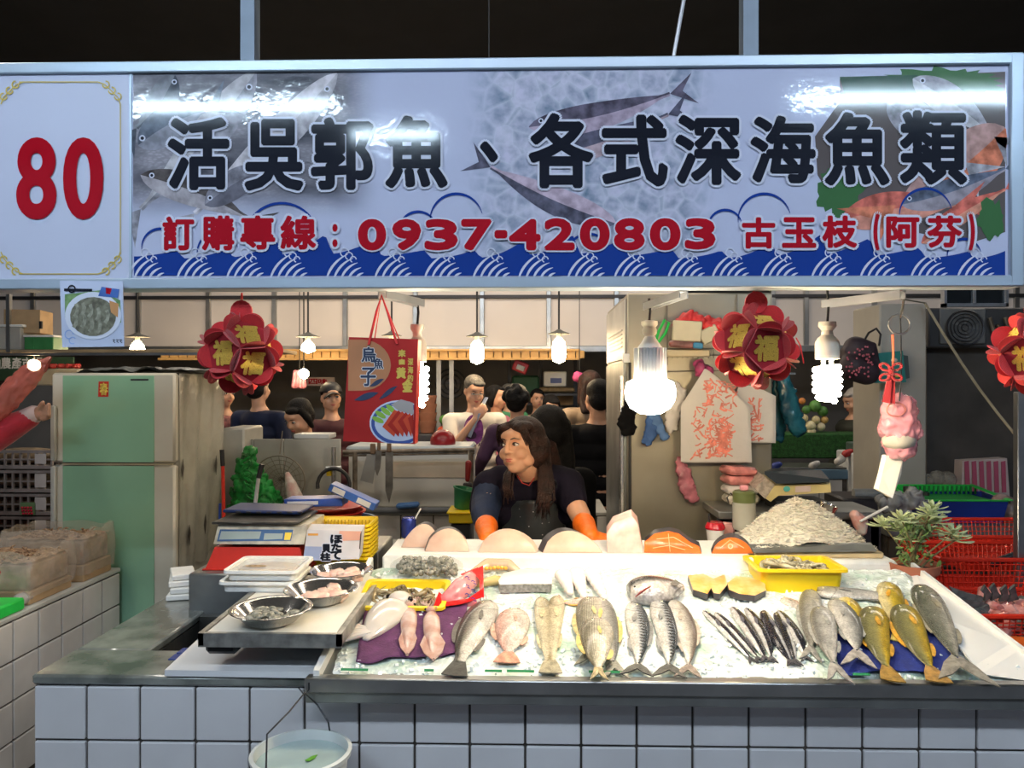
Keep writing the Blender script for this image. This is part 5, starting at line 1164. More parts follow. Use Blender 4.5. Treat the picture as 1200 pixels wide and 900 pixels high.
# scallop box with Japanese writing
bx = thing('scallop_box', 'white and pale blue printed food carton with bold black Japanese writing', 'box', (XP(391, 2.6), 2.62, ZP(657, 2.6)))
mb = MB(); mb.prism([P(360, 621, 2.66), P(424, 622, 2.66), P(421, 655, 2.60), P(355, 657, 2.60)], (0, .05, .012)); part(mb, 'carton', M('carton_white', (.62, .60, .62), .4), bx, smooth=0)
def xf(x, y, o=0): v = (y-621)/36; return P(x, y, 2.66-.06*v)+Vector((0, -.0015-o, 0))
for pts, c_ in (([(358, 640), (397, 641), (395, 656), (355, 657)], (.30, .36, .55)), ([(398, 622), (423.5, 622.5), (422.5, 633), (396, 634)], (.72, .38, .28)), ([(361, 625), (373, 625), (373, 627.5), (361, 627.5)], (.75, .35, .05)), ([(398, 640), (404, 640), (404, 650), (398, 650)], (.75, .52, .1)), ([(365, 645), (375, 645), (375, 654), (364, 654)], (.65, .12, .05)), ([(422.3, 625), (424, 622), (421.5, 655), (420, 656)], (.06, .04, .03))):
    mb = MB(); poly(mb, pts, xf, .0004); part(mb, 'printed_patch', M('print_%d_%d_%d' % tuple(int(v*100) for v in c_), c_, .35), bx, smooth=0)
jw = [('ほ', 388, 627, 401, 636), ('た', 389, 637, 400, 645), ('て', 388, 646, 400, 655), ('貝', 378, 638, 387, 647), ('柱', 376, 648, 387, 656.5)]
mb = MB(); [put_glyph(mb, c_, xf, a, b_, c2, d, .0008, 1.8, 8) for c_, a, b_, c2, d in jw]; part(mb, 'lettering_outline', inkW, bx, smooth=0)
mb = MB(); [put_glyph(mb, c_, xf, a, b_, c2, d, .0014, .8, 8) for c_, a, b_, c2, d in jw]; part(mb, 'lettering', inkK, bx, smooth=0)
# nested stack of yellow baskets
for k in range(9):
    z_ = ZP(656, 2.82)-.02+k*.0145
    t = tray('yellow_basket', 'yellow plastic basket in the nested stack behind the scallop box' if k < 8 else 'topmost yellow basket of the nested stack behind the scallop box', XP(364, 2.8), XP(438, 2.8), 2.72, 2.90, z_, .045, yellow_pl, 'basket', flare=.02, lipw=.006, group='nested yellow baskets' if k < 8 else None)
    if k == 8:
        for q in range(14): part(MB().bb(-.085+q*.013, -.081+q*.013, .055, .06, .012, .04), 'slot', M('yellow_shade', (.5, .33, .01), .5), t, world=False)
# blue boxes and basins behind
by_ = 3.05
def basin(px, py, wpx, Y, h, mat, label, name='basin', cat='basin', group=None, hole=False):
    c = P(px, py, Y); R = L(wpx, Y)/2; t = thing(name, label, cat, (c.x, Y, c.z-h), group)
    part(MB().lathe((c.x, Y, c.z-h), [(1e-4, 0), (R*.8, 0), (R*.97, h-.008), (R*1.03, h-.006), (R*1.04, h), (R*.96, h), (R*.78, .006), (1e-4, .006)], 36), 'shell', mat, t, smooth=50); return t
solo(MB().bb(XP(330, by_), XP(450, by_), 2.94, 3.25, .3, ZP(640, by_), .005), 'side_table', steel_dull, 'low steel table under the blue and red basins', 'table')
basin(397, 607, 84, 3.12, .10, M('blue_basin', (.04, .13, .33), .35), 'blue basin under the red basins behind the yellow baskets')
basin(390, 598, 74, 3.12, .05, red_pl, 'lower red basin nested under the other red one', group=None)
basin(388, 592, 72, 3.12, .03, M('red_plastic_dark', (.45, .05, .04), .4), 'upper dull red basin holding a clear bag')
part_ = thing('clear_bag', 'crumpled clear bag lying in the red basin', 'bag', P(380, 595, 3.1))
part(MB().ell(P(378, 592, 3.1), (.09, .07, .018), 16, 8), 'film', M('clear_bag_film', (.50, .36, .34), .15, 0, .1, 8, .8, 30, alpha=.6), part_, smooth=180)
def carton(name, label, c, d, rot, matl, stripes=()):
    t = thing(name, label, 'box', c); R3 = Euler(rot)
    part(MB().box(c, d, R3, .002), 'carton', matl, t, smooth=0)
    for (ox_, w_, hh_, mt) in stripes: part(MB().box(Vector(c)+R3.to_matrix() @ Vector((ox_, -d[1]/2-.0008, 0)), (w_, .001, d[2]*hh_), R3), 'label', mt, t, smooth=0)
    return t
wl = M('label_white', (.6, .62, .68), .4)
carton('blue_box', 'flat blue carton with a white printed band lying level behind the scale', P(371, 587, 3.0), (L(68, 3.0), .10, L(9, 3.0)), (0, -.02, 0), blue_pl, ((-.04, .12, .45, wl),))
carton('blue_box', 'tilted blue carton with white label patches leaning on the level one', P(415, 581, 2.96), (L(58, 2.96), .08, L(9, 2.96)), (0, .42, .0), M('box_blue', (.04, .12, .45), .35), ((-.055, .05, .7, wl), (.05, .055, .7, wl)))
# can with straw
cn = thing('drink_can', 'blue drink can with a white straw behind the foam slab', 'can', P(479, 638, 2.9))
c = P(479, 626, 2.9); R = L(8.6, 2.9)
part(MB().lathe((c.x, 2.9, ZP(640, 2.9)), [(R*.85, 0), (R, .006), (R, L(30, 2.9)), (R*.85, L(33, 2.9)), (R*.8, L(32.5, 2.9)), (1e-4, L(32, 2.9))], 20), 'can', M('can_blue', (.03, .05, .28), .25, .5, 0), cn)
part(MB().lathe((c.x, 2.9, ZP(640, 2.9)), [(R*1.01, .015), (R*1.01, .032)], 20), 'band', M('can_gold', (.6, .5, .2), .3), cn)
part(MB().tube([P(483, 614, 2.9), P(493, 596, 2.9)], .0032, 7), 'straw', white_plastic, cn)
# white foam lids stacked on the tank's back corner
for k in range(4):
    solo(MB().box((XP(212+k % 2*3, 2.72)-.01*k, 2.78, rz+rt+.012+k*.021), (.115-.012*k, .20-.02*k, .019), Euler((0, 0, .25+.08*k)), .003), 'foam_slab', white_foam, 'white foam lid, %s of the small stack on the tank rim' % ('lowest', 'second from the bottom', 'third from the bottom', 'topmost')[k], 'foam lid', 'foam lids on the tank rim', smooth=0)
solo(MB().box(P(236, 711, 2.66), (.07, .05, .012), Euler((0, 0, -.2)), .004), 'soap_bar', M('soap', (.6, .55, .42), .5), 'thin off-white bar lying at the back corner of the tank', 'bar')
# bucket hanging on the counter
bk = thing('bucket', 'white plastic bucket of water hanging on a wire in front of the tiles', 'bucket', P(353, 900, 1.82))
bc = P(353, 880, 1.82); R = L(56, 1.82)
prof = [(1e-4, -.25), (R*.78, -.25), (R*.97, -.012), (R*1.04, -.010), (R*1.05, .0), (R*.97, .002), (R*.94, -.02), (R*.75, -.24), (1e-4, -.24)]
part(MB().lathe(bc, prof, 44), 'shell', M('bucket_white', (.58, .62, .62), .35), bk, smooth=50)
part(MB().lathe(bc+Vector((0, 0, -.022)), [(1e-4, 0), (R*.935, 0), (R*.93, -.004), (1e-4, -.004)], 36), 'water', M('bucket_water', (.36, .46, .46), .04, 0, .1, 6, .1, 30), bk)
hk = P(357, 812, 1.90)
part(MB().tube([bc+Vector((-R*.45, -R*.86, .0)), bc+Vector((-R*.52, -R*.60, .07)), P(338, 835, 1.86), hk, P(372, 826, 1.93), bc+Vector((R*.36, R*.80, .03)), bc+Vector((R*.36, R*.93, .0))], .0022, 6), 'handle', dark_metal, bk)
part(MB().tube([P(350, 806, 1.915), hk+Vector((0, 0, -.006)), P(362, 808, 1.915), P(362, 800, 1.915)], .002, 6), 'hook', dark_metal, bk)
part(MB().prism([bc+Vector(v)+Vector((0, 0, -.0185)) for v in ((.012, -.01, 0), (.022, .010, 0), (.034, .018, 0), (.032, .002, 0), (.022, -.012, 0))], (0, 0, .002)), 'leaf', M('leaf_green', (.12, .35, .03), .4), bk)

# ================================================================ fridge
FRY = 3.50
fr = thing('fridge', 'two-door fridge with green glass doors wrapped partly in clear plastic', 'fridge', (XP(133, FRY), FRY, 0))
cream = M('fridge_cream', (.60, .56, .46), .35, 0, .06, 3); fgl = M('fridge_green', (.26, .48, .31), .06, 0, .06, 2, coat=.5)
fx0, fx1 = XP(60, FRY), XP(205, FRY); ftz = ZP(440, FRY); spz = ZP(545, FRY)
part(MB().bb(fx0+.006, fx1-.006, FRY+.045, FRY+.56, .05, ftz+.004, .012), 'cabinet', M('fridge_side', (.46, .44, .38), .4, 0, .1, 2, .1, 8), fr)
for nm, za, zb_ in (('freezer_door', spz+.006, ftz+.012), ('fridge_door', .08, spz-.006)):
    d_ = part(MB().bb(fx0, fx1, FRY, FRY+.045, za, zb_, .010), nm, cream, fr)
    part(MB().bb(XP(74, FRY), XP(181, FRY), FRY-.004, FRY, za+.002, zb_-(.012 if nm[1] == 'r' and za > 1 else .002), .001), 'green_panel', fgl, d_)
    part(MB().bb(fx0+.008, fx0+.03, FRY-.022, FRY-.001, za+.01 if za > 1 else spz-.5, (spz+.27) if za > 1 else spz-.01, .004), 'handle', M('handle_grey', (.42, .42, .38), .35), d_)
part(MB().bb(XP(74, FRY), XP(203, FRY), FRY-.007, FRY+.002, spz-.003, spz+.003), 'gap_trim', M('brass_trim', (.55, .45, .28), .35, .3), fr)
mb = MB(); ff_ = lambda x, y, o=0: P(x, y, FRY-.005-o)
poly(mb, [(115.5, 447), (127.5, 447), (127, 465), (115, 465)], ff_, 0); st = part(mb, 'sticker', M('sticker_red', (.55, .03, .02), .4), fr, smooth=0)
mb = MB(); put_glyph(mb, '春', ff_, 117, 449, 126, 463, .0006, .5, 6); part(mb, 'lettering', gold_m, st, smooth=0)
mb = MB(); ribbon(mb, [(153, 445), (174, 445)], 2, ff_, .0004); part(mb, 'badge', dark_metal, fr, smooth=0)
# plastic sheet over the fridge side and top
fpl = M('plastic_sheet', (.52, .50, .42), .18, 0, .15, 5, .8, 14, alpha=.72, coat=.3)
def fs(u, v):
    y = FRY+.03+u*.53; zz = ftz+.01-v*.95*(1-.1*u) - (0.03*abs(math.sin(u*9)) if v > .97 else 0)
    return Vector((fx1+.006+.006*noise.noise(Vector((u*5, v*2, 1)))+.004*math.sin(u*22+v*3), y, zz))
part(MB().grid(fs, 40, 30), 'plastic_cover', fpl, fr, smooth=180)
def ft(u, v):
    x = XP(72, FRY)+u*(fx1-XP(72, FRY)+.16); y = FRY+.04+v*.5
    return Vector((x, y, ftz+.018+.022*noise.fractal(Vector((u*6, v*5, 2)), 1, 2, 3)+.014*math.sin(PI*u)))
part(MB().grid(ft, 50, 20), 'top_cover', M('grey_tarpaulin', (.12, .125, .12), .35, 0, .4, 12, .5, 20), fr, smooth=180)
# tears in the sheet
for (y_, z_) in ((3.62, .78), (3.80, .80), (3.55, 1.10), (3.93, 1.08)):
    part(MB().prism([(fx1+.014, y_-.015, z_), (fx1+.014, y_, z_+.05), (fx1+.014, y_+.012, z_+.01), (fx1+.014, y_-.002, z_-.05)], (.001, 0, 0)), 'tear', M('torn_dirt', (.06, .05, .04), .8), fr, smooth=0)

# ================================================================ goods on the left counter
dry = M('dried_goods', (.20, .11, .06), .7, 0, .4, 60, .6, 120, col2=(.40, .26, .15))
filmw = M('bag_film_white', (.62, .52, .42), .14, 0, .12, 6, .9, 20, alpha=.38, coat=.3)
def bagbox(x0, x1, y0, y1, z0, h, label, boxh=.07):
    t = thing('goods_bag', label, 'bag', ((x0+x1)/2, (y0+y1)/2, z0))
    part(MB().bb(x0+.006, x1-.006, y0+.006, y1-.006, z0, z0+boxh, .004), 'carton', card_m, t, smooth=0)
    mb = MB()
    def fn(u, v): return Vector((x0+.012+(x1-x0-.024)*u, y0+.012+(y1-y0-.024)*v, z0+h-.03+.012*noise.noise(Vector((u*9, v*9, 4)))))
    mb.grid(fn, 14, 14); g_ = mb.grid(lambda u, v: Vector(fn(u, v)-Vector((0, 0, .05))), 1, 1); part(MB().grid(fn, 16, 16), 'dried_heap', dry, t, smooth=0, kind='stuff')
    part(MB().bb(x0+.014, x1-.014, y0+.014, y1-.014, z0+boxh, z0+h-.035, .01), 'contents', M('dried_contents', (.36, .26, .17), .8, 0, .3, 25, .2, 60), t)
    rs_ = random.Random(int(x0*1000)); me = [MB().tube([(0, 0, 0), (.012, .004, .003), (.022, -.002, .0)], [.0035, .004, .002], 5).mesh('dried_piece', dry) for _ in range(1)]
    for k in range(60): inst(me[0], 'dried_piece', t, Matrix.Translation(fn(rs_.uniform(.1, .9), rs_.uniform(.1, .9))-Vector(((x0+x1)/2, (y0+y1)/2, z0))+Vector((0, 0, .004))) @ Euler((rs_.uniform(-.4, .4), rs_.uniform(-.6, .2), rs_.uniform(0, 6.3))).to_matrix().to_4x4())
    def wall(u, v):
        cs = [(x0, y0), (x1, y0), (x1, y1), (x0, y1), (x0, y0)]; q = u*4; i = min(3, int(q)); f_ = q-i
        x = cs[i][0]*(1-f_)+cs[i+1][0]*f_; y = cs[i][1]*(1-f_)+cs[i+1][1]*f_
        nn = noise.fractal(Vector((x*30, y*30, v*4)), 1, 2, 3)*.010; e = 1+.05*math.sin(v*PI)
        return Vector(((x-(x0+x1)/2)*e+(x0+x1)/2+nn, (y-(y0+y1)/2)*e+(y0+y1)/2-nn, z0+.03+v*(h+.01-.03)+(.02*noise.noise(Vector((u*14, 1, 2))) if v > .9 else 0)))
    part(MB().grid(wall, 80, 12), 'film', filmw, t, smooth=180)
    return t
b2 = bagbox(NX-.36, NX-.006, 3.20, 3.43, nz1, .21, 'open clear bag of brown dried goods in a carton, nearest the fridge')
b1 = bagbox(NX-.34, NX-.012, 2.86, 3.14, nz1, .19, 'open clear bag of dried goods in front of the carton nearest the fridge', .05)
mb = MB(); mb.prism([(NX+.008, 2.66, nz1+.10), (NX+.008, 2.78, nz1+.10), (NX+.008, 2.78, nz1+.12), (NX+.008, 2.66, nz1+.12)], (.001, 0, 0))
rbm = M('red_packet', (.40, .015, .02), .2, 0, .3, 12, .9, 30, coat=.5)
rp = thing('red_packets', 'clear bag of dark red packets at the left edge of the view', 'bag', (NX-.1, 2.65, nz1+.04))
for k in range(9): part(MB().box((NX-.17+(k % 3)*.05, 2.60+(k//3)*.05, nz1+.07+(k % 3)*.035+(k//3)*.01), (.06, .09, .03), Euler((.3*k, .5-.2*k, .4*k)), .012), 'packet', rbm, rp)
gt = thing('green_tray', 'bright green plastic tray at the left end of the side counter', 'tray', (NX-.15, 2.6, nz1))
part(MB().bb(NX-.36, NX-.004, 2.46, 2.82, nz1, nz1+.045, .006), 'shell', M('bright_green', (.02, .62, .08), .35), gt)
# clear rolls beside the red packets
solo(MB().limb([((NX-.045, 2.85, nz1+.026), .025), ((NX-.04, 2.88, nz1+.026), .024)]), 'crumpled_film', M('crumpled_film', (.55, .53, .50), .2, 0, .1, 10, 1.2, 40, alpha=.6), 'crumpled piece of clear film beside the green tray', 'plastic film', smooth=180)

# ================================================================ left background: crate shelf, red bag carrier
crm = M('crate_grey', (.20, .18, .17), .5, 0, .2, 8)
cs = thing('crate_shelf', 'dim rack holding stacked plastic crates left of the fridge', 'rack', (XP(25, 4.6), 4.6, 0))
for px in (-60, 2, 64): part(MB().bb(XP(px, 4.6)-.012, XP(px, 4.6)+.012, 4.59, 4.62, 0, ZP(526, 4.6)), 'upright', dark_metal, cs)
part(MB().bb(XP(-60, 4.6), XP(64, 4.6), 5.0, 5.02, .3, ZP(452, 4.6)), 'back_sheet', M('rack_back', (.10, .09, .08), .7), cs)
rowy = [(528, 552, 'topmost'), (552, 580, 'second from the top'), (580, 607, 'third from the top'), (607, 632, 'lowest')]
for (ya, yb, lb_) in rowy:
    z0_, z1_ = ZP(yb-1, 4.5), ZP(ya+1, 4.5); t = thing('plastic_crate', 'grey lattice crate, %s of the stack left of the fridge' % lb_, 'crate', (XP(25, 4.5), 4.55, z0_), 'crates left of the fridge')
    x0, x1 = XP(-50, 4.5), XP(60, 4.5)
    part(MB().bb(x0, x1, 4.50, 4.52, z0_, z0_+.02), 'rail', crm, t); part(MB().bb(x0, x1, 4.50, 4.52, z1_-.016, z1_), 'rail', crm, t); part(MB().bb(x0, x1, 4.52, 4.9, z0_, z0_+.012), 'bottom', crm, t)
    n_ = 0
    for k in range(13):
        xx = x0+(x1-x0)*k/12; part(MB().bb(xx-.005, xx+.005, 4.503, 4.517, z0_+.02, z1_-.016), 'slat', crm, t)
    part(MB().bb(x0, x1, 4.504, 4.516, (z0_+z1_)/2-.004, (z0_+z1_)/2+.004), 'slat', crm, t)
    part(MB().ell(((x0+x1)/2, 4.7, z0_+.06), ((x1-x0)*.45, .14, .05), 14, 8), 'goods', M('crate_goods', (.22, .16, .10), .7, 0, .5, 14, .4, 30), t, smooth=180)
    part(MB().bb(XP(41, 4.5), XP(54, 4.5), 4.498, 4.502, z0_+.03, z1_-.02), 'label', M('dim_label', (.42, .40, .38), .5), t)
t_ = thing('berry_label', 'small printed label with red berries on the lowest crate', 'label', P(33, 598, 4.49)); part(MB().bb(XP(24, 4.49), XP(41, 4.49), 4.488, 4.492, ZP(606, 4.49), ZP(591, 4.49)), 'card', M('label_green', (.12, .22, .10), .5), t_)
for k in range(12): part(MB().ell(P(26+(k % 4)*3.4+(k//4)*.6, 595+(k//4)*3.4, 4.486), .008, 8, 5), 'berry', M('berry', (.5, .02, .05), .3), t_)
# shelf with boxes high at the left
sh = thing('high_shelf', 'steel framed shelf high at the left with a timber board', 'shelf', P(70, 412, 5.2))
sY = 5.2
part(MB().bb(XP(-60, sY), XP(330, sY), sY, sY+.35, ZP(413, sY), ZP(409, sY), .004), 'board', M('shelf_board', (.35, .25, .14), .5, 0, .2, 6), sh)
for px in (10, -50): part(MB().bb(XP(px, sY)-.012, XP(px, sY)+.012, sY-.01, sY+.02, ZP(412, sY), ZP(343, sY)), 'upright', steel, sh)
part(MB().bb(XP(-60, sY), XP(330, sY), sY-.01, sY, ZP(416, sY), ZP(413, sY)), 'edge_rail', steel, sh)
cb = carton('cardboard_box', 'open brown cardboard box on the high shelf', P(34, 378, sY+.15), (L(38, sY+.15), .25, L(28, sY)), (0, 0, .25), card_m); part(MB().bb(XP(44, sY), XP(47, sY), sY+.015, sY+.03, ZP(384, sY), ZP(375, sY)), 'hand_hole', black_m, cb)
gb_ = thing('green_box', 'green plastic box with white rim on the high shelf', 'box', P(43, 408, sY+.05))
part(MB().bb(XP(26, sY), XP(60, sY), sY+.02, sY+.2, ZP(409, sY), ZP(393, sY), .004), 'shell', M('box_green', (.05, .22, .07), .4), gb_); part(MB().bb(XP(25, sY), XP(61, sY), sY+.015, sY+.205, ZP(394, sY), ZP(391.5, sY), .003), 'rim', white_plastic, gb_)
for px in (37, 49): part(MB().bb(XP(px, sY)-.003, XP(px, sY)+.003, sY+.014, sY+.02, ZP(408, sY), ZP(394, sY)), 'rib', MATS['box_green'], gb_)
cbx = thing('clear_tub', 'translucent plastic tub on the high shelf at the left edge', 'tub', P(12, 408, sY)); part(MB().bb(XP(-8, sY), XP(24, sY), sY+.0, sY+.2, ZP(409, sY), ZP(382, sY), .006), 'shell', M('translucent', (.5, .5, .46), .3, alpha=.6), cbx); part(MB().bb(XP(-10, sY), XP(27, sY), sY-.005, sY+.205, ZP(382, sY), ZP(379, sY), .004), 'lid', white_plastic, cbx)
# banner with white characters
bn = thing('green_banner', 'dark green banner with white Chinese characters hanging at the left edge', 'banner', P(20, 444, 6.2))
part(MB().bb(XP(-70, 6.2), XP(86, 6.2), 6.2, 6.22, ZP(446, 6.2), ZP(418, 6.2)-.0, .003), 'board', M('banner_green', (.04, .09, .05), .5), bn)
bn2 = lambda x, y, o=0: P(x, y, 6.195-o)
mb = MB(); [put_glyph(mb, ch, bn2, 1+k*12.4-12, 419, 12.2+k*12.4-12, 432, .002, .35, 6) for k, ch in enumerate('山農產市場')]; part(mb, 'lettering', M('banner_white', (.8, .8, .78), .4), bn, smooth=0)
solo(MB().bb(XP(-40, 5.6), XP(58, 5.6), 5.6, 6.1, .9, ZP(452, 5.6), .01), 'chest_freezer', M('freezer_white', (.42, .40, .37), .4), 'pale chest behind the red bag carrier at the left', 'chest')
solo(MB().bb(XP(44, 5.9), XP(100, 5.9), 5.8, 6.05, ZP(452, 5.6)+.001, ZP(432, 5.9), .01), 'package_stand', M('stand_grey', (.2, .2, .19), .6), 'grey block carrying the red packages left of the fridge top', 'block')
for k in range(5): solo(MB().box(P(54+k*9, 429, 5.92), (.055, .05, .036), Euler((0, 0, .3*k)), .01), 'red_package', M('red_goods', (.35, .03, .03), .4), '%s dark red package in the row left of the fridge top' % ('leftmost', 'second', 'middle', 'fourth', 'rightmost')[k], 'package', 'red packages behind the fridge', smooth=0)
# arm in a red sleeve with a pink bag
pr = thing('person', 'person mostly outside the left edge, red sleeved arm holding a pink plastic bag', 'person', P(-60, 640, 3.25))
Ya = 3.25
armp = [(P(-108, 545, 3.66), .085), (P(-30, 525, Ya), .075), (P(8, 503, Ya), .062), (P(34, 490, Ya), .045)]
slv = M('red_sleeve', (.42, .01, .025), .6, 0, .15, 12, .5, 20, sheen=.3); skin_m = M('skin', (.48, .25, .16), .42, 0, .06, 20, .05, 90, sss=.12)
me = remesh(MB().limb(armp, 16), .008, 3, slv, 'sleeve'); part(me, 'sleeve', None, pr)
part(MB().limb([(P(30, 491, Ya), .044), (P(39, 486, Ya), .040)], 16), 'cuff', M('cuff_white', (.55, .42, .40), .6), pr, smooth=180)
hb = MB().limb([(P(40, 487, Ya), .030), (P(50, 483, Ya), .032)], 12)
for k in range(4): hb.limb([(P(50, 479+k*4, Ya-.02), .011), (P(57, 477+k*4, Ya-.03), .010), (P(57, 474+k*4, Ya-.05), .009)], 8)
hb.limb([(P(44, 481, Ya-.02), .012), (P(50, 472, Ya-.04), .010)], 8)
part(remesh(hb, .005, 3, skin_m, 'hand'), 'hand', None, pr)
tb = remesh(MB().limb([(P(-130, 560, 3.8), .17), (P(-130, 620, 3.8), .19), (P(-130, 680, 3.8), .16)], 16).limb([(P(-104, 540, 3.74), .09), (P(-154, 545, 3.86), .09), (P(-160, 610, 3.9), .06), (P(-158, 655, 3.85), .045)], 14), .02, 3, slv, 'body'); part(tb, 'jacket', None, pr); RED_P = pr
pbm = M('pink_film', (.62, .17, .13), .25, 0, .15, 6, .9, 14, alpha=.72, coat=.2)
pb = thing('pink_bag', 'translucent pink plastic bag raised by the red sleeved arm beside the fridge', 'bag', P(15, 500, 3.2))
def pbf(u, v):
    a = Vector(P(56, 428, 3.2)); b_ = Vector(P(-30, 500, 3.2)); c_ = a*(1-u)+b_*u; r = L(6+36*math.sin(PI*min(1, u*.75+.02))**.8, 3.2); q = 2*PI*v
    return c_+Vector((math.cos(q)*r*.45, math.sin(q)*r*.35, math.cos(q)*r*.9))*(1+.12*noise.noise(Vector((u*6, math.cos(q)*1.5, math.sin(q)*1.5))))
pm_ = MB().grid(pbf, 50, 50).mesh('film', pbm, 180); part(crumple(pm_, .010, 16), 'film', None, pb)
# ================================================================ people
hair_m = M('hair_black', (.006, .005, .005), .6, 0, .4, 40, .5, 160, spec=.2); hair_br = M('hair_brown', (.012, .006, .005), .5, 0, .5, 30, .6, 150, spec=.3, col2=(.035, .014, .010)); hair_gr = M('hair_grey', (.055, .05, .045), .6, 0, .4, 40, .6, 150)
skin_l = M('skin_light', (.56, .31, .20), .4, 0, .05, 20, .05, 90, sss=.12)
lipm = M('lips', (.42, .10, .08), .35); browm = M('brow', (.035, .02, .015), .6)
def head_parts(mb, R, c, s=1.0, ears=True, nose=True, mouth=True, neck=(0, .03, -.19)):
    """face looks along local -y; R rotates, c places"""
    q = lambda x, y, z: c + R @ (Vector((x, y, z))*s)
    Re = R.to_3x3()
    mb.ell(q(0, .012, .032), (.074*s, .093*s, .083*s), 24, 16, Re); mb.ell(q(0, -.028, -.030), (.060*s, .060*s, .078*s), 22, 14, Re)
    mb.ell(q(0, -.052, -.084), (.028*s, .026*s, .024*s), 16, 10, Re); mb.ell(q(0, -.068, .040), (.050*s, .026*s, .026*s), 16, 10, Re)
    for k in (-1, 1):
        mb.ell(q(k*.036, -.056, -.030), (.028*s, .030*s, .028*s), 16, 10, Re); mb.ell(q(k*.046, -.020, -.058), (.022*s, .036*s, .026*s), 14, 8, Re)
        if ears: mb.ell(q(k*.074, .010, -.012), (.010*s, .018*s, .030*s), 12, 8, Re)
    if nose:
        mb.cap(q(0, -.086, .018), .008*s, q(0, -.101, -.018), .0115*s, 12); mb.ell(q(0, -.102, -.022), (.0125*s, .012*s, .010*s), 12, 8, Re)
        for k in (-1, 1): mb.ell(q(k*.012, -.092, -.025), (.0085*s, .009*s, .0075*s), 10, 6, Re)
    if mouth: mb.ell(q(0, -.079, -.056), (.026*s, .012*s, .016*s), 14, 8, Re)
    if neck: mb.cap(q(0, .010, -.07), .050*s, c+Vector(neck)*s, .056*s, 16)
GZ = 0
def face_bits(t, R, c, s=1.0, brows=True, smile=0, open_=1.0):
    q = lambda x, y, z: c + R @ (Vector((x, y, z))*s); Re = R.to_3x3()
    mbw, mbk, mbb, mbl = MB(), MB(), MB(), MB()
    for k in (-1, 1):
        part(MB().ell(q(k*.031, -.077, .006), (.0150*s, .010*s, .0068*s*open_), 16, 10, Re), 'eye', M('eye_white', (.62, .58, .54), .15), t)
        part(MB().ell(q(k*.031+.003*GZ, -.0845, .006), (.0062*s, .0045*s, .0062*s*open_), 12, 8, Re), 'iris', M('iris', (.02, .012, .01), .08), t)
        lid = [q(k*.031-.016+.032*j/6, -.083-.0055*math.sin(PI*j/6)+.004*abs(j-3)/3, .0065+.0072*open_*math.sin(PI*j/6)) for j in range(7)]
        part(MB().tube(lid, .0019*s, 6), 'eyelid', M('lash', (.02, .012, .012), .5), t)
        if brows: part(MB().tube([q(k*.014, -.089, .026), q(k*.030, -.088, .0305), q(k*.048, -.076, .026)], [.0022*s, .0028*s, .001*s], 6), 'eyebrow', browm, t)
    part(MB().tube([q(-.022, -.082, -.054), q(-.010, -.0895, -.0515), q(0, -.0905, -.053), q(.010, -.0895, -.0515), q(.022, -.082, -.054)], [.001*s, .0032*s, .0034*s, .0032*s, .001*s], 8), 'upper_lip', lipm, t)
    part(MB().tube([q(-.018, -.083, -.0565), q(-.008, -.0885, -.0600), q(.008, -.0885, -.0600), q(.018, -.083, -.0565)], [.001*s, .0038*s, .0038*s, .001*s], 8), 'lower_lip', lipm, t)
def hand(mb, wrist, dirn, up, s=1.0, curl=.4, thumb=1):
    """palm and five fingers as limbs"""
    X = Vector(dirn).normalized(); Z = (Vector(up)-X*Vector(up).dot(X)).normalized(); Yv = Z.cross(X)
    w_ = Vector(wrist)
    mb.cap(w_, .026*s, w_+X*.03*s, .030*s, 12, .6, Z)
    for k in range(4): mb.cap(w_+X*.02*s+Yv*(k-1.5)*.014*s, .0145*s, w_+X*.075*s+Yv*(k-1.5)*.020*s, .0125*s, 10)
    for k, ln in enumerate((.060, .074, .078, .068)):
        a = w_+X*.078*s+Yv*(k-1.5)*.0205*s; d1 = (X+Yv*(k-1.5)*.10-Z*curl*.5).normalized(); d2 = (X+Yv*(k-1.5)*.08-Z*curl*1.3).normalized(); d3 = (X-Z*curl*2.2).normalized()
        b_ = a+d1*ln*.45*s; c_ = b_+d2*ln*.32*s; e = c_+d3*ln*.25*s
        mb.limb([(a, .0108*s), (b_, .0100*s), (c_, .0092*s), (e, .0080*s)], 10)
    a = w_+X*.028*s+Yv*thumb*.030*s; b_ = a+(X*.7+Yv*thumb*.8-Z*.2).normalized()*.034*s; c_ = b_+(X*.95+Yv*thumb*.35-Z*.3).normalized()*.030*s
    mb.limb([(a, .015*s), (b_, .0125*s), (c_, .0100*s)], 10)

hcl = P(-128, 455, 3.8); RL = Euler((0, 0, 1.2)).to_matrix(); mb = MB(); head_parts(mb, RL, hcl, 1.0, neck=(0, .03, -.18)); part(remesh(mb, .008, 3, skin_l, 'head'), 'head', None, RED_P)
face_bits(RED_P, RL, hcl, 1.0) if True else None
part(remesh(MB().ell(hcl+RL @ Vector((0, .024, .045)), (.086, .096, .082), 20, 12, RL).ell(hcl+RL @ Vector((0, .05, -.01)), (.08, .07, .085), 18, 12, RL), .008, 3, hair_m, 'hair'), 'hair', None, RED_P)
mb = MB()
for px in (-148, -112): mb.limb([(P(px, 680, 3.8), .11), (P(px, 740, 3.8), .08), (P(px, 790, 3.8), .06)])
part(remesh(mb, .015, 3, M('trousers_dark', (.02, .022, .03), .8), 'trousers'), 'trousers', None, RED_P)
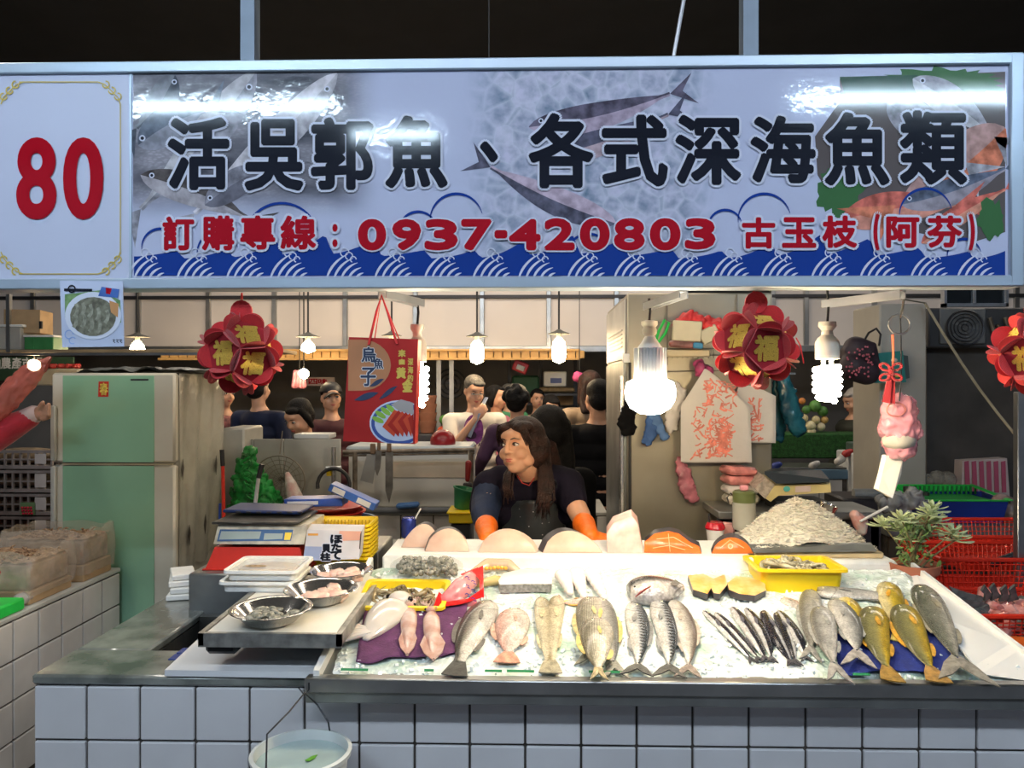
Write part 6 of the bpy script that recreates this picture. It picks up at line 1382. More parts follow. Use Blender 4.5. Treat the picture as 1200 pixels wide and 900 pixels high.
# ---- the fishmonger
fY = 3.16
wt = thing('person', 'woman with long dark hair, dark apron and orange gloves leaning behind the fish, looking left', 'person', (XP(622, fY), fY+.12, 0))
hc = P(611, 523, fY-.06); Rh = Euler((math.radians(-4), math.radians(-5), math.radians(-36))).to_matrix()
skw = M('skin_warm', (.60, .32, .20), .38, 0, .06, 16, .06, 110, sss=.15)
sh_l, sh_r = P(574, 570, fY+.03), P(668, 568, fY+.03); nk = P(620, 552, fY+.03)
mb = MB(); head_parts(mb, Rh, hc, .99, neck=None)
nb_ = P(626, 566, fY+.06)
mb.cap(hc+Rh @ Vector((0, .018, -.07)), .050, nb_, .062, 18); mb.cap(nb_, .07, P(626, 582, fY+.03), .085, 16)
# bare right-hand forearm (image right)
el_r, wr_r = P(676, 594, 3.06), P(690, 625, 2.95)
mb.cap(nb_+Vector((.05, 0, -.05)), .06, sh_r+Vector((0, 0, -.02)), .052, 14); mb.cap(sh_r+Vector((0, 0, -.02)), .052, P(673, 590, 3.08), .042, 14); mb.limb([(P(673, 590, 3.08), .044), (P(680, 604, 3.03), .041), (wr_r, .030)], 16)
el_l, wr_l = P(568, 603, 3.06), P(571, 626, 2.93)
mb.cap(nb_+Vector((-.05, 0, -.05)), .06, sh_l, .05, 14); mb.limb([(sh_l, .05), (el_l, .040), (wr_l, .028)], 14)
# torso, hips and legs under the clothes, one body
mb.limb([(P(624, 590, fY+.08), .095), (P(624, 640, fY+.11), .10), (P(624, 690, fY+.14), .12)], 16)
for k in (-1, 1): mb.limb([(P(624, 700, fY+.14)+Vector((k*.08, 0, 0)), .09), (Vector((P(624, 700, fY).x+k*.09, fY+.16, .42)), .065), (Vector((P(624, 700, fY).x+k*.09, fY+.18, .08)), .045)], 12); mb.cap((P(624, 700, fY).x+k*.09, fY+.18, .05), .045, (P(624, 700, fY).x+k*.10, fY+.04, .04), .035, 10)
me = remesh(mb, .0042, 5, skw, 'body'); part(me, 'body', None, wt)
GZ = -1
face_bits(wt, Rh, hc, .99)
# t-shirt
tsh = M('tshirt_navy', (.009, .007, .016), .85, 0, .3, 8, .4, 18, spec=.15)
mb = MB(); mb.limb([(P(600, 568, fY+.05), .085), (P(648, 568, fY+.05), .085)], 18); mb.limb([(sh_l+Vector((.0, 0, .0)), .072), (P(568, 594, fY), .066)], 16); mb.limb([(sh_r+Vector((-.01, 0, 0)), .072), (P(672, 588, 3.09), .058)], 16)
mb.limb([(P(586, 562, fY+.05), .062), (sh_l+Vector((.01, 0, .0)), .066)], 14); mb.limb([(P(656, 562, fY+.05), .062), (sh_r+Vector((-.01, 0, 0)), .066)], 14)
for yy in (575, 600, 630, 660, 690): mb.ell(P(624, yy, fY+.07+(yy-575)*.0006), (.195, .135, .10), 24, 12)
me = remesh(mb, .0075, 6, tsh, 'tshirt'); part(me, 'tshirt', None, wt)
# navy under sleeve on the image-left arm
slm2 = M('sleeve_navy', (.008, .018, .055), .7, 0, .2, 8, .4, 20)
part(remesh(MB().limb([(sh_l, .068), (P(570, 590, fY-.02), .064), (el_l, .056), (P(571, 619, 2.96), .042)], 16), .006, 3, slm2, 'sleeve'), 'sleeve', None, wt)
# apron
apm = M('apron_dark', (.016, .018, .020), .33, 0, .5, 5, .5, 14, coat=.25, col2=(.035, .04, .043))
mb = MB()
def apf(u, v):
    wd = .105+.075*min(1, v*2.2); x = P(626, 450, fY).x+(u-.5)*2*wd; z = P(0, 580, fY).z-.02-v*.75; y = fY-.088+.085*abs(u-.5)**2*4*1.1+.02*v+.007*noise.noise(Vector((u*5, v*6, 2)))
    return Vector((x, y, z+.02*math.cos((u-.5)*PI)))
mb.grid(apf, 24, 40); o = part(mb, 'apron', apm, wt, smooth=180); so = o.modifiers.new('s', 'SOLIDIFY'); so.thickness = .004
for k in (-1, 1): part(MB().tube([apf(.5+k*.42, .0), P(626+k*26, 566, fY-.045), P(626+k*20, 556, fY+.03)], .008, 6, flat=.3), 'apron_strap', apm, wt)
for k in range(16): p = apf(random.random()*.8+.1, random.random()*.35); part(MB().ell(p+Vector((0, -.004, 0)), (.0025, .001, .002), 6, 4), 'water_fleck', M('fleck', (.5, .5, .5), .3), wt)
part(MB().tube([P(606, 557, fY-.05), P(612, 566, fY-.085), P(620, 569, fY-.09), P(626, 560, fY-.06)], .0022, 6), 'necklace', M('red_cord', (.4, .03, .02), .5), wt)
# gloves
glv = M('orange_glove', (.85, .16, .01), .4, 0, .08, 20, .4, 50, coat=.15)
wl_, wr2 = P(570, 622, 2.90), P(688, 620, 2.92)
mb = MB(); mb.limb([(P(570, 617, 2.96), .046), (P(571, 625, 2.90), .037), (P(572, 630, 2.87), .034)], 16); hand(mb, P(571, 628, 2.885), (.18, -.72, -.30), (0, -.25, .95), .92, .75, 1)
part(remesh(mb, .0042, 2, glv, 'glove'), 'glove', None, wt, label='orange rubber glove on the hand at the left')
mb = MB(); mb.limb([(P(684, 614, 2.98), .045), (P(688, 621, 2.93), .038), (P(691, 627, 2.89), .034)], 16); hand(mb, P(690, 626, 2.90), (.75, -.30, -.22), (.1, -.3, .95), .92, .45, -1)
part(remesh(mb, .0042, 2, glv, 'glove'), 'glove', None, wt, label='orange rubber glove on the hand at the right')
# hair: cap plus long strands
hq = lambda x, y, z: hc+Rh @ Vector((x, y, z))
mb = MB(); Rr = Rh
mb.ell(hq(0, .022, .046), (.084, .095, .080), 26, 16, Rr); mb.ell(hq(.020, .045, -.01), (.078, .074, .085), 22, 14, Rr); mb.ell(hq(-.045, .02, .03), (.045, .07, .065), 16, 10, Rr)
mb.ell(hq(.062, .018, .012), (.026, .050, .060), 16, 10, Rr)
mb.ell(hq(.040, -.038, .072), (.045, .045, .028), 16, 10, Rr); mb.ell(hq(-.035, -.042, .072), (.042, .040, .024), 16, 10, Rr)
cap_ = remesh(mb, .005, 4, hair_br, 'hair'); part(cap_, 'hair', None, wt)
rs_ = random.Random(2); hs = MB()
def strand(pts, r0): hs.tube(pts, [r0*.6, r0, r0*1.1, r0*.9, r0*.6, r0*.12][:len(pts)], 6, flat=.5)
for k in range(46):                              # right side, falls over the shoulder
    a = rs_.random(); x_ = 631+a*15; 
    strand([hq(.05+.02*rs_.random(), .03*rs_.random(), .06-.03*a), P(632+a*12, 520, fY-.06+.06*rs_.random()), P(x_, 546, fY-.06), P(x_+2+rs_.uniform(-3, 3), 568, fY-.13), P(x_+rs_.uniform(-4, 6), 586, fY-.14), P(x_+rs_.uniform(-6, 6)-2, rs_.uniform(586, 610), fY-.135)], .0075)
for k in range(18):                              # left side behind the cheek
    a = rs_.random(); x_ = 588+a*14
    strand([hq(-.06, .05, .03), P(598+a*8, 545, fY+.03), P(x_+2, 556, fY-.06), P(x_, 572, fY-.12), P(x_+rs_.uniform(-3, 4), rs_.uniform(576, 592), fY-.125)], .007)
for k in range(26):
    a = rs_.random(); strand([hq(.03, .07, .05), P(630+a*18, 520, fY+.08), P(632+a*22, 545, fY+.1), P(628+a*26, 575, fY+.13), P(628+a*26, 600, fY+.17)], .018)
part(hs, 'hair_strands', hair_br, wt, smooth=180, kind='stuff')
# fringe strands framing the forehead
hs = MB()
for k in range(22):
    u = k/21; s_ = -1 if u < .5 else 1
    hs.tube([hq(.004+.01*(u-.5), -.040, .105), hq((u-.5)*.13, -.066, .085), hq((u-.5)*.155, -.060, .050), hq((u-.5)*.165+s_*.003, -.040, .0)], [.004, .007, .007, .002], 6, flat=.5)
part(hs, 'fringe', hair_br, wt, smooth=180, kind='stuff')

# ---- people farther back
def figure(px, headpy, Y, hpx, label, shirt, yaw=0.0, pitch=0.0, hair='short', hairm=hair_m, skin=skin_l, lean=0.0, arms=None, face=True, pants=None, shw=.19, cap=False, back=False, loc_z=0.0, vox=.011, hair_len=0.0, bulk=1.0, tilt=0.0, sleeve_len=.6):
    s = L(hpx, Y)/.245; c = P(px, headpy, Y); R = Euler((pitch, tilt, yaw)).to_matrix()
    t = thing('person', label, 'person', (c.x, Y+.02, 0))
    B = Matrix.Rotation(yaw, 3, 'Z')
    base = c+Vector((0, .02, 0))+B @ Vector((0, lean*.25, -.20*s)); sh = [base+B @ Vector((k*shw*s, 0, -.04*s)) for k in (-1, 1)]
    hip = Vector((base.x, base.y, base.z-.50*s))+B @ Vector((0, lean, 0))
    mb = MB(); head_parts(mb, R, c, s, neck=None, ears=True); mb.cap(c+R @ Vector((0, .01, -.06*s)), .05*s, base, .058*s, 12)
    mb.cap(base, .08*s, (base+hip)/2, .11*s*bulk, 12); mb.cap((base+hip)/2, .11*s*bulk, hip, .12*s*bulk, 12)
    ft = Vector((hip.x, hip.y, .06))
    for k in (-1, 1): mb.limb([(hip+B @ Vector((k*.08*s, 0, -.05)), .085*s), (Vector((hip.x, hip.y, hip.z*.5))+B @ Vector((k*.09*s, 0, 0)), .06*s), (ft+B @ Vector((k*.09*s, 0, 0)), .045*s)], 10); mb.cap(ft+B @ Vector((k*.09*s, 0, 0)), .04, ft+B @ Vector((k*.10*s, -.14, -.02)), .03, 8)
    arms = arms or [((k*.25, -.02, -.33), (k*.22, -.16, -.52)) for k in (-1, 1)]
    sl = MB(); 
    for k, (e, w2) in zip((0, 1), arms):
        E = base+B @ (Vector(e)*s); Wp = base+B @ (Vector(w2)*s)
        mb.limb([(sh[k], .048*s), (E, .040*s), (Wp, .028*s)], 12)
        d_ = (Wp-E).normalized(); hand(mb, Wp, d_, B @ Vector((0, -1, .3)), s*.95, .5, 1)
        sl.limb([(sh[k], .064*s), (sh[k].lerp(E, min(1, sleeve_len*1.7)), .058*s)], 12)
        if sleeve_len > .6: sl.limb([(E, .055*s), (E.lerp(Wp, (sleeve_len-.6)/.4), .044*s)], 12)
    part(remesh(mb, vox, 3, skin, 'body'), 'body', None, t)
    sm = sl; sm.limb([(sh[0], .068*s), (sh[1], .068*s)], 14)
    for q in range(6):
        u = q/5; p = base.lerp(hip, u)+Vector((0, 0, -.05*s)); sm.ell(p, ((.165+.02*u)*s*bulk, (.115+.02*u)*s*bulk, .09*s), 18, 10, B)
    part(remesh(sm, vox*.9, 4, shirt, 'shirt'), 'shirt', None, t)
    pm2 = MB()
    for k in (-1, 1): pm2.limb([(hip+B @ Vector((k*.075*s, 0, -.03)), .105*s), (Vector((hip.x, hip.y, hip.z*.5))+B @ Vector((k*.09*s, 0, 0)), .08*s), (Vector((hip.x, hip.y, .12))+B @ Vector((k*.09*s, 0, 0)), .065*s)], 12)
    part(remesh(pm2, .018, 3, pants or M('trousers_dark', (.02, .022, .03), .8), 'trousers'), 'trousers', None, t)
    q = lambda x, y, z: c+R @ (Vector((x, y, z))*s)
    hb = MB(); 
    hb.ell(q(0, .026, .046), (.083*s, .093*s, .080*s), 20, 12, R); hb.ell(q(0, .050, -.005), (.078*s, .070*s, .080*s), 18, 12, R)
    if hair == 'curly':
        r_ = random.Random(4)
        for k in range(50): a, b2 = r_.uniform(0, 6.3), r_.uniform(-.4, 1.4); hb.ell(q(.085*math.cos(a)*math.cos(b2), .04+.085*math.sin(a)*math.cos(b2), .03+.085*math.sin(b2)), .025*s, 8, 6)
    if hair == 'long':
        for k in range(9): a = (k-4)/4; hb.limb([(q(a*.06, .06, .03), .035*s), (q(a*.085, .07-.02*abs(a), -.12), .032*s), (q(a*.09, .085, -.20-hair_len), .022*s)], 8)
        for k in (-1, 1): hb.limb([(q(k*.062, -.01, .06), .024*s), (q(k*.078, .0, -.03), .022*s), (q(k*.085, -.01, -.14-hair_len*.4), .012*s)], 8)
    if hair == 'bob':
        for k in (-1, 1): hb.limb([(q(k*.058, -.01, .06), .026*s), (q(k*.074, .01, -.02), .026*s), (q(k*.068, .02, -.08), .018*s)], 8)
    if face and not back and not cap: hb.ell(q(.02, -.048, .078), (.055*s, .036*s, .022*s), 14, 8, R)
    part(remesh(hb, vox*.75, 3, hairm, 'hair'), 'hair', None, t)
    if face and not back: face_bits(t, R, c, s)
    if cap:
        part(MB().lathe(q(0, .014, .040), [(1e-4, .088*s), (.04*s, .084*s), (.075*s, .055*s), (.089*s, .015*s), (.090*s, 0), (.085*s, 0)], 24, sy=1.1, rot=R), 'cap', black_m, t, smooth=180)
        mb = MB(); mb.grid(lambda u, v: q((u-.5)*.15, -.075-.075*v*math.sin(PI*(u*.8+.1)), .050-.012*v-.10*(u-.5)**2*2), 12, 6); o = part(mb, 'cap_brim', black_m, t, smooth=180); mo = o.modifiers.new('s', 'SOLIDIFY'); mo.thickness = .004
    return t, base, B, s, q
GZ = 0
navy = M('shirt_navy', (.009, .016, .05), .8, 0, .2, 6); black_c = M('cloth_black', (.006, .006, .007), .85, 0, .3, 6, .3, 12, spec=.12); maroon = M('shirt_maroon', (.06, .015, .02), .8)
whitec = M('shirt_white', (.66, .62, .56), .8, 0, .04, 6, .5, 10); purp = M('shirt_purple', (.05, .02, .055), .8, 0, .2, 6); beige = M('jacket_beige', (.28, .20, .13), .6, 0, .1, 6, .6, 14); olivec = M('jacket_olive', (.03, .032, .024), .75, 0, .3, 6, .4, 12); pinkc = M('shirt_pink', (.55, .18, .25), .8); greenc = M('shirt_green', (.06, .25, .12), .8)
# woman in black with very long hair just behind the fishmonger, seen from behind
t2, bs, Bq, s2, q2 = figure(642, 505, 3.75, 62, 'person seen from behind with very long black hair and black clothes behind the fishmonger', black_c, yaw=PI+.25, hair='long', hair_len=.28, back=True, face=False, shw=.17, sleeve_len=1.0, arms=[((-.19, -.04, -.30), (-.17, -.16, -.5)), ((.19, -.04, -.30), (.17, -.16, -.5))], bulk=1.05)
# man in a white t-shirt
t3, bs, Bq, s3, q3 = figure(556, 458, 5.7, 36, 'grey-haired person in a white printed t-shirt with a grey strap, hand at the face', whitec, yaw=.35, pitch=.38, hair='short', hairm=hair_gr, skin=skin_l, arms=[((-.24, -.16, -.26), (-.06, -.22, -.02)), ((.25, -.06, -.30), (.16, -.26, -.38))], shw=.20, bulk=1.15, sleeve_len=.38)
pf = lambda x, y, o=0: P(x, y, 5.7-.165+.03*((x-557)/20)**2-o)
mb = MB(); poly(mb, [(555+11.5*math.cos(a)*(1 if y_ == 0 else 1), 504-18*math.sin(a)) for a in [i*2*PI/22 for i in range(22)] for y_ in (0,)], pf, 0); part(mb, 'shirt_print', M('print_purple', (.16, .03, .17), .6, 0, .0, col2=(.32, .07, .34), scale=26), t3, smooth=0)
mb = MB(); poly(mb, arc(552, 498, 7, 0, 345, 14, 6), pf, .004); part(mb, 'shirt_print', M('print_mauve', (.42, .20, .34), .6), t3, smooth=0)
mb = MB(); poly(mb, arc(552, 510, 6.5, 0, 345, 14, 5), pf, .004); poly(mb, arc(549, 498, 1.6, 0, 345, 8), pf, .006); poly(mb, arc(555, 498, 1.6, 0, 345, 8), pf, .006); part(mb, 'shirt_print', M('print_deep', (.05, .015, .06), .6), t3, smooth=0, kind='stuff')
mb = MB(); put_line(mb, 'ING APE', pf, 549, 519, 569, 523, .002, .3); part(mb, 'lettering', M('print_ink', (.08, .03, .08), .6), t3, smooth=0)
part(MB().tube([P(570, 466, 5.68), P(561, 485, 5.50), P(550, 512, 5.49)], .016, 6, flat=.3), 'strap', M('strap_grey', (.25, .30, .40), .6), t3)
part(MB().tube([q3(-.05, -.088, .006), q3(-.03, -.098, .004), q3(0, -.098, .012), q3(.03, -.098, .004), q3(.05, -.088, .006)], .003, 6), 'glasses', M('frame_wire', (.4, .35, .28), .4), t3)
# bent woman and man in cap at the left
figure(350, 489, 5.0, 43, 'person with black hair bending the head down over the steel partition', M('shirt_teal', (.015, .03, .045), .8), yaw=-.55, pitch=.5, hair='bob', shw=.17, lean=.25, bulk=1.0)
figure(388, 466, 5.75, 36, 'young person in a black cap and maroon shirt looking to the right', maroon, yaw=.45, hair='short', cap=True, shw=.17)
figure(303, 455, 5.45, 37, 'person in a navy shirt with back turned beside the fridge', navy, yaw=PI-.3, hair='short', back=True, face=False, shw=.19)
figure(262, 462, 5.95, 34, 'person in a plaid red shirt half hidden behind the fridge', M('plaid', (.30, .10, .10), .8, 0, .5, 30, col2=(.08, .03, .03)), yaw=1.0, hair='short', shw=.16, sleeve_len=.5)
# crowd at the centre
figure(582, 466, 6.3, 30, 'person with a black bob and pink top turned to the right in the crowd', pinkc, yaw=1.1, hair='bob', shw=.16, arms=[((-.19, -.0, -.30), (-.17, -.06, -.55)), ((.19, -.0, -.30), (.17, -.06, -.55))])
figure(606, 470, 5.05, 38, 'person with curly black hair and purple jacket reaching left', purp, yaw=PI-.2, hair='curly', back=True, face=False, shw=.18, sleeve_len=1.0, arms=[((-.24, .02, -.3), (-.22, -.1, -.5)), ((.26, .0, -.22), (.36, -.16, -.36))])
figure(597, 463, 6.95, 27, 'person with dark hair and a green top standing behind the curly haired one', greenc, yaw=.4, hair='short', hairm=hair_gr, shw=.15)
figure(646, 478, 6.5, 30, 'young person with black hair looking down in the crowd beside the dark jacket', pinkc, yaw=.1, pitch=.3, hair='bob', shw=.15)
figure(630, 468, 7.5, 25, 'person with short dark hair barely visible between two others in the crowd', beige, yaw=.2, hair='short', shw=.15)
figure(690, 452, 6.0, 36, 'person in a beige puffer jacket turned away near the steel cabinet', beige, yaw=PI+.4, hair='long', hairm=hair_br, back=True, face=False, shw=.19, sleeve_len=1.0)
figure(700, 466, 5.25, 44, 'person in a black jacket and dark cap standing beside the steel cabinet', black_c, yaw=PI+.3, hair='short', back=True, face=False, shw=.21, sleeve_len=1.0, bulk=1.2)
figure(1001, 470, 6.95, 31, 'elderly person with short white hair and dark olive jacket at the vegetable stall', olivec, yaw=-1.5, pitch=.35, hair='short', hairm=M('hair_white', (.42, .38, .34), .6), shw=.18, sleeve_len=1.0, bulk=1.25)
# ================================================================ behind the fishmonger
wc_t = thing('back_counter', 'low white tiled counter with a dark pipe behind the fishmonger', 'counter', (XP(520, 4.35), 4.35, 0))
bY = 4.35; bzt = ZP(600, bY)
part(MB().bb(XP(394, bY), XP(712, bY), bY+.01, bY+.5, 0, bzt-.02), 'core', grout_m, wc_t)
part(MB().bb(XP(394, bY), XP(712, bY), bY-.005, bY+.5, bzt-.02, bzt, .004), 'top', M('dull_white', (.42, .41, .38), .4, 0, .1, 4), wc_t)
x = XP(394, bY)
while x < XP(708, bY):
    for r in range(4): part(MB().box((x+.0925, bY+.004, bzt-.115-r*.19), (.178, .012, .183), None, .002), 'tile', tile_m2, wc_t, smooth=0)
    x += .185
part(MB().tube([(XP(405, bY), bY-.03, ZP(598, bY)), (XP(560, bY), bY-.03, ZP(597, bY))], .018, 10), 'pipe', M('pipe_grey', (.12, .13, .15), .5), wc_t)
# grey steel partition
pt = thing('steel_partition', 'worn grey steel splash panel standing behind the scale', 'panel', (XP(330, 4.2), 4.2, .3))
for a, b_ in ((286, 297), (297.5, 332), (332.5, 399)): part(MB().bb(XP(a, 4.2), XP(b_, 4.2), 4.2, 4.215, .3, ZP(515, 4.2), .002), 'sheet', M('steel_aged', (.34, .33, .29), .5, .25, .25, 3, .1, 20), pt)
part(MB().bb(XP(260, 4.1), XP(286, 4.1), 4.1, 4.4, .3, ZP(502, 4.1), .01), 'side_block', M('block_grey', (.38, .37, .33), .45, 0, .2, 4), pt)
part(MB().bb(XP(344, 4.2), XP(386, 4.2), 4.2, 4.35, ZP(515, 4.2)+.001, ZP(509, 4.2)+.0, .004), 'ledge_box', M('grey_pale', (.45, .46, .46), .4), pt)
tp = thing('tap', 'metal standpipe tap with black hose at the edge of the steel partition', 'tap', P(391, 575, 4.1))
part(MB().tube([P(391, 590, 4.1), P(391, 530, 4.1), P(391, 524, 4.1)], L(2.6, 4.1), 10), 'pipe', steel, tp); part(MB().tube([P(382, 548, 4.08), P(400, 548, 4.08)], .009, 8), 'cross_pipe', steel, tp)
part(MB().tube([P(391+19*math.cos(a), 569-20*math.sin(a), 4.05+.02*math.sin(a)) for a in [i*.32-.2 for i in range(12)]], .010, 8), 'hose', black_m, tp)
part(MB().bb(XP(383, 4.09), XP(388, 4.09), 4.08, 4.12, ZP(558, 4.1), ZP(549, 4.1)), 'tag', yellow_pl, tp)
# strainer, net, stick, handle
st_ = thing('wire_strainer', 'round wire strainer leaning on the steel partition', 'strainer', P(328, 594, 4.05))
wr = M('wire', (.22, .19, .15), .5, .5); R = L(31, 4.05); cc = P(328, 563, 4.05)
for q in (1.0, .82, .64, .46, .28, .12): part(MB().tube([cc+Vector((R*q*math.cos(a), .05*(1-q)-.02, R*q*math.sin(a)*.95)) for a in [i*2*PI/28 for i in range(29)]], .0035 if q == 1 else .0016, 5), 'ring', wr, st_)
for k in range(10): a = PI*k/10; part(MB().tube([cc+Vector((-R*math.cos(a), -.02, -R*.95*math.sin(a))), cc+Vector((0, .035, 0)), cc+Vector((R*math.cos(a), -.02, R*.95*math.sin(a)))], .0016, 4), 'spoke', wr, st_)
part(MB().tube([P(328, 532, 4.05), P(331, 505, 4.1)], .0025, 5), 'hook_wire', wr, st_)
nt_ = thing('green_net', 'crumpled bright green netting stuffed beside the fridge', 'netting', P(290, 600, 4.12))
gn = M('net_green', (.01, .26, .04), .5, 0, .4, 16, 1.0, 24, alpha=.75)
part(crumple(remesh(MB().limb([(P(292, 532, 4.0), .035), (P(290, 560, 4.0), .065), (P(290, 590, 4.0), .085), (P(300, 604, 4.0), .08)]).limb([(P(300, 560, 4.0), .05), (P(314, 590, 4.0), .07), (P(316, 600, 4.0), .06)]), .010, 2, gn, 'net'), .03, 16), 'net', None, nt_)
for k in range(6): part(MB().tube([P(288+5*math.cos(a*1.3+k)+k, 540+8*k+5*math.sin(a), 3.90) for a in [i*.7 for i in range(10)]], .005, 5), 'fold', gn, nt_)
rs1 = thing('red_stick', 'red pole with black grip and blue base beside the fridge', 'pole', P(262, 640, 3.6)); part(MB().tube([P(263, 645, 3.6), P(261, 546, 3.6)], .0085, 8), 'pole', red_pl, rs1); part(MB().tube([P(261, 546, 3.6), P(260, 527, 3.6)], .011, 8), 'grip', black_m, rs1); part(MB().tube([P(256, 648, 3.62), P(258, 590, 3.62)], .006, 8), 'blue_rod', blue_pl, rs1)
kh = thing('brush_handle', 'grey handle with a black grip leaning before the wire strainer', 'handle', P(292, 646, 2.93)); part(MB().tube([P(292, 646, 2.93), P(303, 560, 2.93)], .0075, 8), 'rod', M('grey_plastic', (.45, .45, .44), .4), kh); part(MB().tube([P(303, 560, 2.93), P(307, 544, 2.93)], .010, 8), 'grip', black_m, kh)
solo(MB().limb([(P(337, 556, 4.02), .014), (P(341, 568, 4.0), .030), (P(346, 584, 4.0), .042), (P(350, 594, 4.0), .03)]), 'onion_bag', M('pink_white_film', (.55, .32, .30), .3, 0, .5, 20, .8, 30, col2=(.60, .55, .50)), 'small pink and white bag hanging before the wire strainer', 'bag', smooth=180)
# white chest with knife rail
ch = thing('white_chest', 'white foam chest standing behind the knife rail', 'chest', (XP(480, 4.5), 4.5, bzt))
part(MB().bb(XP(408, 4.45), XP(552, 4.45), 4.45, 4.8, bzt+.001, ZP(529, 4.45), .015), 'body', M('chest_white', (.52, .52, .50), .5, 0, .06, 3), ch)
part(MB().bb(XP(406, 4.45), XP(553, 4.45), 4.43, 4.82, ZP(529, 4.45), ZP(523, 4.45), .012), 'lid', M('chest_lid', (.40, .45, .48), .4, 0, .1, 3), ch)
part(MB().bb(XP(455, 4.45), XP(548, 4.45), 4.444, 4.45, ZP(560, 4.45), ZP(541, 4.45), .002), 'tape', M('tape_beige', (.48, .42, .34), .5), ch)
kr = thing('knife_rail', 'rusty metal rail frame carrying knives in front of the white chest', 'rail', P(480, 600, 4.3))
rust = M('rusty_steel', (.16, .13, .10), .5, .4, .4, 18, .2, 60)
part(MB().tube([P(402, 530, 4.3), P(556, 527, 4.3)], .012, 8), 'bar', rust, kr); part(MB().tube([P(402, 534, 4.3), P(556, 531, 4.3)], .006, 6), 'bar', rust, kr)
for px in (416, 552): part(MB().tube([P(px, 530, 4.3), P(px, 600, 4.3)], .014, 8), 'post', rust, kr)
def knife(label, x, y0, y1, w, dx=0, hand_=None, Y=4.26, hl=12):
    t = thing('knife', label, 'knife', P(x, y1, Y)); part(MB().prism([P(x-w/2, y0, Y), P(x+w/2, y0, Y), P(x+w/2+dx, y0+(y1-y0)*.7, Y), P(x+dx, y1, Y), P(x-w/2+dx*.5, y0+(y1-y0)*.75, Y)], (0, .004, 0)), 'blade', M('blade_old', (.22, .21, .19), .4, .7, .3, 14), t, smooth=0)
    part(MB().box(P(x, y0-hl/2, Y), (L(w*.55, Y), .02, L(hl, Y)), None, .005), 'handle', hand_ or M('wood_worn', (.16, .10, .06), .6), t)
knife('narrow dark knife hanging at the right end of the group on the rail', 456, 530, 590, 9)
knife('long rusty knife hanging in the middle of the rail', 444, 528, 558, 7, -2)
t = thing('cleaver', 'broad grey cleaver hanging on the rail beside the narrow knives', 'knife', P(434, 566, 4.27)); part(MB().prism([P(430, 532, 4.27), P(442, 532, 4.27), P(437, 567, 4.27), P(422, 563, 4.27)], (0, .004, 0)), 'blade', M('cleaver_steel', (.36, .36, .34), .4, .6), t, smooth=0); part(MB().box(P(437, 526, 4.27), (.03, .02, .06), None, .005), 'handle', MATS['wood_worn'], t)
t = thing('fish_scaler', 'red handled tool hanging from the right end of the rail', 'tool', P(548, 576, 4.2)); part(MB().limb([(P(549, 543, 4.2), .018), (P(548, 562, 4.2), .014)]), 'handle', M('handle_red', (.22, .02, .02), .35), t, smooth=180); part(MB().box(P(548, 571, 4.2), (.05, .02, .05), None, .006), 'head', dark_metal, t); part(MB().tube([P(549, 540, 4.2), P(549, 528, 4.27)], .002, 5), 'loop', wr, t)
solo(MB().bb(XP(530, 4.0), XP(554, 4.0), 3.92, 4.08, 0, ZP(610, 4.0)-.001, .01), 'sieve_stand', dark_metal, 'dark stand under the small yellow basket', 'stand')
gbz = thing('yellow_sieve', 'small yellow plastic basket under the green basin', 'basket', P(541, 610, 4.0))
part(MB().bb(XP(528, 4.0), XP(556, 4.0), 3.9, 4.1, ZP(610, 4.0), ZP(598, 4.0), .006), 'shell', yellow_pl, gbz); part(MB().bb(XP(526, 4.0), XP(558, 4.0), 3.89, 4.11, ZP(599, 4.0), ZP(596.5, 4.0), .003), 'rim', yellow_pl, gbz)
c = P(542, 596, 4.0); t = thing('green_basin', 'dark green basin tilted on the small yellow basket', 'basin', c); part(MB().lathe(c, [(1e-4, 0), (.045, 0), (.068, .10), (.073, .10), (.073, .107), (.064, .107), (.042, .008), (1e-4, .008)], 28, rot=Euler((.0, .22, 0))), 'shell', M('basin_green', (.02, .16, .07), .35), t, smooth=50)
solo(MB().bb(XP(440, 3.6), XP(545, 3.6), 3.45, 3.62, 0, ZP(633, 3.6), .01), 'work_table', steel_dull, 'dull steel work table between the foam slab and the tiled wall', 'table')
solo(MB().box(P(478, 592, 4.28), (.13, .05, .03), Euler((0, -.08, 0)), .01), 'blue_brush', M('brush_blue', (.06, .16, .40), .5), 'blue brush lying on the pipe under the white chest', 'brush')

# far hall: shelves, crates, fan, boxes behind the crowd
fan = thing('pedestal_fan', 'dark round fan against the far wall left of the white t-shirt', 'fan', P(528, 500, 8.2)); fc_ = P(528, 450, 8.2); fr_ = L(17, 8.2)
for q in (1.0, .7, .4): part(MB().tube([fc_+Vector((fr_*q*math.cos(a), 0, fr_*q*math.sin(a))) for a in [i*PI/12 for i in range(25)]], .010, 5), 'guard_ring', dark_metal, fan)
for k in range(5): a = k*2*PI/5; part(MB().prism([fc_+Vector((0, .05, 0)), fc_+Vector((fr_*.8*math.cos(a), .05, fr_*.8*math.sin(a))), fc_+Vector((fr_*.7*math.cos(a+.7), .03, fr_*.7*math.sin(a+.7)))], (0, .004, 0)), 'blade', M('fan_blade', (.10, .10, .11), .4), fan)
part(MB().tube([fc_+Vector((0, .08, 0)), Vector((fc_.x, 8.3, .02))], .025, 8), 'stand', dark_metal, fan)
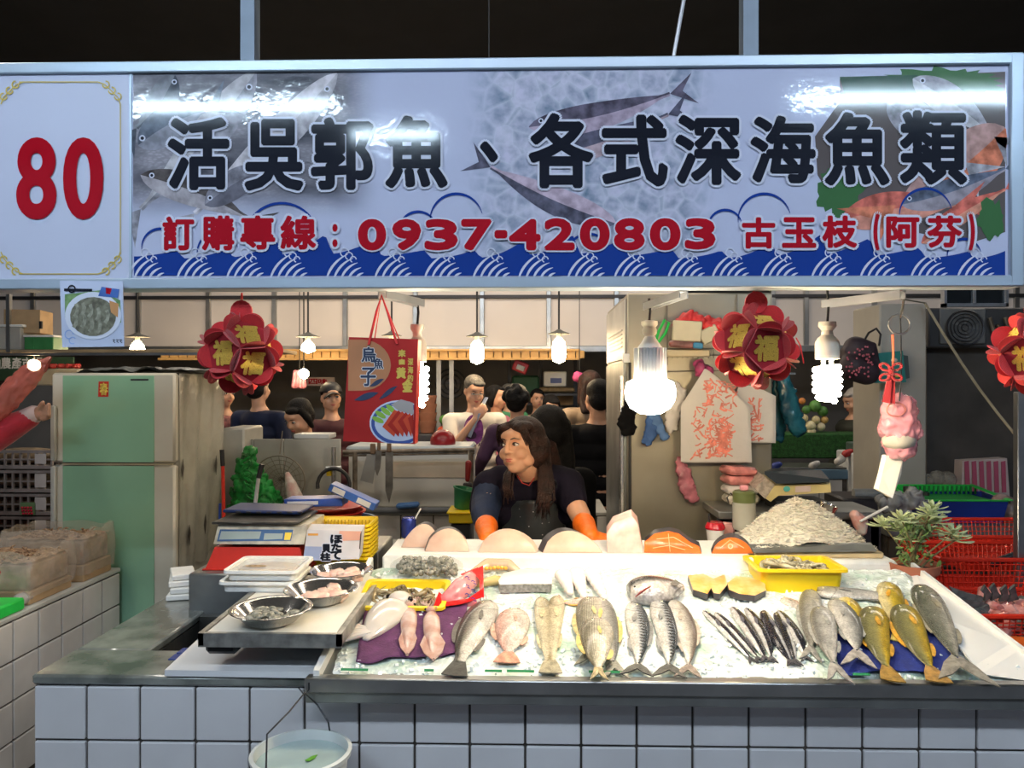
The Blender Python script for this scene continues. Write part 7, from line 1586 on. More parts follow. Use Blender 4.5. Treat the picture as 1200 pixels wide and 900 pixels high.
for k, (px, ya) in enumerate(((501, 468), (501, 478), (501, 488), (501, 498))):
    c = P(px, ya+9, 6.6); R = L(11, 6.6); solo(MB().lathe(c, [(R*.7, 0), (R*.95, .075), (R, .085), (R*1.03, .10), (R*.88, .10), (R*.6, .01)], 20), 'clay_pot', M('clay_dark', (.24, .10, .06), .7), 'brown clay pot, %s of the stack behind the red paper bag' % ('topmost', 'second from the top', 'third from the top', 'lowest')[k], 'pot', 'stacked clay pots')
for px in (514, 529): solo(MB().bb(XP(px, 7.0)-.02, XP(px, 7.0)+.02, 7.0, 7.03, 0, ZP(422, 7.0)), 'shelf_upright', M('perforated_steel', (.35, .35, .35), .5, .4), 'pale perforated shelf upright %s' % ('beside the clay pots' if px == 514 else 'just left of the white t-shirt'), 'post')
wbx = thing('white_box', 'white box with a blue label on the far wall', 'box', P(651, 452, 8.0)); part(MB().bb(XP(637, 8.0), XP(664, 8.0), 8.0, 8.2, ZP(453, 8.0), ZP(435, 8.0), .01), 'body', white_plastic, wbx); part(MB().bb(XP(645, 8.0), XP(658, 8.0), 7.99, 8.0, ZP(449, 8.0), ZP(443, 8.0)), 'label', blue_pl, wbx)
solo(MB().bb(XP(632, 8.0), XP(673, 8.0), 7.9, 8.2, ZP(459, 8.0), ZP(454, 8.0), .01), 'wicker_shelf', M('wicker', (.28, .19, .09), .7, 0, .3, 30, .4, 60), 'wicker coloured shelf under the white box with the blue label', 'shelf')
solo(MB().bb(XP(634, 8.4), XP(672, 8.4), 8.4, 8.6, ZP(475, 8.4), ZP(460, 8.4), .01), 'brown_crate', card_m, 'brown box under the wicker coloured shelf', 'box')
gcr = solo(MB().bb(XP(600, 8.2), XP(632, 8.2), 8.2, 8.5, ZP(470, 8.2), ZP(440, 8.2), .02), 'green_crate', M('crate_green', (.03, .11, .06), .6), 'dark green crate on the far wall behind the crowd', 'crate')
rbx = thing('red_hanging_box', 'tilted red box hanging at the far stall', 'box', P(611, 437, 7.6)); part(MB().box(P(610, 430, 7.6), (.15, .08, .11), Euler((0, .4, 0)), .01), 'box', M('box_red', (.5, .03, .05), .5), rbx); part(MB().box(P(610, 431, 7.55), (.08, .02, .05), Euler((0, .4, 0)), .004), 'patch', wl, rbx)
pkb = thing('pink_box_bag', 'bright pink bag hanging beside the puffer jacket', 'bag', P(679, 452, 6.6)); part(remesh(MB().box(P(678, 442, 6.6), (.10, .07, .09), Euler((.2, .3, .4)), .02).limb([(P(682, 444, 6.55), .035), (P(686, 440, 6.55), .02)]), .008, 3, M('bag_pink', (.75, .10, .28), .35, 0, .3, 18, .6, 30), 'sack'), 'sack', None, pkb)
for k, (px, py, c_) in enumerate(((522, 492, (.06, .20, .03)), (530, 498, (.55, .45, .05)), (520, 505, (.45, .06, .02)), (538, 500, (.10, .25, .04)), (533, 507, (.5, .08, .03)))):
    solo(MB().ell(P(px, py, 6.5), (.055, .05, .045), 12, 8), 'vegetable', M('veg_%d' % k, c_, .5, 0, .3, 20), ('leafy green vegetable topmost on the heap left of the white t-shirt', 'yellow vegetable in the heap left of the white t-shirt', 'red vegetable in front in the heap left of the white t-shirt', 'green vegetable nearest the white t-shirt', 'orange red vegetable lowest in the heap by the white t-shirt')[k], 'vegetable', smooth=180)
hl = solo(MB().ell(P(519, 518, 4.6), (L(15, 4.6), .08, L(15, 4.6)), 20, 12), 'red_helmet', M('helmet_red', (.25, .01, .015), .3), 'dark red rounded basket top standing on the white chest', 'basket', smooth=180)
for k, (px, c_) in enumerate(((663, (.25, .30, .10)), (672, (.50, .45, .38)), (680, (.55, .10, .06)), (668, (.6, .3, .2)))):
    solo(MB().box(P(px, 484+k*5, 7.75), (.09, .08, .07), Euler((0, .1*k, .3)), .01), 'goods_packet', M('goods_%d' % k, c_, .5), ('green packet on the far stall beside the puffer jacket', 'pale packet on the far stall beside the puffer jacket', 'red packet on the far stall beside the puffer jacket', 'orange packet low on the far stall beside the puffer jacket')[k], 'packet')
pk = thing('pink_strips', 'pink plastic strips hanging behind the young person in the black cap', 'bags', P(350, 460, 6.5))
for k in range(4): part(MB().limb([(P(346+k*3, 436, 6.5), .018), (P(345+k*3.5, 452, 6.5), .028)]), 'strip', M('pink_strip', (.62, .22, .26), .4, 0, .3, 20), pk, smooth=180)
ws = thing('wall_notice', 'pale notice with red Chinese writing on the far wall', 'notice', P(370, 460, 7.9)); part(MB().bb(XP(360, 7.9), XP(392, 7.9), 7.9, 7.92, ZP(452, 7.9), ZP(442, 7.9)), 'board', M('notice_pale', (.5, .4, .38), .6), ws); mb = MB(); put_line(mb, '四味', lambda x, y, o=0: P(x, y, 7.89-o), 361, 444, 384, 450, 0, .3); part(mb, 'lettering', inkR, ws, smooth=0)

# supports of the far goods
fsr = thing('far_rack', 'dim rack with boards against the far wall behind the crowd', 'rack', (XP(640, 8.2), 8.2, 0))
for px in (596, 634, 676): part(MB().bb(XP(px, 8.3)-.02, XP(px, 8.3)+.02, 8.60, 8.64, 0, ZP(420, 8.3)), 'upright', dark_metal, fsr)
for yy, ya, px0, px1 in ((459.5, 7.9, 632, 676), (475.5, 8.1, 632, 676), (470.5, 8.2, 598, 632)): part(MB().bb(XP(px0, 8.2), XP(px1, 8.2), ya, 8.62, ZP(yy, ya+.2)-.035, ZP(yy, ya+.2)-.012), 'board', dark_metal, fsr)
for n_, px, y0, y1, Y in (('red box', 611, 410, 424, 7.6), ('pink bag', 679, 412, 434, 6.6), ('pink strips', 351, 410, 432, 6.5)): solo(MB().tube([(XP(px, Y), Y, 3.75), P(px, y1, Y)], .004, 5), 'hanging_string', wire_m, 'thin string holding the %s at the far stalls' % n_, 'string')
solo(MB().bb(XP(490, 6.6), XP(512, 6.6), 6.5, 6.75, 0, ZP(508, 6.6)-.0, .01), 'pot_stand', dark_metal, 'dark stand under the stack of clay pots', 'stand')
solo(MB().bb(XP(511, 6.5), XP(546, 6.5), 6.4, 6.75, 0, ZP(511, 6.5), .01), 'produce_table', dark_metal, 'dark table under the vegetables left of the white t-shirt', 'table')
solo(MB().bb(XP(654, 7.75), XP(692, 7.75), 7.65, 7.9, 0, ZP(502, 7.75), .01), 'far_table', dark_metal, 'dark table under the packets beside the puffer jacket', 'table')
solo(MB().tube([P(903, 438, 3.5), P(932, 438, 3.5)], .006, 6), 'hook_bar', steel, 'short steel bar at the cabinet side holding the teal bags', 'bar')
# pendant lamps of the far stalls
shade_m = M('lamp_shade', (.12, .12, .11), .4, .3); glow_f = M('lamp_glow_far', (1, 1, 1), .5, var=0, emit=(1.0, .74, .42), estr=LIGHTS['far'])
for k, (px, ty, by2, Y, hw, lbl) in enumerate(((161, 390, 413, 5.9, 14, 'shaded pendant lamp glowing above the fridge'), (361, 390, 414, 5.9, 14, 'shaded pendant lamp glowing between the left lantern and the red bag'), (459, 389, 412, 5.9, 12, 'shaded pendant lamp mostly hidden by the red paper bag'), (559, 390, 427, 5.6, 13, 'shaded pendant lamp with a long bulb above the white t-shirt'), (655, 387, 426, 5.6, 13, 'shaded pendant lamp with a long bulb left of the steel cabinet'))):
    c = P(px, 400, Y); t = thing('pendant_lamp', lbl, 'lamp', (c.x, Y, ZP(by2, Y))); z = lambda py: ZP(py, Y); r = lambda q: L(q, Y)
    part(MB().tube([(c.x, Y, 3.75), (c.x, Y, z(ty))], .007, 6), 'cord', wire_m, t)
    part(MB().lathe((c.x, Y, 0), [(r(2), z(ty-1)), (r(5), z(ty+1)), (r(hw), z(ty+4)), (r(hw), z(ty+4.6)), (r(4), z(ty+3)), (r(1), z(ty+2))], 24), 'shade', shade_m, t)
    part(MB().lathe((c.x, Y, 0), [(r(2.5), z(ty+4)), (r(3), z(ty+9))], 12), 'socket', porc, t)
    part(MB().lathe((c.x, Y, 0), [(r(3), z(ty+9)), (r(7), z(ty+14)), (r(8.5), z((ty+12+by2)/2+2)), (r(7), z(by2-3)), (1e-4, z(by2))], 18), 'bulb', glow_f, t, smooth=180)
t = thing('bare_bulb', 'small bare glowing bulb hanging behind the cap wearer', 'lamp', P(356, 443, 6.3)); part(MB().tube([Vector((XP(356, 6.3), 6.3, 3.75)), P(356, 432, 6.3)], .006, 6), 'cord', wire_m, t); part(MB().ell(P(356, 438, 6.3), L(6, 6.3), 14, 10), 'bulb', glow_f, t, smooth=180)
t = thing('bare_bulb', 'glowing bulb low at the left edge under the green banner', 'lamp', P(40, 436, 5.35)); part(MB().tube([P(40, 412, 5.35), P(40, 422, 5.35)], .006, 6), 'cord', wire_m, t); part(MB().ell(P(40, 428, 5.35), L(7, 5.35), 14, 10), 'bulb', glow_f, t, smooth=180)

# ================================================================ steel cabinet at the right of the fishmonger
cX0, cX1 = XP(735, 3.3), XP(905, 3.3); cY0, cY1 = 3.3, 4.13
wsteel = M('warm_steel', (.30, .27, .21), .38, .55, .15, 3, .08, 12)
cab = thing('steel_locker', 'tall stainless cabinet hung with bags and gloves right of the fishmonger', 'cabinet', ((cX0+cX1)/2, cY0, 0))
cz1 = ZP(344, 3.3)
part(MB().bb(cX0, cX1, cY0, cY1, 0, cz1, .006), 'body', wsteel, cab)
part(MB().bb(cX0-.008, cX0+.0, cY0+.02, cY1-.02, ZP(421, 3.3)+.0, cz1-.02, .003), 'vent_panel', M('panel_pale', (.50, .48, .44), .4), cab)
for k in range(5): part(MB().bb(cX0-.012, cX0-.008, cY0+.1, cY1-.1, ZP(386, 3.3)-.018*k, ZP(386, 3.3)-.018*k+.006), 'louvre', steel_dull, cab)
part(MB().bb(cX0-.012, cX0+.002, cY0+.04, cY1-.04, .2, ZP(424, 3.3), .003), 'door', steel_dull, cab)
part(MB().bb(cX0-.028, cX0-.010, cY0+.02, cY0+.06, .9, ZP(440, 3.3), .004), 'door_handle', M('bright_steel', (.75, .74, .70), .2, .8), cab)
part(MB().bb(cX0-.02, cX0+.01, cY0-.012, cY0+.014, ZP(420, 3.3)-.02, ZP(420, 3.3)+.02, .003), 'hinge', white_plastic, cab)
part(MB().tube([(cX0+.01, cY0-.012, ZP(425, 3.3)), (cX0+.01, cY0-.012, .9)], .006, 6), 'conduit', black_m, cab)
hY = 3.26
rk = thing('wire_rack', 'small wire rack with paper and packets fixed to the steel cabinet', 'rack', P(810, 425, hY))
for px, y0, y1 in ((782, 375, 428), (864, 375, 428)): part(MB().tube([P(px, y0-30, hY+.03), P(px, y1, hY)], .003, 6), 'wire', wr, rk)
for yy in (377, 410, 418, 436): part(MB().tube([P(770, yy, hY), P(866, yy-2, hY)], .0025, 5), 'wire', wr, rk)
for k in range(10): part(MB().tube([P(782+k*6, 410, hY), P(782+k*6, 420, hY-.02)], .0016, 4), 'wire', wr, rk)
def lump(name, label, cat, pts, matl, Y, vox=.008, sy=1.0, sm=3):
    t = thing(name, label, cat, P(pts[0][0], max(p[1] for p in pts), Y)); mb = MB()
    mb.limb([(P(x, y, Y), L(r, Y)) for x, y, r in pts], 12)
    me = crumple(remesh(mb, vox, sm, matl, 'body'), .011, 26, len(label))
    if sy != 1: me.transform(Matrix.Translation((0, Y*(1-sy), 0)) @ Matrix.Diagonal((1, sy, 1, 1)))
    part(me, 'fabric', None, t); return t
redg = M('glove_red', (.55, .03, .03), .5, 0, .2, 20, .5, 30)
lump('rubber_glove', 'red rubber glove on top of the wire rack, left one', 'glove', [(796, 380, 8), (806, 374, 8), (812, 370, 6), (820, 378, 8)], redg, hY-.02)
lump('rubber_glove', 'red rubber glove on top of the wire rack, right one beside the lantern', 'glove', [(822, 378, 8), (834, 384, 9), (844, 380, 7), (850, 388, 7)], redg, hY-.02)
solo(MB().box(P(805, 388, hY-.05), (.12, .02, .085), Euler((.1, .05, 0)), .004), 'paper_pack', M('paper_cream', (.60, .53, .36), .6), 'cream paper pack standing in the wire rack', 'paper pack')
solo(MB().box(P(831, 392, hY-.04), (.08, .02, .06), Euler((.1, -.5, 0)), .004), 'paper_pack', MATS['paper_cream'], 'cream paper pack leaning at a slant beside the red glove', 'paper pack')
solo(MB().box(P(802, 404, hY-.05), (.13, .03, .028), Euler((0, .08, 0)), .008), 'packet', M('packet_brown', (.22, .09, .08), .3, 0, .4, 30), 'brown packet lying on the wire rack', 'packet')
solo(MB().box(P(818, 405, hY-.07), (.04, .02, .025), Euler((0, .08, 0)), .005), 'blue_packet', M('packet_blue', (.05, .25, .45), .3), 'small blue packet on the wire rack', 'packet')
gh = thing('green_clip', 'bright green plastic loop hanging on the wire rack', 'clip', P(775, 398, hY-.06)); part(MB().tube([P(768, 402, hY-.06), P(772, 388, hY-.06), P(779, 375, hY-.06), P(784, 378, hY-.06), P(780, 390, hY-.06), P(771, 402, hY-.06)], .006, 8), 'loop', green_pl, gh)
solo(MB().box(P(806, 414, hY-.03), (.18, .03, .03), None, .005), 'paper_tray', M('tray_cream', (.58, .48, .30), .5), 'cream tray in the lower part of the wire rack', 'tray')
lump('pink_bag_knot', 'crumpled dark pink plastic bag hung above the white bags', 'bag', [(818, 425, 5), (822, 432, 7), (828, 436, 6), (820, 437, 6)], M('magenta_film', (.42, .06, .16), .3, 0, .3, 20, .7, 30), hY-.02)
wbm = M('bag_white_print', (.62, .58, .54), .35, 0, .05, 6, .7, 10); rp_m = M('print_salmon', (.72, .22, .16), .5, 0, .25, 30)
def tbag(pts, Y, label, sd, cols):
    t = thing('plastic_bag_bundle', label, 'bag', P(pts[-1][0], pts[-1][1], Y)); nn = 3
    for k in range(nn):
        mb = MB(); mb.prism([P(x+k*1.5, y+k*.6, Y+.006*k) for x, y in pts], (0, .004, 0)); part(mb, 'bag_layer', wbm, t, smooth=0)
    fr3 = lambda x, y, o=0: P(x, y, Y-.0015-o); r_ = random.Random(sd)
    for (x0, y0, x1, y1, n) in cols:
        mb = MB()
        for k in range(n):
            x, y = r_.uniform(x0, x1), r_.uniform(y0, y1); a = r_.uniform(0, PI); l = r_.uniform(3, 7)
            ribbon(mb, [(x-l*math.cos(a), y-l*math.sin(a)), (x+r_.uniform(-1, 1), y+r_.uniform(-2, 2)), (x+l*math.cos(a), y+l*math.sin(a)*.6)], r_.uniform(1.0, 2.4), fr3, k*.00002)
        part(mb, 'red_print', rp_m, t, smooth=0, kind='stuff')
    return t
tbag([(826, 432), (838, 441), (876, 476), (878, 541), (798, 541), (798, 476)], hY-.06, 'bundle of white plastic bags with red printing hanging on the steel cabinet', 1, [(828, 446, 862, 478, 46), (830, 480, 856, 536, 80), (812, 474, 826, 536, 22), (842, 500, 852, 530, 40)])
tbag([(866, 452), (884, 452), (906, 463), (906, 518), (878, 518), (862, 466)], hY-.02, 'second bundle of white bags with red printing half hidden behind the first', 2, [(876, 468, 892, 516, 40)])
mb = MB(); fr3 = lambda x, y, o=0: P(x, y, hY-.0625-o)
ribbon(mb, arc(843, 506, 11, 0, 360, 20), 1.5, fr3, 0); [ribbon(mb, [(843+12*math.cos(a), 506+12*math.sin(a)), (843+16*math.cos(a), 506+16*math.sin(a))], 1.6, fr3, 0) for a in [i*PI/10 for i in range(20)]]
solo(mb, 'printed_sun', rp_m, 'red sunburst emblem printed on the front white bag', 'print', smooth=0, kind='stuff')
lump('blue_cloth_rag', 'blue rag hanging under the wide glowing bulb', 'cloth', [(762, 486, 5), (765, 498, 9), (760, 514, 7), (758, 519, 4)], M('rag_blue', (.05, .12, .32), .8, 0, .2, 10, .5, 20), hY-.02, sy=.5)
lump('blue_cloth_rag', 'light blue end of rag beside the other rag under the bulb', 'cloth', [(768, 490, 6), (774, 504, 6), (780, 512, 4)], M('rag_blue2', (.10, .20, .42), .8, 0, .2, 10, .5, 20), hY-.03, sy=.5)
lump('black_cloth', 'black cloth hanging at the left corner of the steel cabinet', 'cloth', [(740, 470, 7), (735, 490, 10), (735, 503, 9)], black_c, hY+.01, sy=.6)
lump('white_rag', 'white rag hanging between the glowing bulb and the printed bags', 'cloth', [(788, 448, 4), (797, 462, 8), (790, 480, 8), (786, 500, 7)], wbm, hY-.01, sy=.4)
lump('pink_rag', 'limp pink plastic bag hanging under the printed white bags', 'bag', [(796, 538, 4), (800, 552, 8), (806, 572, 9), (812, 584, 7)], M('pink_faint', (.48, .16, .20), .3, 0, .4, 16, .8, 24, alpha=.85), hY-.02, sy=.4)

# ================================================================ right of the cabinet
# packs, scale, jar on the steel side table
sdt = thing('side_bench', 'dark steel bench holding the second scale and the jar behind the whitebait', 'bench', (XP(910, 3.1), 3.1, 0)); sbz = ZP(594, 3.1)
part(MB().bb(XP(842, 3.0), XP(1035, 3.0), 3.0, 3.28, sbz-.03, sbz, .004), 'top', steel_dull, sdt)
for px in (850, 1028): part(MB().bb(XP(px, 3.0)-.015, XP(px, 3.0)+.015, 3.02, 3.05, 0, sbz-.03), 'leg', dark_metal, sdt)
part(MB().bb(XP(842, 3.0), XP(1035, 3.0), 3.02, 3.03, sbz-.28, sbz-.03), 'apron_board', dark_metal, sdt)
pkm = M('pack_pink', (.62, .22, .20), .25, 0, .25, 20, .5, 30, coat=.3); pkw = M('pack_pale', (.55, .50, .40), .3, 0, .3, 50, .5, 60)
for k, (yy, mt, lb_) in enumerate(((584, pkw, 'lowest, pale speckled bag pack beside the second scale'), (573, wbm, 'middle white bag pack beside the second scale'), (562, pkm, 'upper pink bag pack with a logo beside the second scale'), (551, pkm, 'topmost pink bag pack beside the second scale'))):
    solo(MB().box(P(868-k*1.0, yy, 3.18), (.135-.004*k, .11, .035), Euler((0, .03*(k-1), .1*k)), .012), 'bag_pack', mt, lb_, 'bag pack')
s2_ = thing('digital_scale', 'yellowish digital scale with a dark platform behind the whitebait', 'scale', (XP(935, 3.1), 3.12, sbz))
ysc = M('scale_yellow', (.62, .50, .22), .4, 0, .12, 8)
def yb(px, py, Y=3.05): return P(px, py, Y)
mb = MB(); mb.prism([yb(897, 584), yb(908, 569), yb(973, 566), yb(974, 577), yb(912, 581), yb(903, 588)], (0, .2, .02)); part(mb, 'body', ysc, s2_, smooth=0)
mb = MB(); mb.prism([yb(884, 572), yb(898, 560), yb(908, 568), yb(897, 585)], (0, .18, .02)); part(mb, 'keypad', M('keypad', (.40, .34, .28), .4, 0, .3, 60), s2_, smooth=0)
mb = MB(); mb.prism([yb(896, 556, 3.02), yb(910, 567, 3.02), yb(972, 565, 3.02), yb(962, 554, 3.2), yb(905, 552, 3.2)], (0, 0, .012)); part(mb, 'platform', M('platform_dark', (.05, .06, .07), .25, .3), s2_, smooth=0)
for px, c_ in ((922, (.10, .45, .40)), (941, (.65, .5, .45))): mb = MB(); poly(mb, arc(px, 573, 4 if px < 930 else 5, 0, 340, 12, 3.4), lambda x, y, o=0: P(x, y, 3.045-o), 0) if px < 930 else poly(mb, [(932, 570), (950, 569), (950, 576), (932, 577)], lambda x, y, o=0: P(x, y, 3.045-o), 0); part(mb, 'sticker', M('sticker_%d' % px, c_, .4), s2_, smooth=0)
part(MB().bb(XP(905, 3.1), XP(965, 3.1), 3.05, 3.2, sbz, ZP(584, 3.1)), 'foot', dark_metal, s2_)
part(MB().tube([P(868, 588, 3.0), P(856, 578, 3.0), P(852, 583, 3.0), P(854, 590, 3.0)], .003, 6), 'cable', black_m, s2_)
jr = thing('jar', 'clear jar with an olive green lid behind the salmon', 'jar', P(872, 620, 2.9)); c = P(872, 620, 2.9); R = L(13.5, 2.9)
part(MB().lathe(c, [(R*.9, 0), (R, .008), (R, L(30, 2.9)), (R*.9, L(33, 2.9)), (R*.86, L(33, 2.9)), (R*.93, .012), (1e-4, .01)], 28), 'glass', M('jar_glass', (.55, .53, .45), .08, alpha=.5), jr); part(MB().lathe(c, [(1e-4, .012), (R*.9, .012), (R*.9, .05), (1e-4, .05)], 24), 'contents', M('jar_contents', (.22, .22, .17), .4), jr)
part(MB().lathe(c, [(R*.95, L(31, 2.9)), (R*.97, L(43, 2.9)), (R*.8, L(45, 2.9)), (1e-4, L(45, 2.9))], 28), 'lid', M('lid_olive', (.10, .12, .04), .4), jr); part(MB().box(c+Vector((0, 0, L(48, 2.9))), (.03, .02, .02), None, .004), 'knob', M('knob_pink', (.7, .3, .35), .4), jr)
solo(MB().bb(XP(836, 2.87), XP(890, 2.87), 2.87, 2.99, bz-.15, ZP(640, 2.87)-.0, .004), 'jar_stand', steel_dull, 'steel block under the drink cup and the jar', 'block')
cu = thing('drink_cup', 'pale drink cup with a dark red lid and black straw behind the salmon', 'cup', P(838, 641, 2.92)); c = P(838, 640, 2.92); R = L(10.5, 2.92)
part(MB().lathe(c, [(R*.75, 0), (R*.98, L(20, 2.92))], 24), 'cup', M('cup_pale', (.62, .60, .56), .3), cu); part(MB().lathe(c, [(R*1.05, L(20, 2.92)), (R*1.12, L(22, 2.92)), (R, L(25, 2.92)), (R*.85, L(28, 2.92)), (1e-4, L(28, 2.92))], 24), 'lid', M('lid_red', (.42, .01, .02), .2), cu); part(MB().tube([P(831, 614, 2.92), P(831, 602, 2.92)], .004, 6), 'straw', black_m, cu)
solo(MB().box(P(852, 626, 2.96), (.05, .03, .09), Euler((0, .12, 0)), .008), 'pink_pack', M('pink_card', (.62, .30, .28), .5), 'pink pack standing beside the cup with the red lid', 'pack')
bl2 = solo(MB().limb([(P(822, 648, 2.88), .012), (P(836, 645, 2.88), .016), (P(842, 652, 2.86), .012)]), 'knife_grip', black_m, 'black tool grip lying on the back edge of the slab between the salmon cutlets', 'tool', smooth=180)
# whitebait heap on board and foam block
fb = thing('foam_block', 'white foam block carrying the tray of whitebait', 'block', (XP(965, 2.62), 2.62, ctz))
part(MB().bb(XP(893, 2.66), XP(1047, 2.66), 2.62, 3.0, ZP(674, 2.62), ZP(655, 2.62), .012), 'block', white_foam, fb); part(MB().bb(XP(900, 2.66), XP(1040, 2.66), 2.68, 2.98, ctz, ZP(675, 2.62)), 'support', steel_dull, fb)
wz = ZP(655, 2.62)
wt_ = thing('whitebait_tray', 'steel tray on a wooden frame with a big heap of whitebait', 'tray', (XP(945, 2.75), 2.75, wz+.001))
part(MB().bb(XP(884, 2.65), XP(1036, 2.65), 2.65, 2.97, wz+.001, wz+.022, .004), 'wood_frame', M('frame_wood', (.55, .42, .24), .5, 0, .15, 8), wt_)
part(MB().prism([P(872, 640, 2.7), P(886, 648, 2.64), P(1028, 646, 2.64), P(1022, 638, 2.66)], (0, .012, .004)), 'front_lip', steel_dull, wt_, smooth=0)
part(MB().prism([P(863, 618, 2.98), P(871, 617, 2.98), P(893, 650, 2.66), P(885, 651, 2.66)], (0, .0, -.012)), 'side_lip', steel, wt_, smooth=0); part(MB().prism([P(984, 614, 2.98), P(990, 613, 2.98), P(1026, 646, 2.66), P(1019, 648, 2.66)], (0, 0, -.012)), 'side_lip', steel, wt_, smooth=0)
part(MB().bb(XP(880, 2.68), XP(1020, 2.68), 2.67, 2.97, wz+.023, wz+.03), 'bottom', steel, wt_)
hx0, hx1 = XP(872, 2.8), XP(1012, 2.8); hcx = XP(938, 2.82); wht = M('whitebait', (.80, .76, .66), .35, 0, .12, 60, 0, 60, sss=.1)
def heap_h(x, y):
    u = (x-hcx)/((hx1-hx0)*.52); v = (y-2.83)/.17; d = math.sqrt(u*u+v*v); return wz+.03+max(0, (1-d**1.25))**.95*.150*(1+.10*noise.noise(Vector((x*22, y*22, 0))))
mb = MB(); mb.grid(lambda u, v: Vector((hx0+(hx1-hx0)*u, 2.68+.28*v, heap_h(hx0+(hx1-hx0)*u, 2.68+.28*v)-.004)), 40, 24); part(mb, 'heap_core', wht, wt_, smooth=180, kind='stuff')
rs_ = random.Random(9); V = []; Fc = []
for k in range(4000):
    x, y = rs_.uniform(hx0+.01, hx1-.01), rs_.uniform(2.675, 2.955); 
    if rs_.random() < .15 and heap_h(x, y) < wz+.032: continue
    z = heap_h(x, y); a = rs_.uniform(0, 6.3); l = rs_.uniform(.016, .030); b_ = rs_.uniform(-.006, .006); dx, dy = math.cos(a), math.sin(a); dz = rs_.uniform(-.4, .4)
    r = rs_.uniform(.0013, .0022); n0 = len(V)
    for j in range(4):
        q = j/3-.5; cx_ = x+dx*l*q-dy*b_*(1-4*q*q); cy_ = y+dy*l*q+dx*b_*(1-4*q*q); cz_ = z+.002+dz*l*q
        rr_ = r*(1 if 0 < j < 3 else .4)
        for m_ in range(3): aa = m_*2.094; V.append((cx_-dy*rr_*math.cos(aa), cy_+dx*rr_*math.cos(aa), cz_+rr_*math.sin(aa)))
    for j in range(3):
        for m_ in range(3): Fc.append((n0+j*3+m_, n0+j*3+(m_+1) % 3, n0+(j+1)*3+(m_+1) % 3, n0+(j+1)*3+m_))
me = bpy.data.meshes.new('whitebait'); me.from_pydata(V, [], Fc); me.materials.append(wht); part(me, 'whitebait', None, wt_, kind='stuff')
t = thing('steel_cup', 'small shiny steel cup stuck in the back of the whitebait heap', 'cup', P(964, 604, 2.94)); c = P(963, 612, 2.94); part(MB().lathe(c, [(1e-4, 0), (.026, 0), (.034, .075), (.031, .075), (.024, .006), (1e-4, .006)], 24, rot=Euler((.1, .35, 0))), 'cup', bowl_m, t)
sc2 = thing('bag_scoop', 'pale scoop handle stuck in a red and clear bag behind the whitebait', 'scoop', P(1010, 620, 2.95)); part(MB().tube([P(1008, 611, 2.9), P(1040, 594, 2.95)], .005, 8), 'handle', white_plastic, sc2)
part(remesh(MB().limb([(P(1002, 604, 2.95), .022), (P(1008, 612, 2.95), .03), (P(1010, 622, 2.95), .02)]), .006, 3, M('film_red', (.60, .22, .18), .2, 0, .5, 16, .8, 24, col2=(.6, .55, .5)), 'sack'), 'sack', None, sc2)
# right back stall (vegetables, scale, tiled counter)
vs_ = thing('vegetable_stall', 'tiled stall counter with green turf matting behind the second scale', 'stall', (XP(950, 5.8), 5.8, 0)); vY = 5.7; vz = ZP(560, vY)
part(MB().bb(XP(820, vY), XP(996, vY), vY, vY+.38, 0, vz+.0), 'core', grout_m, vs_)
for k in range(4): 
    for r in range(3): part(MB().box((XP(905, vY)+.085+k*.17-.17, vY-.004, vz-.09-r*.17), (.163, .012, .163), None, .002), 'tile', tile_m2, vs_, smooth=0)
part(MB().bb(XP(820, vY), XP(996, vY), vY-.02, vY-.0, vz, ZP(549, vY), .004), 'blue_edge', M('edge_blue', (.14, .24, .34), .4), vs_)
part(MB().bb(XP(820, vY), XP(996, vY), vY, vY+.35, vz, ZP(547, vY), .004), 'worktop', M('worktop_dark', (.06, .06, .06), .3, 0, .5, 8), vs_)
part(MB().bb(XP(820, 6.25), XP(1030, 6.25), 6.25, 6.6, ZP(545, vY), ZP(508, 6.25), .01), 'turf_screen', M('turf_green', (.015, .075, .015), .9, 0, .4, 40, .8, 120), vs_)
for k, (px, py, c_, r_) in enumerate([(942, 490, (.62, .52, .28), 5), (950, 499, (.66, .60, .38), 6), (956, 492, (.62, .54, .30), 5), (962, 500, (.66, .60, .42), 5), (966, 492, (.55, .35, .12), 4.5), (945, 480, (.08, .22, .05), 5), (955, 476, (.10, .26, .06), 7), (964, 482, (.07, .20, .04), 6), (940, 470, (.60, .22, .05), 4), (1012, 495, (.45, .04, .04), 6), (1020, 500, (.5, .05, .04), 6), (1014, 505, (.4, .04, .03), 6), (951, 506, (.62, .55, .35), 5)]):
    solo(MB().ell(P(px, py, 6.45), L(r_, 6.45), 12, 8), 'vegetable' if k > 4 and k != 12 else 'onion', M('produce_%d' % k, c_, .5, 0, .3, 24, .4, 30), 'piece of produce, %s, heaped on the stall behind the spiral bulb' % ('left yellow onion', 'big pale onion', 'middle yellow onion', 'right pale onion', 'brownish onion', 'left green leaf bunch', 'big green leaf bunch', 'right green leaf bunch', 'orange squash', 'left red bunch', 'right red bunch', 'front red bunch', 'lowest pale onion')[k], 'vegetable', smooth=180)
s3_ = thing('digital_scale', 'small scale with green display far back beside the concrete column', 'scale', P(1018, 530, 5.6)); part(MB().bb(XP(1004, 5.6), XP(1034, 5.6), 5.6, 5.8, ZP(529, 5.6), ZP(519, 5.6), .008), 'body', M('scale_dark', (.06, .09, .08), .4), s3_)
for px in (1007, 1019): part(MB().bb(XP(px, 5.6), XP(px+9, 5.6), 5.59, 5.6, ZP(526, 5.6), ZP(521, 5.6)), 'display', M('display_green', (.02, .20, .10), .3, emit=(.05, .5, .2), estr=.4), s3_)
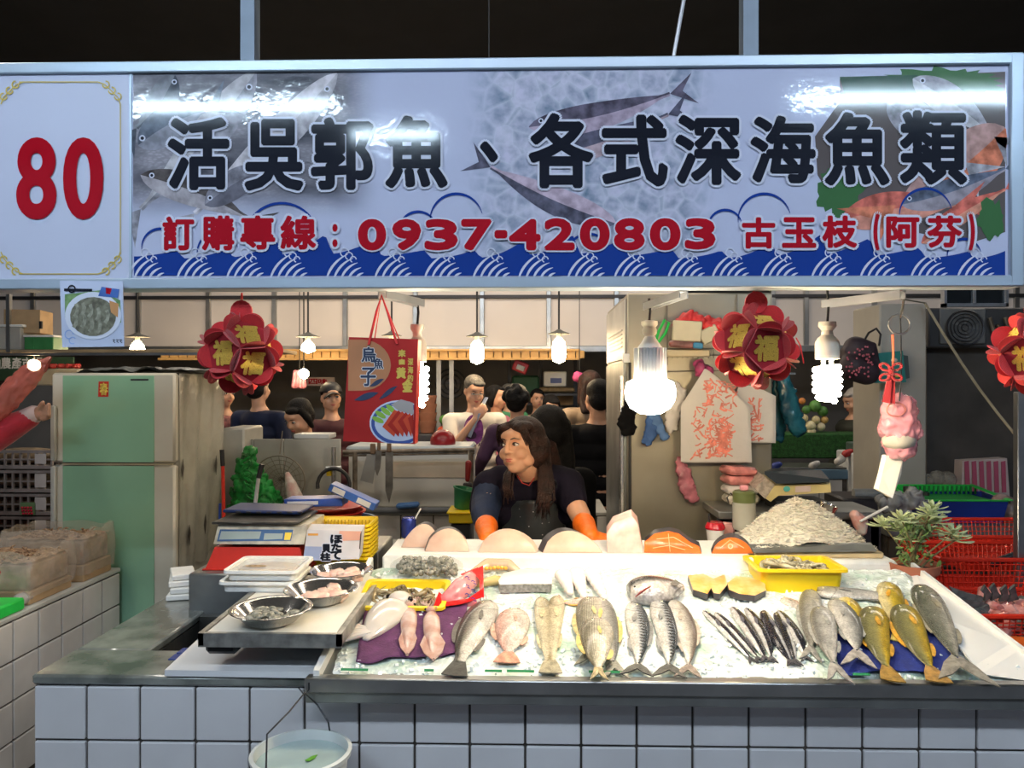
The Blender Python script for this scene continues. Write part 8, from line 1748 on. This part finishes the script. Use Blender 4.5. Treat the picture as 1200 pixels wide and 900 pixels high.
solo(MB().bb(XP(999, 5.6), XP(1040, 5.6), 5.58, 5.9, .6, ZP(530, 5.6), .01), 'white_cabinet', M('cabinet_white', (.48, .50, .52), .4), 'white cabinet under the far scale with the green display', 'cabinet')
solo(MB().bb(XP(1000, 5.6), XP(1040, 5.6), 5.56, 5.579, ZP(556, 5.6), ZP(549, 5.6)), 'green_strip', green_pl, 'green strip along the foot of the white cabinet', 'strip')
for k, (px, py, c_, lb_) in enumerate(((985, 541, (.60, .58, .55), 'crumpled white bag on the far worktop'), (955, 546, (.45, .45, .45), 'pale bag lying on the dark far worktop'), (910, 547, (.03, .05, .25), 'dark blue bag at the left end of the far worktop'), (994, 532, (.4, .03, .03), 'red packet beside the far scale'))):
    solo(remesh(MB().limb([(P(px-3, py, 5.65), L(5, 5.6)), (P(px+3, py-3, 5.65), L(4, 5.6)), (P(px, py-8 if k == 0 else py-2, 5.65), L(2, 5.6))]), .014, 2, M('farbag_%d' % k, c_, .4, 0, .3, 20, .6, 20), 'b'), 'plastic_bag' if k != 3 else 'packet', None, lb_, 'bag' if k != 3 else 'packet')
lump('teal_bag', 'teal plastic bag hanging at the right side of the steel cabinet', 'bag', [(918, 440, 8), (922, 462, 10), (926, 482, 12), (934, 502, 10)], M('film_teal', (.02, .13, .17), .25, 0, .4, 8, .9, 12), 3.5, .012, .5)
lump('teal_bag', 'second teal bag hanging lower beside the first one', 'bag', [(912, 442, 7), (912, 490, 8), (915, 515, 5)], M('film_teal2', (.015, .10, .13), .25, 0, .4, 8, .9, 12), 3.55, .012, .5)
# concrete column
colm = thing('concrete_column', 'off-white concrete column hung with bags at the right', 'column', (XP(1055, 4.2), 4.2, 0)); cxa, cxb = XP(1031, 4.2), XP(1086, 4.2)
part(MB().bb(cxa, cxb, 4.2, 4.55, 0, ZP(357, 4.2), .008), 'shaft', M('column_paint', (.34, .32, .28), .7, 0, .12, 2, .15, 20), colm)
dh = thing('dotted_handbag', 'dark handbag with pink dots hanging left of the concrete column', 'bag', P(1008, 448, 4.1))
part(remesh(MB().limb([(P(1003, 408, 4.12), .065), (P(1013, 412, 4.12), .065)]).limb([(P(1000, 430, 4.1), .075), (P(1015, 436, 4.1), .07)]).box(P(1008, 420, 4.12), (.17, .08, .14), Euler((0, -.2, 0))), .009, 4, M('bag_dark', (.035, .022, .03), .6), 'body'), 'body', None, dh)
rs_ = random.Random(6)
for k in range(46): x_, y_ = rs_.uniform(992, 1024), rs_.uniform(406, 442); part(MB().ell(P(x_, y_, 4.02+.02*abs(x_-1008)/16), (.006, .004, .006), 6, 4), 'pink_dot', M('dot_pink', (.5, .12, .16), .5), dh)
part(MB().tube([P(1010, 404, 4.1), P(1018, 390, 4.1), P(1027, 385, 4.12), P(1032, 392, 4.12), P(1030, 405, 4.1)], .006, 6), 'strap', black_m, dh)
tl = thing('teal_tote', 'teal tote bag with yellow and white marks on the concrete column', 'bag', P(1043, 448, 4.1)); part(MB().prism([P(1028, 414, 4.1), P(1058, 411, 4.1), P(1062, 448, 4.1), P(1023, 449, 4.1)], (0, .07, 0)), 'body', M('tote_teal', (.02, .18, .17), .6), tl, smooth=0)
for k, (px, py, c_) in enumerate(((1030, 430, (.6, .5, .1)), (1048, 422, (.6, .58, .5)), (1052, 440, (.5, .45, .1)))): part(MB().ell(P(px, py, 4.09), (.018, .006, .012), 8, 5), 'mark', M('mark_%d' % k, c_, .5), tl)
solo(MB().prism([P(1052, 415, 4.12), P(1064, 417, 4.12), P(1066, 443, 4.12), P(1054, 446, 4.12)], (0, .06, 0)), 'grey_pouch', M('pouch', (.06, .08, .08), .6), 'grey pouch behind the teal tote on the column', 'pouch', smooth=0)
# hanging ring chain, red bow and pink bag
rY = 2.3
hg = thing('hook_ring', 'metal hook and ring hanging from the sign bracket with small hanging things', 'ring', P(1054, 392, rY))
part(MB().tube([P(1060, 341, 1.935), P(1058, 360, 2.15), P(1055, 372, rY)], .0035, 6), 'wire', steel, hg)
part(MB().tube([P(1054+12.5*math.cos(a), 380-11.5*math.sin(a), rY) for a in [i*PI/14 for i in range(29)]], .0030, 6), 'ring', steel, hg); part(MB().tube([P(1055, 370, rY), P(1056, 395, rY), P(1056, 445, rY), P(1054, 470, rY)], .0022, 6), 'long_hook', dark_metal, hg)
part(MB().tube([P(1046, 392, rY-.01), P(1047, 415, rY-.01), P(1046, 436, rY-.01)], .006, 6, flat=.4), 'orange_ribbon', M('ribbon_orange', (.75, .14, .08), .5), hg)
bo = thing('red_bow', 'dark red velvet bow hanging under the metal ring', 'bow', P(1042, 473, rY)); bwm = M('velvet_red', (.30, .004, .015), .8, sheen=.5)
for (cx_, cy_, a) in ((1037, 430, .4), (1051, 430, -.4), (1037, 442, -.3), (1051, 442, .3)): part(MB().tube([P(cx_+6*math.cos(q)*math.cos(a)-3.6*math.sin(q)*math.sin(a), cy_+6*math.cos(q)*math.sin(a)+3.6*math.sin(q)*math.cos(a), rY-.03) for q in [i*.45 for i in range(15)]], .004, 6), 'loop', bwm, bo)
part(MB().ell(P(1044, 436, rY-.03), .010, 10, 8), 'knot', bwm, bo); part(MB().prism([P(1041, 438, rY-.03), P(1046, 438, rY-.03), P(1043, 473, rY-.03), P(1034, 471, rY-.03)], (0, .004, 0)), 'tail', bwm, bo, smooth=0); part(MB().prism([P(1044, 438, rY-.025), P(1049, 438, rY-.025), P(1049, 474, rY-.025), P(1043, 472, rY-.025)], (0, .004, 0)), 'tail', bwm, bo, smooth=0)
pg = thing('pink_tissue_bag', 'pink clear bag with grey contents and tissue hanging below the ring', 'bag', P(1054, 535, rY+.04))
part(crumple(remesh(MB().limb([(P(1046, 478, rY+.04), .030), (P(1062, 476, rY+.04), .030)], 14).limb([(P(1045, 500, rY+.04), .040), (P(1064, 502, rY+.04), .040)], 14).limb([(P(1048, 522, rY+.04), .030), (P(1062, 524, rY+.04), .030)], 14).limb([(P(1054, 480, rY+.04), .05), (P(1055, 520, rY+.04), .05)], 14), .006, 3, M('film_pink', (.80, .34, .42), .15, 0, .15, 8, .8, 14, alpha=.62, coat=.5), 'sack'), .007, 30), 'sack', None, pg)
part(MB().ell(P(1054, 517, rY+.03), (.050, .046, .030), 18, 10), 'grey_contents', M('grey_powder', (.42, .40, .36), .8), pg, smooth=180)
part(MB().tube([P(1050+11*math.cos(a), 480-8*math.sin(a), rY-.01) for a in [i*PI/12 for i in range(25)]], .0018, 5), 'hoop', M('hoop_wire', (.45, .15, .12), .4), pg)
part(MB().prism([P(1039, 534, rY+.03), P(1059, 534, rY+.03), P(1056, 556, rY+.03), P(1046, 584, rY+.02), P(1029, 574, rY+.02), P(1034, 556, rY+.03)], (0, .03, 0)), 'tissue', M('tissue', (.80, .77, .70), .7, 0, .03, 10, .4, 14), pg, smooth=0)
# dark wall with condenser unit, window, rope
dwl = struct(MB().bb(XP(1086, 4.6), XP(1290, 4.6), 4.6, 4.7, 0, ZP(409, 4.6)), 'wall_right_back', M('dark_board', (.060, .052, .045), .7, 0, .35, 3, .15, 14, detail=6))
ac = thing('condenser_unit', 'dark condenser unit with a round fan on top of the dark wall', 'air conditioner', P(1140, 409, 4.5))
acm = M('unit_grey', (.16, .16, .155), .5, .2, .2, 5)
part(MB().bb(XP(1088, 4.5), XP(1230, 4.5), 4.5, 4.9, ZP(408, 4.5), ZP(362, 4.5), .01), 'body', M('unit_dark', (.05, .05, .052), .6), ac); part(MB().bb(XP(1101, 4.49), XP(1155, 4.49), 4.485, 4.5, ZP(404, 4.5), ZP(363, 4.5), .006), 'fan_panel', acm, ac)
fcx = P(1131, 384, 4.47); 
for q in (1, .8, .6, .4, .2): part(MB().tube([fcx+Vector((L(21, 4.47)*q*math.cos(a), 0, L(20, 4.47)*q*math.sin(a))) for a in [i*PI/14 for i in range(29)]], .006 if q == 1 else .003, 5), 'fan_ring', dark_metal, ac)
part(MB().lathe(fcx+Vector((0, .02, 0)), [(1e-4, 0), (L(20, 4.47), 0), (L(20, 4.47), .004), (1e-4, .004)], 28, rot=Euler((PI/2, 0, 0))), 'fan_hole', black_m, ac)
for k in range(5): a = k*2*PI/5+.3; part(MB().prism([fcx+Vector((0, .008, 0)), fcx+Vector((L(17, 4.47)*math.cos(a), .008, L(17, 4.47)*math.sin(a))), fcx+Vector((L(15, 4.47)*math.cos(a+.8), .002, L(15, 4.47)*math.sin(a+.8)))], (0, .003, 0)), 'fan_blade', M('blade_grey', (.09, .09, .09), .4), ac)
for k in range(4): part(MB().tube([P(1160+k*9, 372+k % 2*8, 4.47), P(1166+k*9, 392, 4.47), P(1170+k*8, 402, 4.47)], .012, 7), 'pipe', rust, ac)
wn = thing('window_1', None, None, P(1137, 357, 5.4), kind='structure')
part(MB().bb(XP(1107, 5.4), XP(1178, 5.4), 5.4, 5.42, ZP(359, 5.4), ZP(335, 5.4)), 'pane', M('window_dark', (.02, .025, .03), .08), wn)
for a, b_, c_, d in ((1105, 1180, 361, 357), (1105, 1108, 361, 330), (1177, 1180, 361, 330), (1140, 1142, 358, 330)): part(MB().bb(XP(a, 5.4), XP(b_, 5.4), 5.38, 5.43, ZP(c_, 5.4), ZP(d, 5.4)), 'frame_bar', alu, wn)
t = solo(MB().tube([P(1030, 345, 2.2), P(1055, 350, 3.4), P(1084, 355, 4.15)], .004, 6), 'drooping_cord', M('cord_tan', (.30, .26, .18), .7), 'tan cord running from the bracket to the column top', 'cord')
solo(MB().tube([P(1084, 355, 4.15)]+[P(1084+106*u, 355+155*u+8*math.sin(PI*u), 4.15-.5*u) for u in (.2, .4, .6, .8, 1)], .007, 6), 'slanting_rope', MATS['cord_tan'], 'tan rope slanting down across the dark wall', 'rope')
solo(MB().bb(XP(1193, 2.75), XP(1206, 2.75), 2.75, 2.78, 0, ZP(459, 2.75), .003), 'steel_upright', steel, 'pale steel upright at the right edge of the view', 'post')
# rear steel table right
rt_ = thing('rear_table', 'steel table with tiled front behind the potted plant', 'table', (XP(1130, 3.7), 3.7, 0)); rtz = ZP(613, 3.7)
part(MB().bb(XP(1040, 3.7), XP(1290, 3.7), 3.7, 4.17, ZP(627, 3.7), rtz, .006), 'top', steel_dull, rt_); part(MB().bb(XP(1093, 4.2), XP(1290, 3.7), 4.17, 4.5, ZP(627, 3.7), rtz, .006), 'top', steel_dull, rt_)
for k in range(9):
    for r in range(3): part(MB().box((XP(1040, 3.75)+.08+k*.155, 3.755, ZP(628, 3.7)-.08-r*.155), (.148, .012, .148), None, .002), 'tile', M('brown_tile', (.10, .075, .05), .35, 0, .25, 3), rt_, smooth=0)
part(MB().bb(XP(1040, 3.76), XP(1290, 3.76), 3.762, 4.17, 0, ZP(628, 3.7)), 'core', grout_m, rt_)
bt_ = thing('blue_tray', 'dark blue tray lined with a green basket on the rear table', 'tray', (XP(1118, 3.85), 3.85, rtz))
part(MB().add([(XP(1078, 3.8), 3.74, rtz+.002), (XP(1166, 3.8), 3.74, rtz+.002), (XP(1168, 3.9), 4.02, rtz+.002), (XP(1074, 3.9), 4.02, rtz+.002), (XP(1074, 3.8), 3.72, ZP(585, 3.72)), (XP(1170, 3.8), 3.72, ZP(585, 3.72)), (XP(1171, 3.9), 4.05, ZP(585, 3.72)), (XP(1068, 3.9), 4.05, ZP(585, 3.72))], [(0, 1, 5, 4), (1, 2, 6, 5), (2, 3, 7, 6), (3, 0, 4, 7), (3, 2, 1, 0)]), 'blue_shell', M('tray_blue', (.012, .03, .22), .35), bt_, smooth=0)
gz = ZP(585, 3.72)
for (a, b_, y0, y1, h0, h1) in ((1068, 1170, 3.715, 3.735, -.004, .004), (1066, 1172, 4.04, 4.06, .0, .035), ): part(MB().bb(XP(a, 3.8), XP(b_, 3.8), y0, y1, gz+h0, gz+h1, .003), 'green_rim', green_pl, bt_)
for s_, a in ((-1, 1068), (1, 1170)): part(MB().prism([(XP(a, 3.8), 3.72, gz), (XP(a, 3.8)+s_*.012, 3.72, gz+.004), (XP(a, 3.8)+s_*.012, 4.06, gz+.036), (XP(a, 3.8), 4.06, gz+.03)], (.014, 0, 0)), 'green_rim', green_pl, bt_)
part(MB().bb(XP(1070, 3.8), XP(1168, 3.8), 3.74, 4.04, gz-.03, gz-.012, .002), 'green_base', M('green_deep', (.015, .25, .05), .5), bt_)
for k in range(16): part(MB().bb(XP(1076+k*5.6, 3.9), XP(1078+k*5.6, 3.9), 4.03, 4.036, gz-.012, gz+.03), 'green_slat', M('green_mid', (.01, .16, .03), .5), bt_)
for px, py, Y, r_, h_, c_, lb_ in ((1062, 572, 3.95, 5.5, 34, (.30, .28, .25), 'steel flask standing at the foot of the concrete column'), (1085, 575, 3.98, 6, 26, (.05, .05, .05), 'dark bottle standing between the flask and the clear bags')):
    c = P(px, py, Y); c.z = rtz+.001; R = L(r_, Y); t = thing('bottle', lb_, 'bottle', c)
    part(MB().lathe(c, [(R*.9, 0), (R, .01), (R, L(h_, Y)*.72), (R*.6, L(h_, Y)*.82)], 20), 'body', M('bottle_%d' % px, c_, .3, .6), t); part(MB().lathe(c, [(R*.62, L(h_, Y)*.80), (R*.62, L(h_, Y)), (1e-4, L(h_, Y))], 18), 'cap', dark_metal, t)
wbn = thing('pink_striped_bag', 'white bag with crimson stripes at the back of the rear table', 'bag', P(1152, 575, 4.3)); part(MB().prism([P(1128, 540, 4.3), P(1180, 537, 4.3), P(1184, 590, 4.3), P(1126, 590, 4.3)], (0, .08, 0)), 'body', M('bag_pale', (.52, .44, .42), .4, 0, .1, 8, .6, 16), wbn, smooth=0)
for k in range(6): part(MB().prism([P(1130+k*8.6, 541, 4.295), P(1135+k*8.6, 540, 4.295), P(1137+k*8.4, 577, 4.295), P(1131+k*8.6, 577, 4.295)], (0, -.003, 0)), 'stripe', M('stripe_crimson', (.40, .08, .14), .5), wbn, smooth=0)
for k, (x_, y_, r_) in enumerate(((1110, 562, 10), (1098, 560, 9), (1088, 562, 7))): solo(MB().ell(P(x_, y_, 4.25), L(r_, 4.25), 12, 8), 'clear_bag', M('clear_dark', (.35, .33, .28), .15, 0, .3, 14, .9, 20, alpha=.6), ('clear crumpled bag nearest the striped bag', 'clear crumpled bag in the middle behind the blue tray', 'clear crumpled bag leftmost behind the blue tray')[k], 'bag', smooth=180)
solo(remesh(MB().limb([(P(1174, 590, 3.8), .05), (P(1186, 600, 3.8), .07), (P(1200, 612, 3.75), .06)]), .01, 2, M('fish_offcut', (.20, .14, .13), .3, 0, .5, 12, .5, 20), 'b'), 'offcut_bag', None, 'grey brown bag beside the blue tray on the rear table', 'bag')
solo(crumple(remesh(MB().limb([(P(1034, 590, 3.5), .03), (P(1050, 592, 3.5), .05), (P(1072, 584, 3.5), .045), (P(1080, 590, 3.5), .03)]), .01, 2, M('grey_film', (.26, .27, .28), .25, 0, .4, 10, .8, 16), 'b'), .03, 14), 'grey_film', None, 'crumpled grey plastic sheet behind the potted plant', 'plastic sheet')
solo(MB().tube([P(1000, 578, 4.0), P(1016, 578, 4.0), P(1030, 578, 4.05)], .024, 10), 'paper_roll', M('roll_grey', (.26, .27, .27), .5), 'grey roll lying behind the potted plant', 'roll')
solo(MB().bb(XP(990, 3.9), XP(1030, 3.9), 3.9, 4.18, .3, ZP(583, 3.9), .01), 'dark_bench', dark_metal, 'dark bench between the far stall and the column', 'bench')
# potted plant
pc = P(1071, 697, 2.62); pp = thing('potted_plant', 'succulent with pale green rosettes in a terracotta pot at the right of the ice', 'plant', pc); R = L(28, 2.62)
tc_ = M('terracotta', (.40, .13, .07), .7, 0, .15, 8, .1, 30)
part(MB().lathe(pc, [(R*.62, 0), (R*.84, L(26, 2.62)), (R*.95, L(27, 2.62)), (R, L(37, 2.62)), (R*.9, L(37, 2.62)), (R*.82, L(30, 2.62)), (1e-4, L(30, 2.62))], 32), 'pot', tc_, pp, smooth=50)
part(MB().lathe(pc+Vector((0, 0, L(30, 2.62))), [(1e-4, .004), (R*.82, 0)], 24), 'soil', M('soil', (.03, .02, .015), .9), pp)
solo(MB().bb(XP(1045, 2.62), XP(1098, 2.62), 2.55, 2.75, .3, pc.z-.001), 'pot_stand', steel_dull, 'steel block under the terracotta pot', 'block')
lfm = M('leaf_pale', (.50, .58, .32), .5, 0, .25, 30, 0, 30, col2=(.52, .60, .34)); lfd = M('leaf_mid', (.16, .26, .07), .5, 0, .25, 30); stm = M('stem', (.20, .16, .07), .6)
leaf = MB(); leaf.prism([(0, -.003, 0), (.012, -.0055, .002), (.026, -.0075, .006), (.034, -.004, .010), (.036, 0, .011), (.034, .004, .010), (.026, .0075, .006), (.012, .0055, .002), (0, .003, 0)], (0, 0, -.0018)); leafme = leaf.mesh('leaf', lfm, 0); l2 = leafme.copy(); l2.materials[0] = lfd
rs_ = random.Random(14); tips = [(1050, 606), (1043, 618), (1060, 622), (1075, 614), (1083, 600), (1092, 596), (1090, 615), (1102, 612), (1110, 622), (1116, 630), (1098, 628), (1082, 628), (1068, 632)]
for (tx_, ty_) in tips:
    dy_ = rs_.uniform(-.05, .06); tip = P(tx_, ty_, 2.62)+Vector((0, dy_, 0)); root_ = pc+Vector((rs_.uniform(-.02, .02), rs_.uniform(-.02, .02), L(31, 2.62)))
    mid_ = root_*.5+tip*.5+Vector(((root_.x-tip.x)*.2, 0, -.01)); part(MB().tube([root_, mid_, tip], [.0035, .0028, .0022], 6), 'stem', stm, pp)
    for k in range(15):
        a = k*2.4; el = -.3+.75*(k/12); B = Matrix.Translation(tip-pc+Vector((0, 0, -.006+.0012*k))) @ Euler((0, -el, a)).to_matrix().to_4x4() @ Matrix.Scale(1.55-.06*k, 4); inst(leafme, 'leaf', pp, B)
for k in range(90):
    u = rs_.random(); p = Vector((rs_.uniform(-.055, .055), rs_.uniform(-.045, .045), L(34, 2.62)+rs_.random()*.13)); inst(l2, 'leaf', pp, Matrix.Translation(p) @ Euler((rs_.uniform(-.4, .4), rs_.uniform(-.9, .3), rs_.uniform(0, 6.3))).to_matrix().to_4x4() @ Matrix.Scale(rs_.uniform(.5, .85), 4))
# red baskets with offcuts
rdb = M('basket_red', (.60, .028, .012), .35, 0, .08, 10); 
def basket(x0, x1, y0, y1, z0, h, label, mt=rdb, fl=.03, nx=26, ny=12, group=None):
    t = thing('red_basket', label, 'basket', ((x0+x1)/2, (y0+y1)/2, z0), group)
    part(MB().bb(x0+fl, x1-fl, y0+fl, y1-fl, z0, z0+.006), 'bottom', mt, t)
    def side(a, b_, n):
        a, b_ = Vector(a), Vector(b_); ai, bi = [Vector((v.x+(fl if v.x < (x0+x1)/2 else -fl), v.y+(fl if v.y < (y0+y1)/2 else -fl), z0)) for v in (a, b_)]
        mb = MB()
        for k in range(n+1): u = k/n; mb.tube([a.lerp(b_, u), ai.lerp(bi, u)], .0022, 4)
        for q in (.12, .25, .38, .51, .64, .77, .9): mb.tube([ai.lerp(a, q), bi.lerp(b_, q)], .0022, 4)
        part(mb, 'lattice_side', mt, t, smooth=0, kind='stuff')
        o_ = Vector(((1 if a.x < (x0+x1)/2 and b_.x < (x0+x1)/2 else -1 if a.x > (x0+x1)/2 and b_.x > (x0+x1)/2 else 0)*.004, (1 if a.y < (y0+y1)/2 and b_.y < (y0+y1)/2 else -1 if a.y > (y0+y1)/2 and b_.y > (y0+y1)/2 else 0)*.004, 0))
        part(MB().add([ai.lerp(a, .0)-o_, bi.lerp(b_, 0)-o_, bi.lerp(b_, .3)-o_, ai.lerp(a, .3)-o_], [(0, 1, 2, 3)]), 'solid_band', mt, t, smooth=0)
    z1 = z0+h; c4_ = [(x0, y0, z1), (x1, y0, z1), (x1, y1, z1), (x0, y1, z1)]
    for k, n in enumerate((nx, ny, nx, ny)): side(c4_[k], c4_[(k+1) % 4], n)
    part(MB().tube([Vector(v) for v in c4_]+[Vector(c4_[0])], .008, 6), 'rim', mt, t); return t
basket(XP(1092, 3.25), XP(1200, 3.25)+.1, 3.02, 3.42, ZP(664, 3.0)-.02, .14, 'upper rear red lattice basket behind the terracotta pot')
basket(XP(1098, 2.75), XP(1260, 2.75), 2.72, 3.02, ZP(700, 2.75)-.02, .17, 'middle red lattice basket with bits of fish in it')
basket(XP(1100, 2.5), XP(1290, 2.5), 2.42, 2.74, ZP(735, 2.5)-.03, .10, 'front red basket heaped with pink fish offcuts')
solo(MB().bb(XP(1105, 2.9), XP(1290, 2.9), 2.78, 3.4, 0, .28), 'basket_stand', M('stand_brown', (.12, .08, .05), .6), 'brown stand under the red baskets', 'stand')
ofm = M('offcut_flesh', (.48, .14, .12), .3, 0, .4, 22, .4, 40, col2=(.68, .38, .34), coat=.4); ofs = M('offcut_skin', (.12, .13, .13), .25, .2, .4, 20, .2, 50)
rs_ = random.Random(21)
for k in range(26):
    x_, y_ = rs_.uniform(1140, 1215), rs_.uniform(700, 742); Y = 2.62-.18*(y_-700)/42; p = P(x_, y_, Y); mb = MB()
    mb.box(p, (rs_.uniform(.05, .09), rs_.uniform(.04, .07), rs_.uniform(.02, .035)), Euler((rs_.uniform(-.6, .6), rs_.uniform(-.6, .6), rs_.uniform(0, 3))), .009)
    solo(mb, 'fish_offcut', ofm if k % 3 else ofs, 'chopped %s piece in the heap of fish offcuts in the front red basket' % ('pink flesh' if k % 3 else 'dark skinned'), 'fish offcut', 'fish offcuts in the front red basket, %s' % ('flesh' if k % 3 else 'skin'))
for k, (a, b_, lb_) in enumerate((((1113, 688), (1150, 706), 'long grey tail fin pointing left out of the offcuts'), ((1124, 700), (1152, 712), 'short dark tail fin under the long one in the offcuts'), ((1116, 722), (1160, 715), 'grey fish tail resting on the rim of the front red basket'), ((1155, 686), (1160, 702), 'upright dark tail fin left of the others in the offcuts'), ((1166, 684), (1168, 702), 'upright grey tail fin in the middle of the offcuts'), ((1180, 686), (1178, 704), 'upright grey tail fin right of the middle one in the offcuts'), ((1190, 686), (1188, 704), 'rightmost upright tail fin in the offcuts'))):
    A, Bp = P(*a, 2.52), P(*b_, 2.55); d = (Bp-A); n_ = Vector((d.z, 0, -d.x)).normalized()*.02; solo(MB().prism([A, A+d*.25+n_*.9, A+d*.6+n_*.5, Bp+n_*.9, Bp-n_*.9, A+d*.6-n_*.4, A+d*.3-n_*.2], (0, .010, .002)), 'cut_tail', ofs, lb_, 'fish tail', smooth=0)
solo(MB().limb([(P(1165, 660, 2.9), .016), (P(1205, 644, 2.9), .010)]), 'pan_handle', black_m, 'black handle lying across the red baskets at the right edge', 'handle', smooth=180)
obk = thing('orange_bin', 'orange plastic bin in front of the fish offcuts at the right edge', 'bin', P(1190, 775, 2.3)); obm = M('bin_orange', (.72, .14, .02), .35)
oc = P(1188, 760, 2.3); OR = L(54, 2.3)
part(MB().lathe(oc+Vector((0, 0, -.25)), [(OR*.8, 0), (OR*.97, .25), (OR*1.05, .25), (OR*1.06, .262), (OR*.95, .262), (OR*.76, .01), (1e-4, .01)], 40, sy=.55), 'shell', obm, obk, smooth=50)
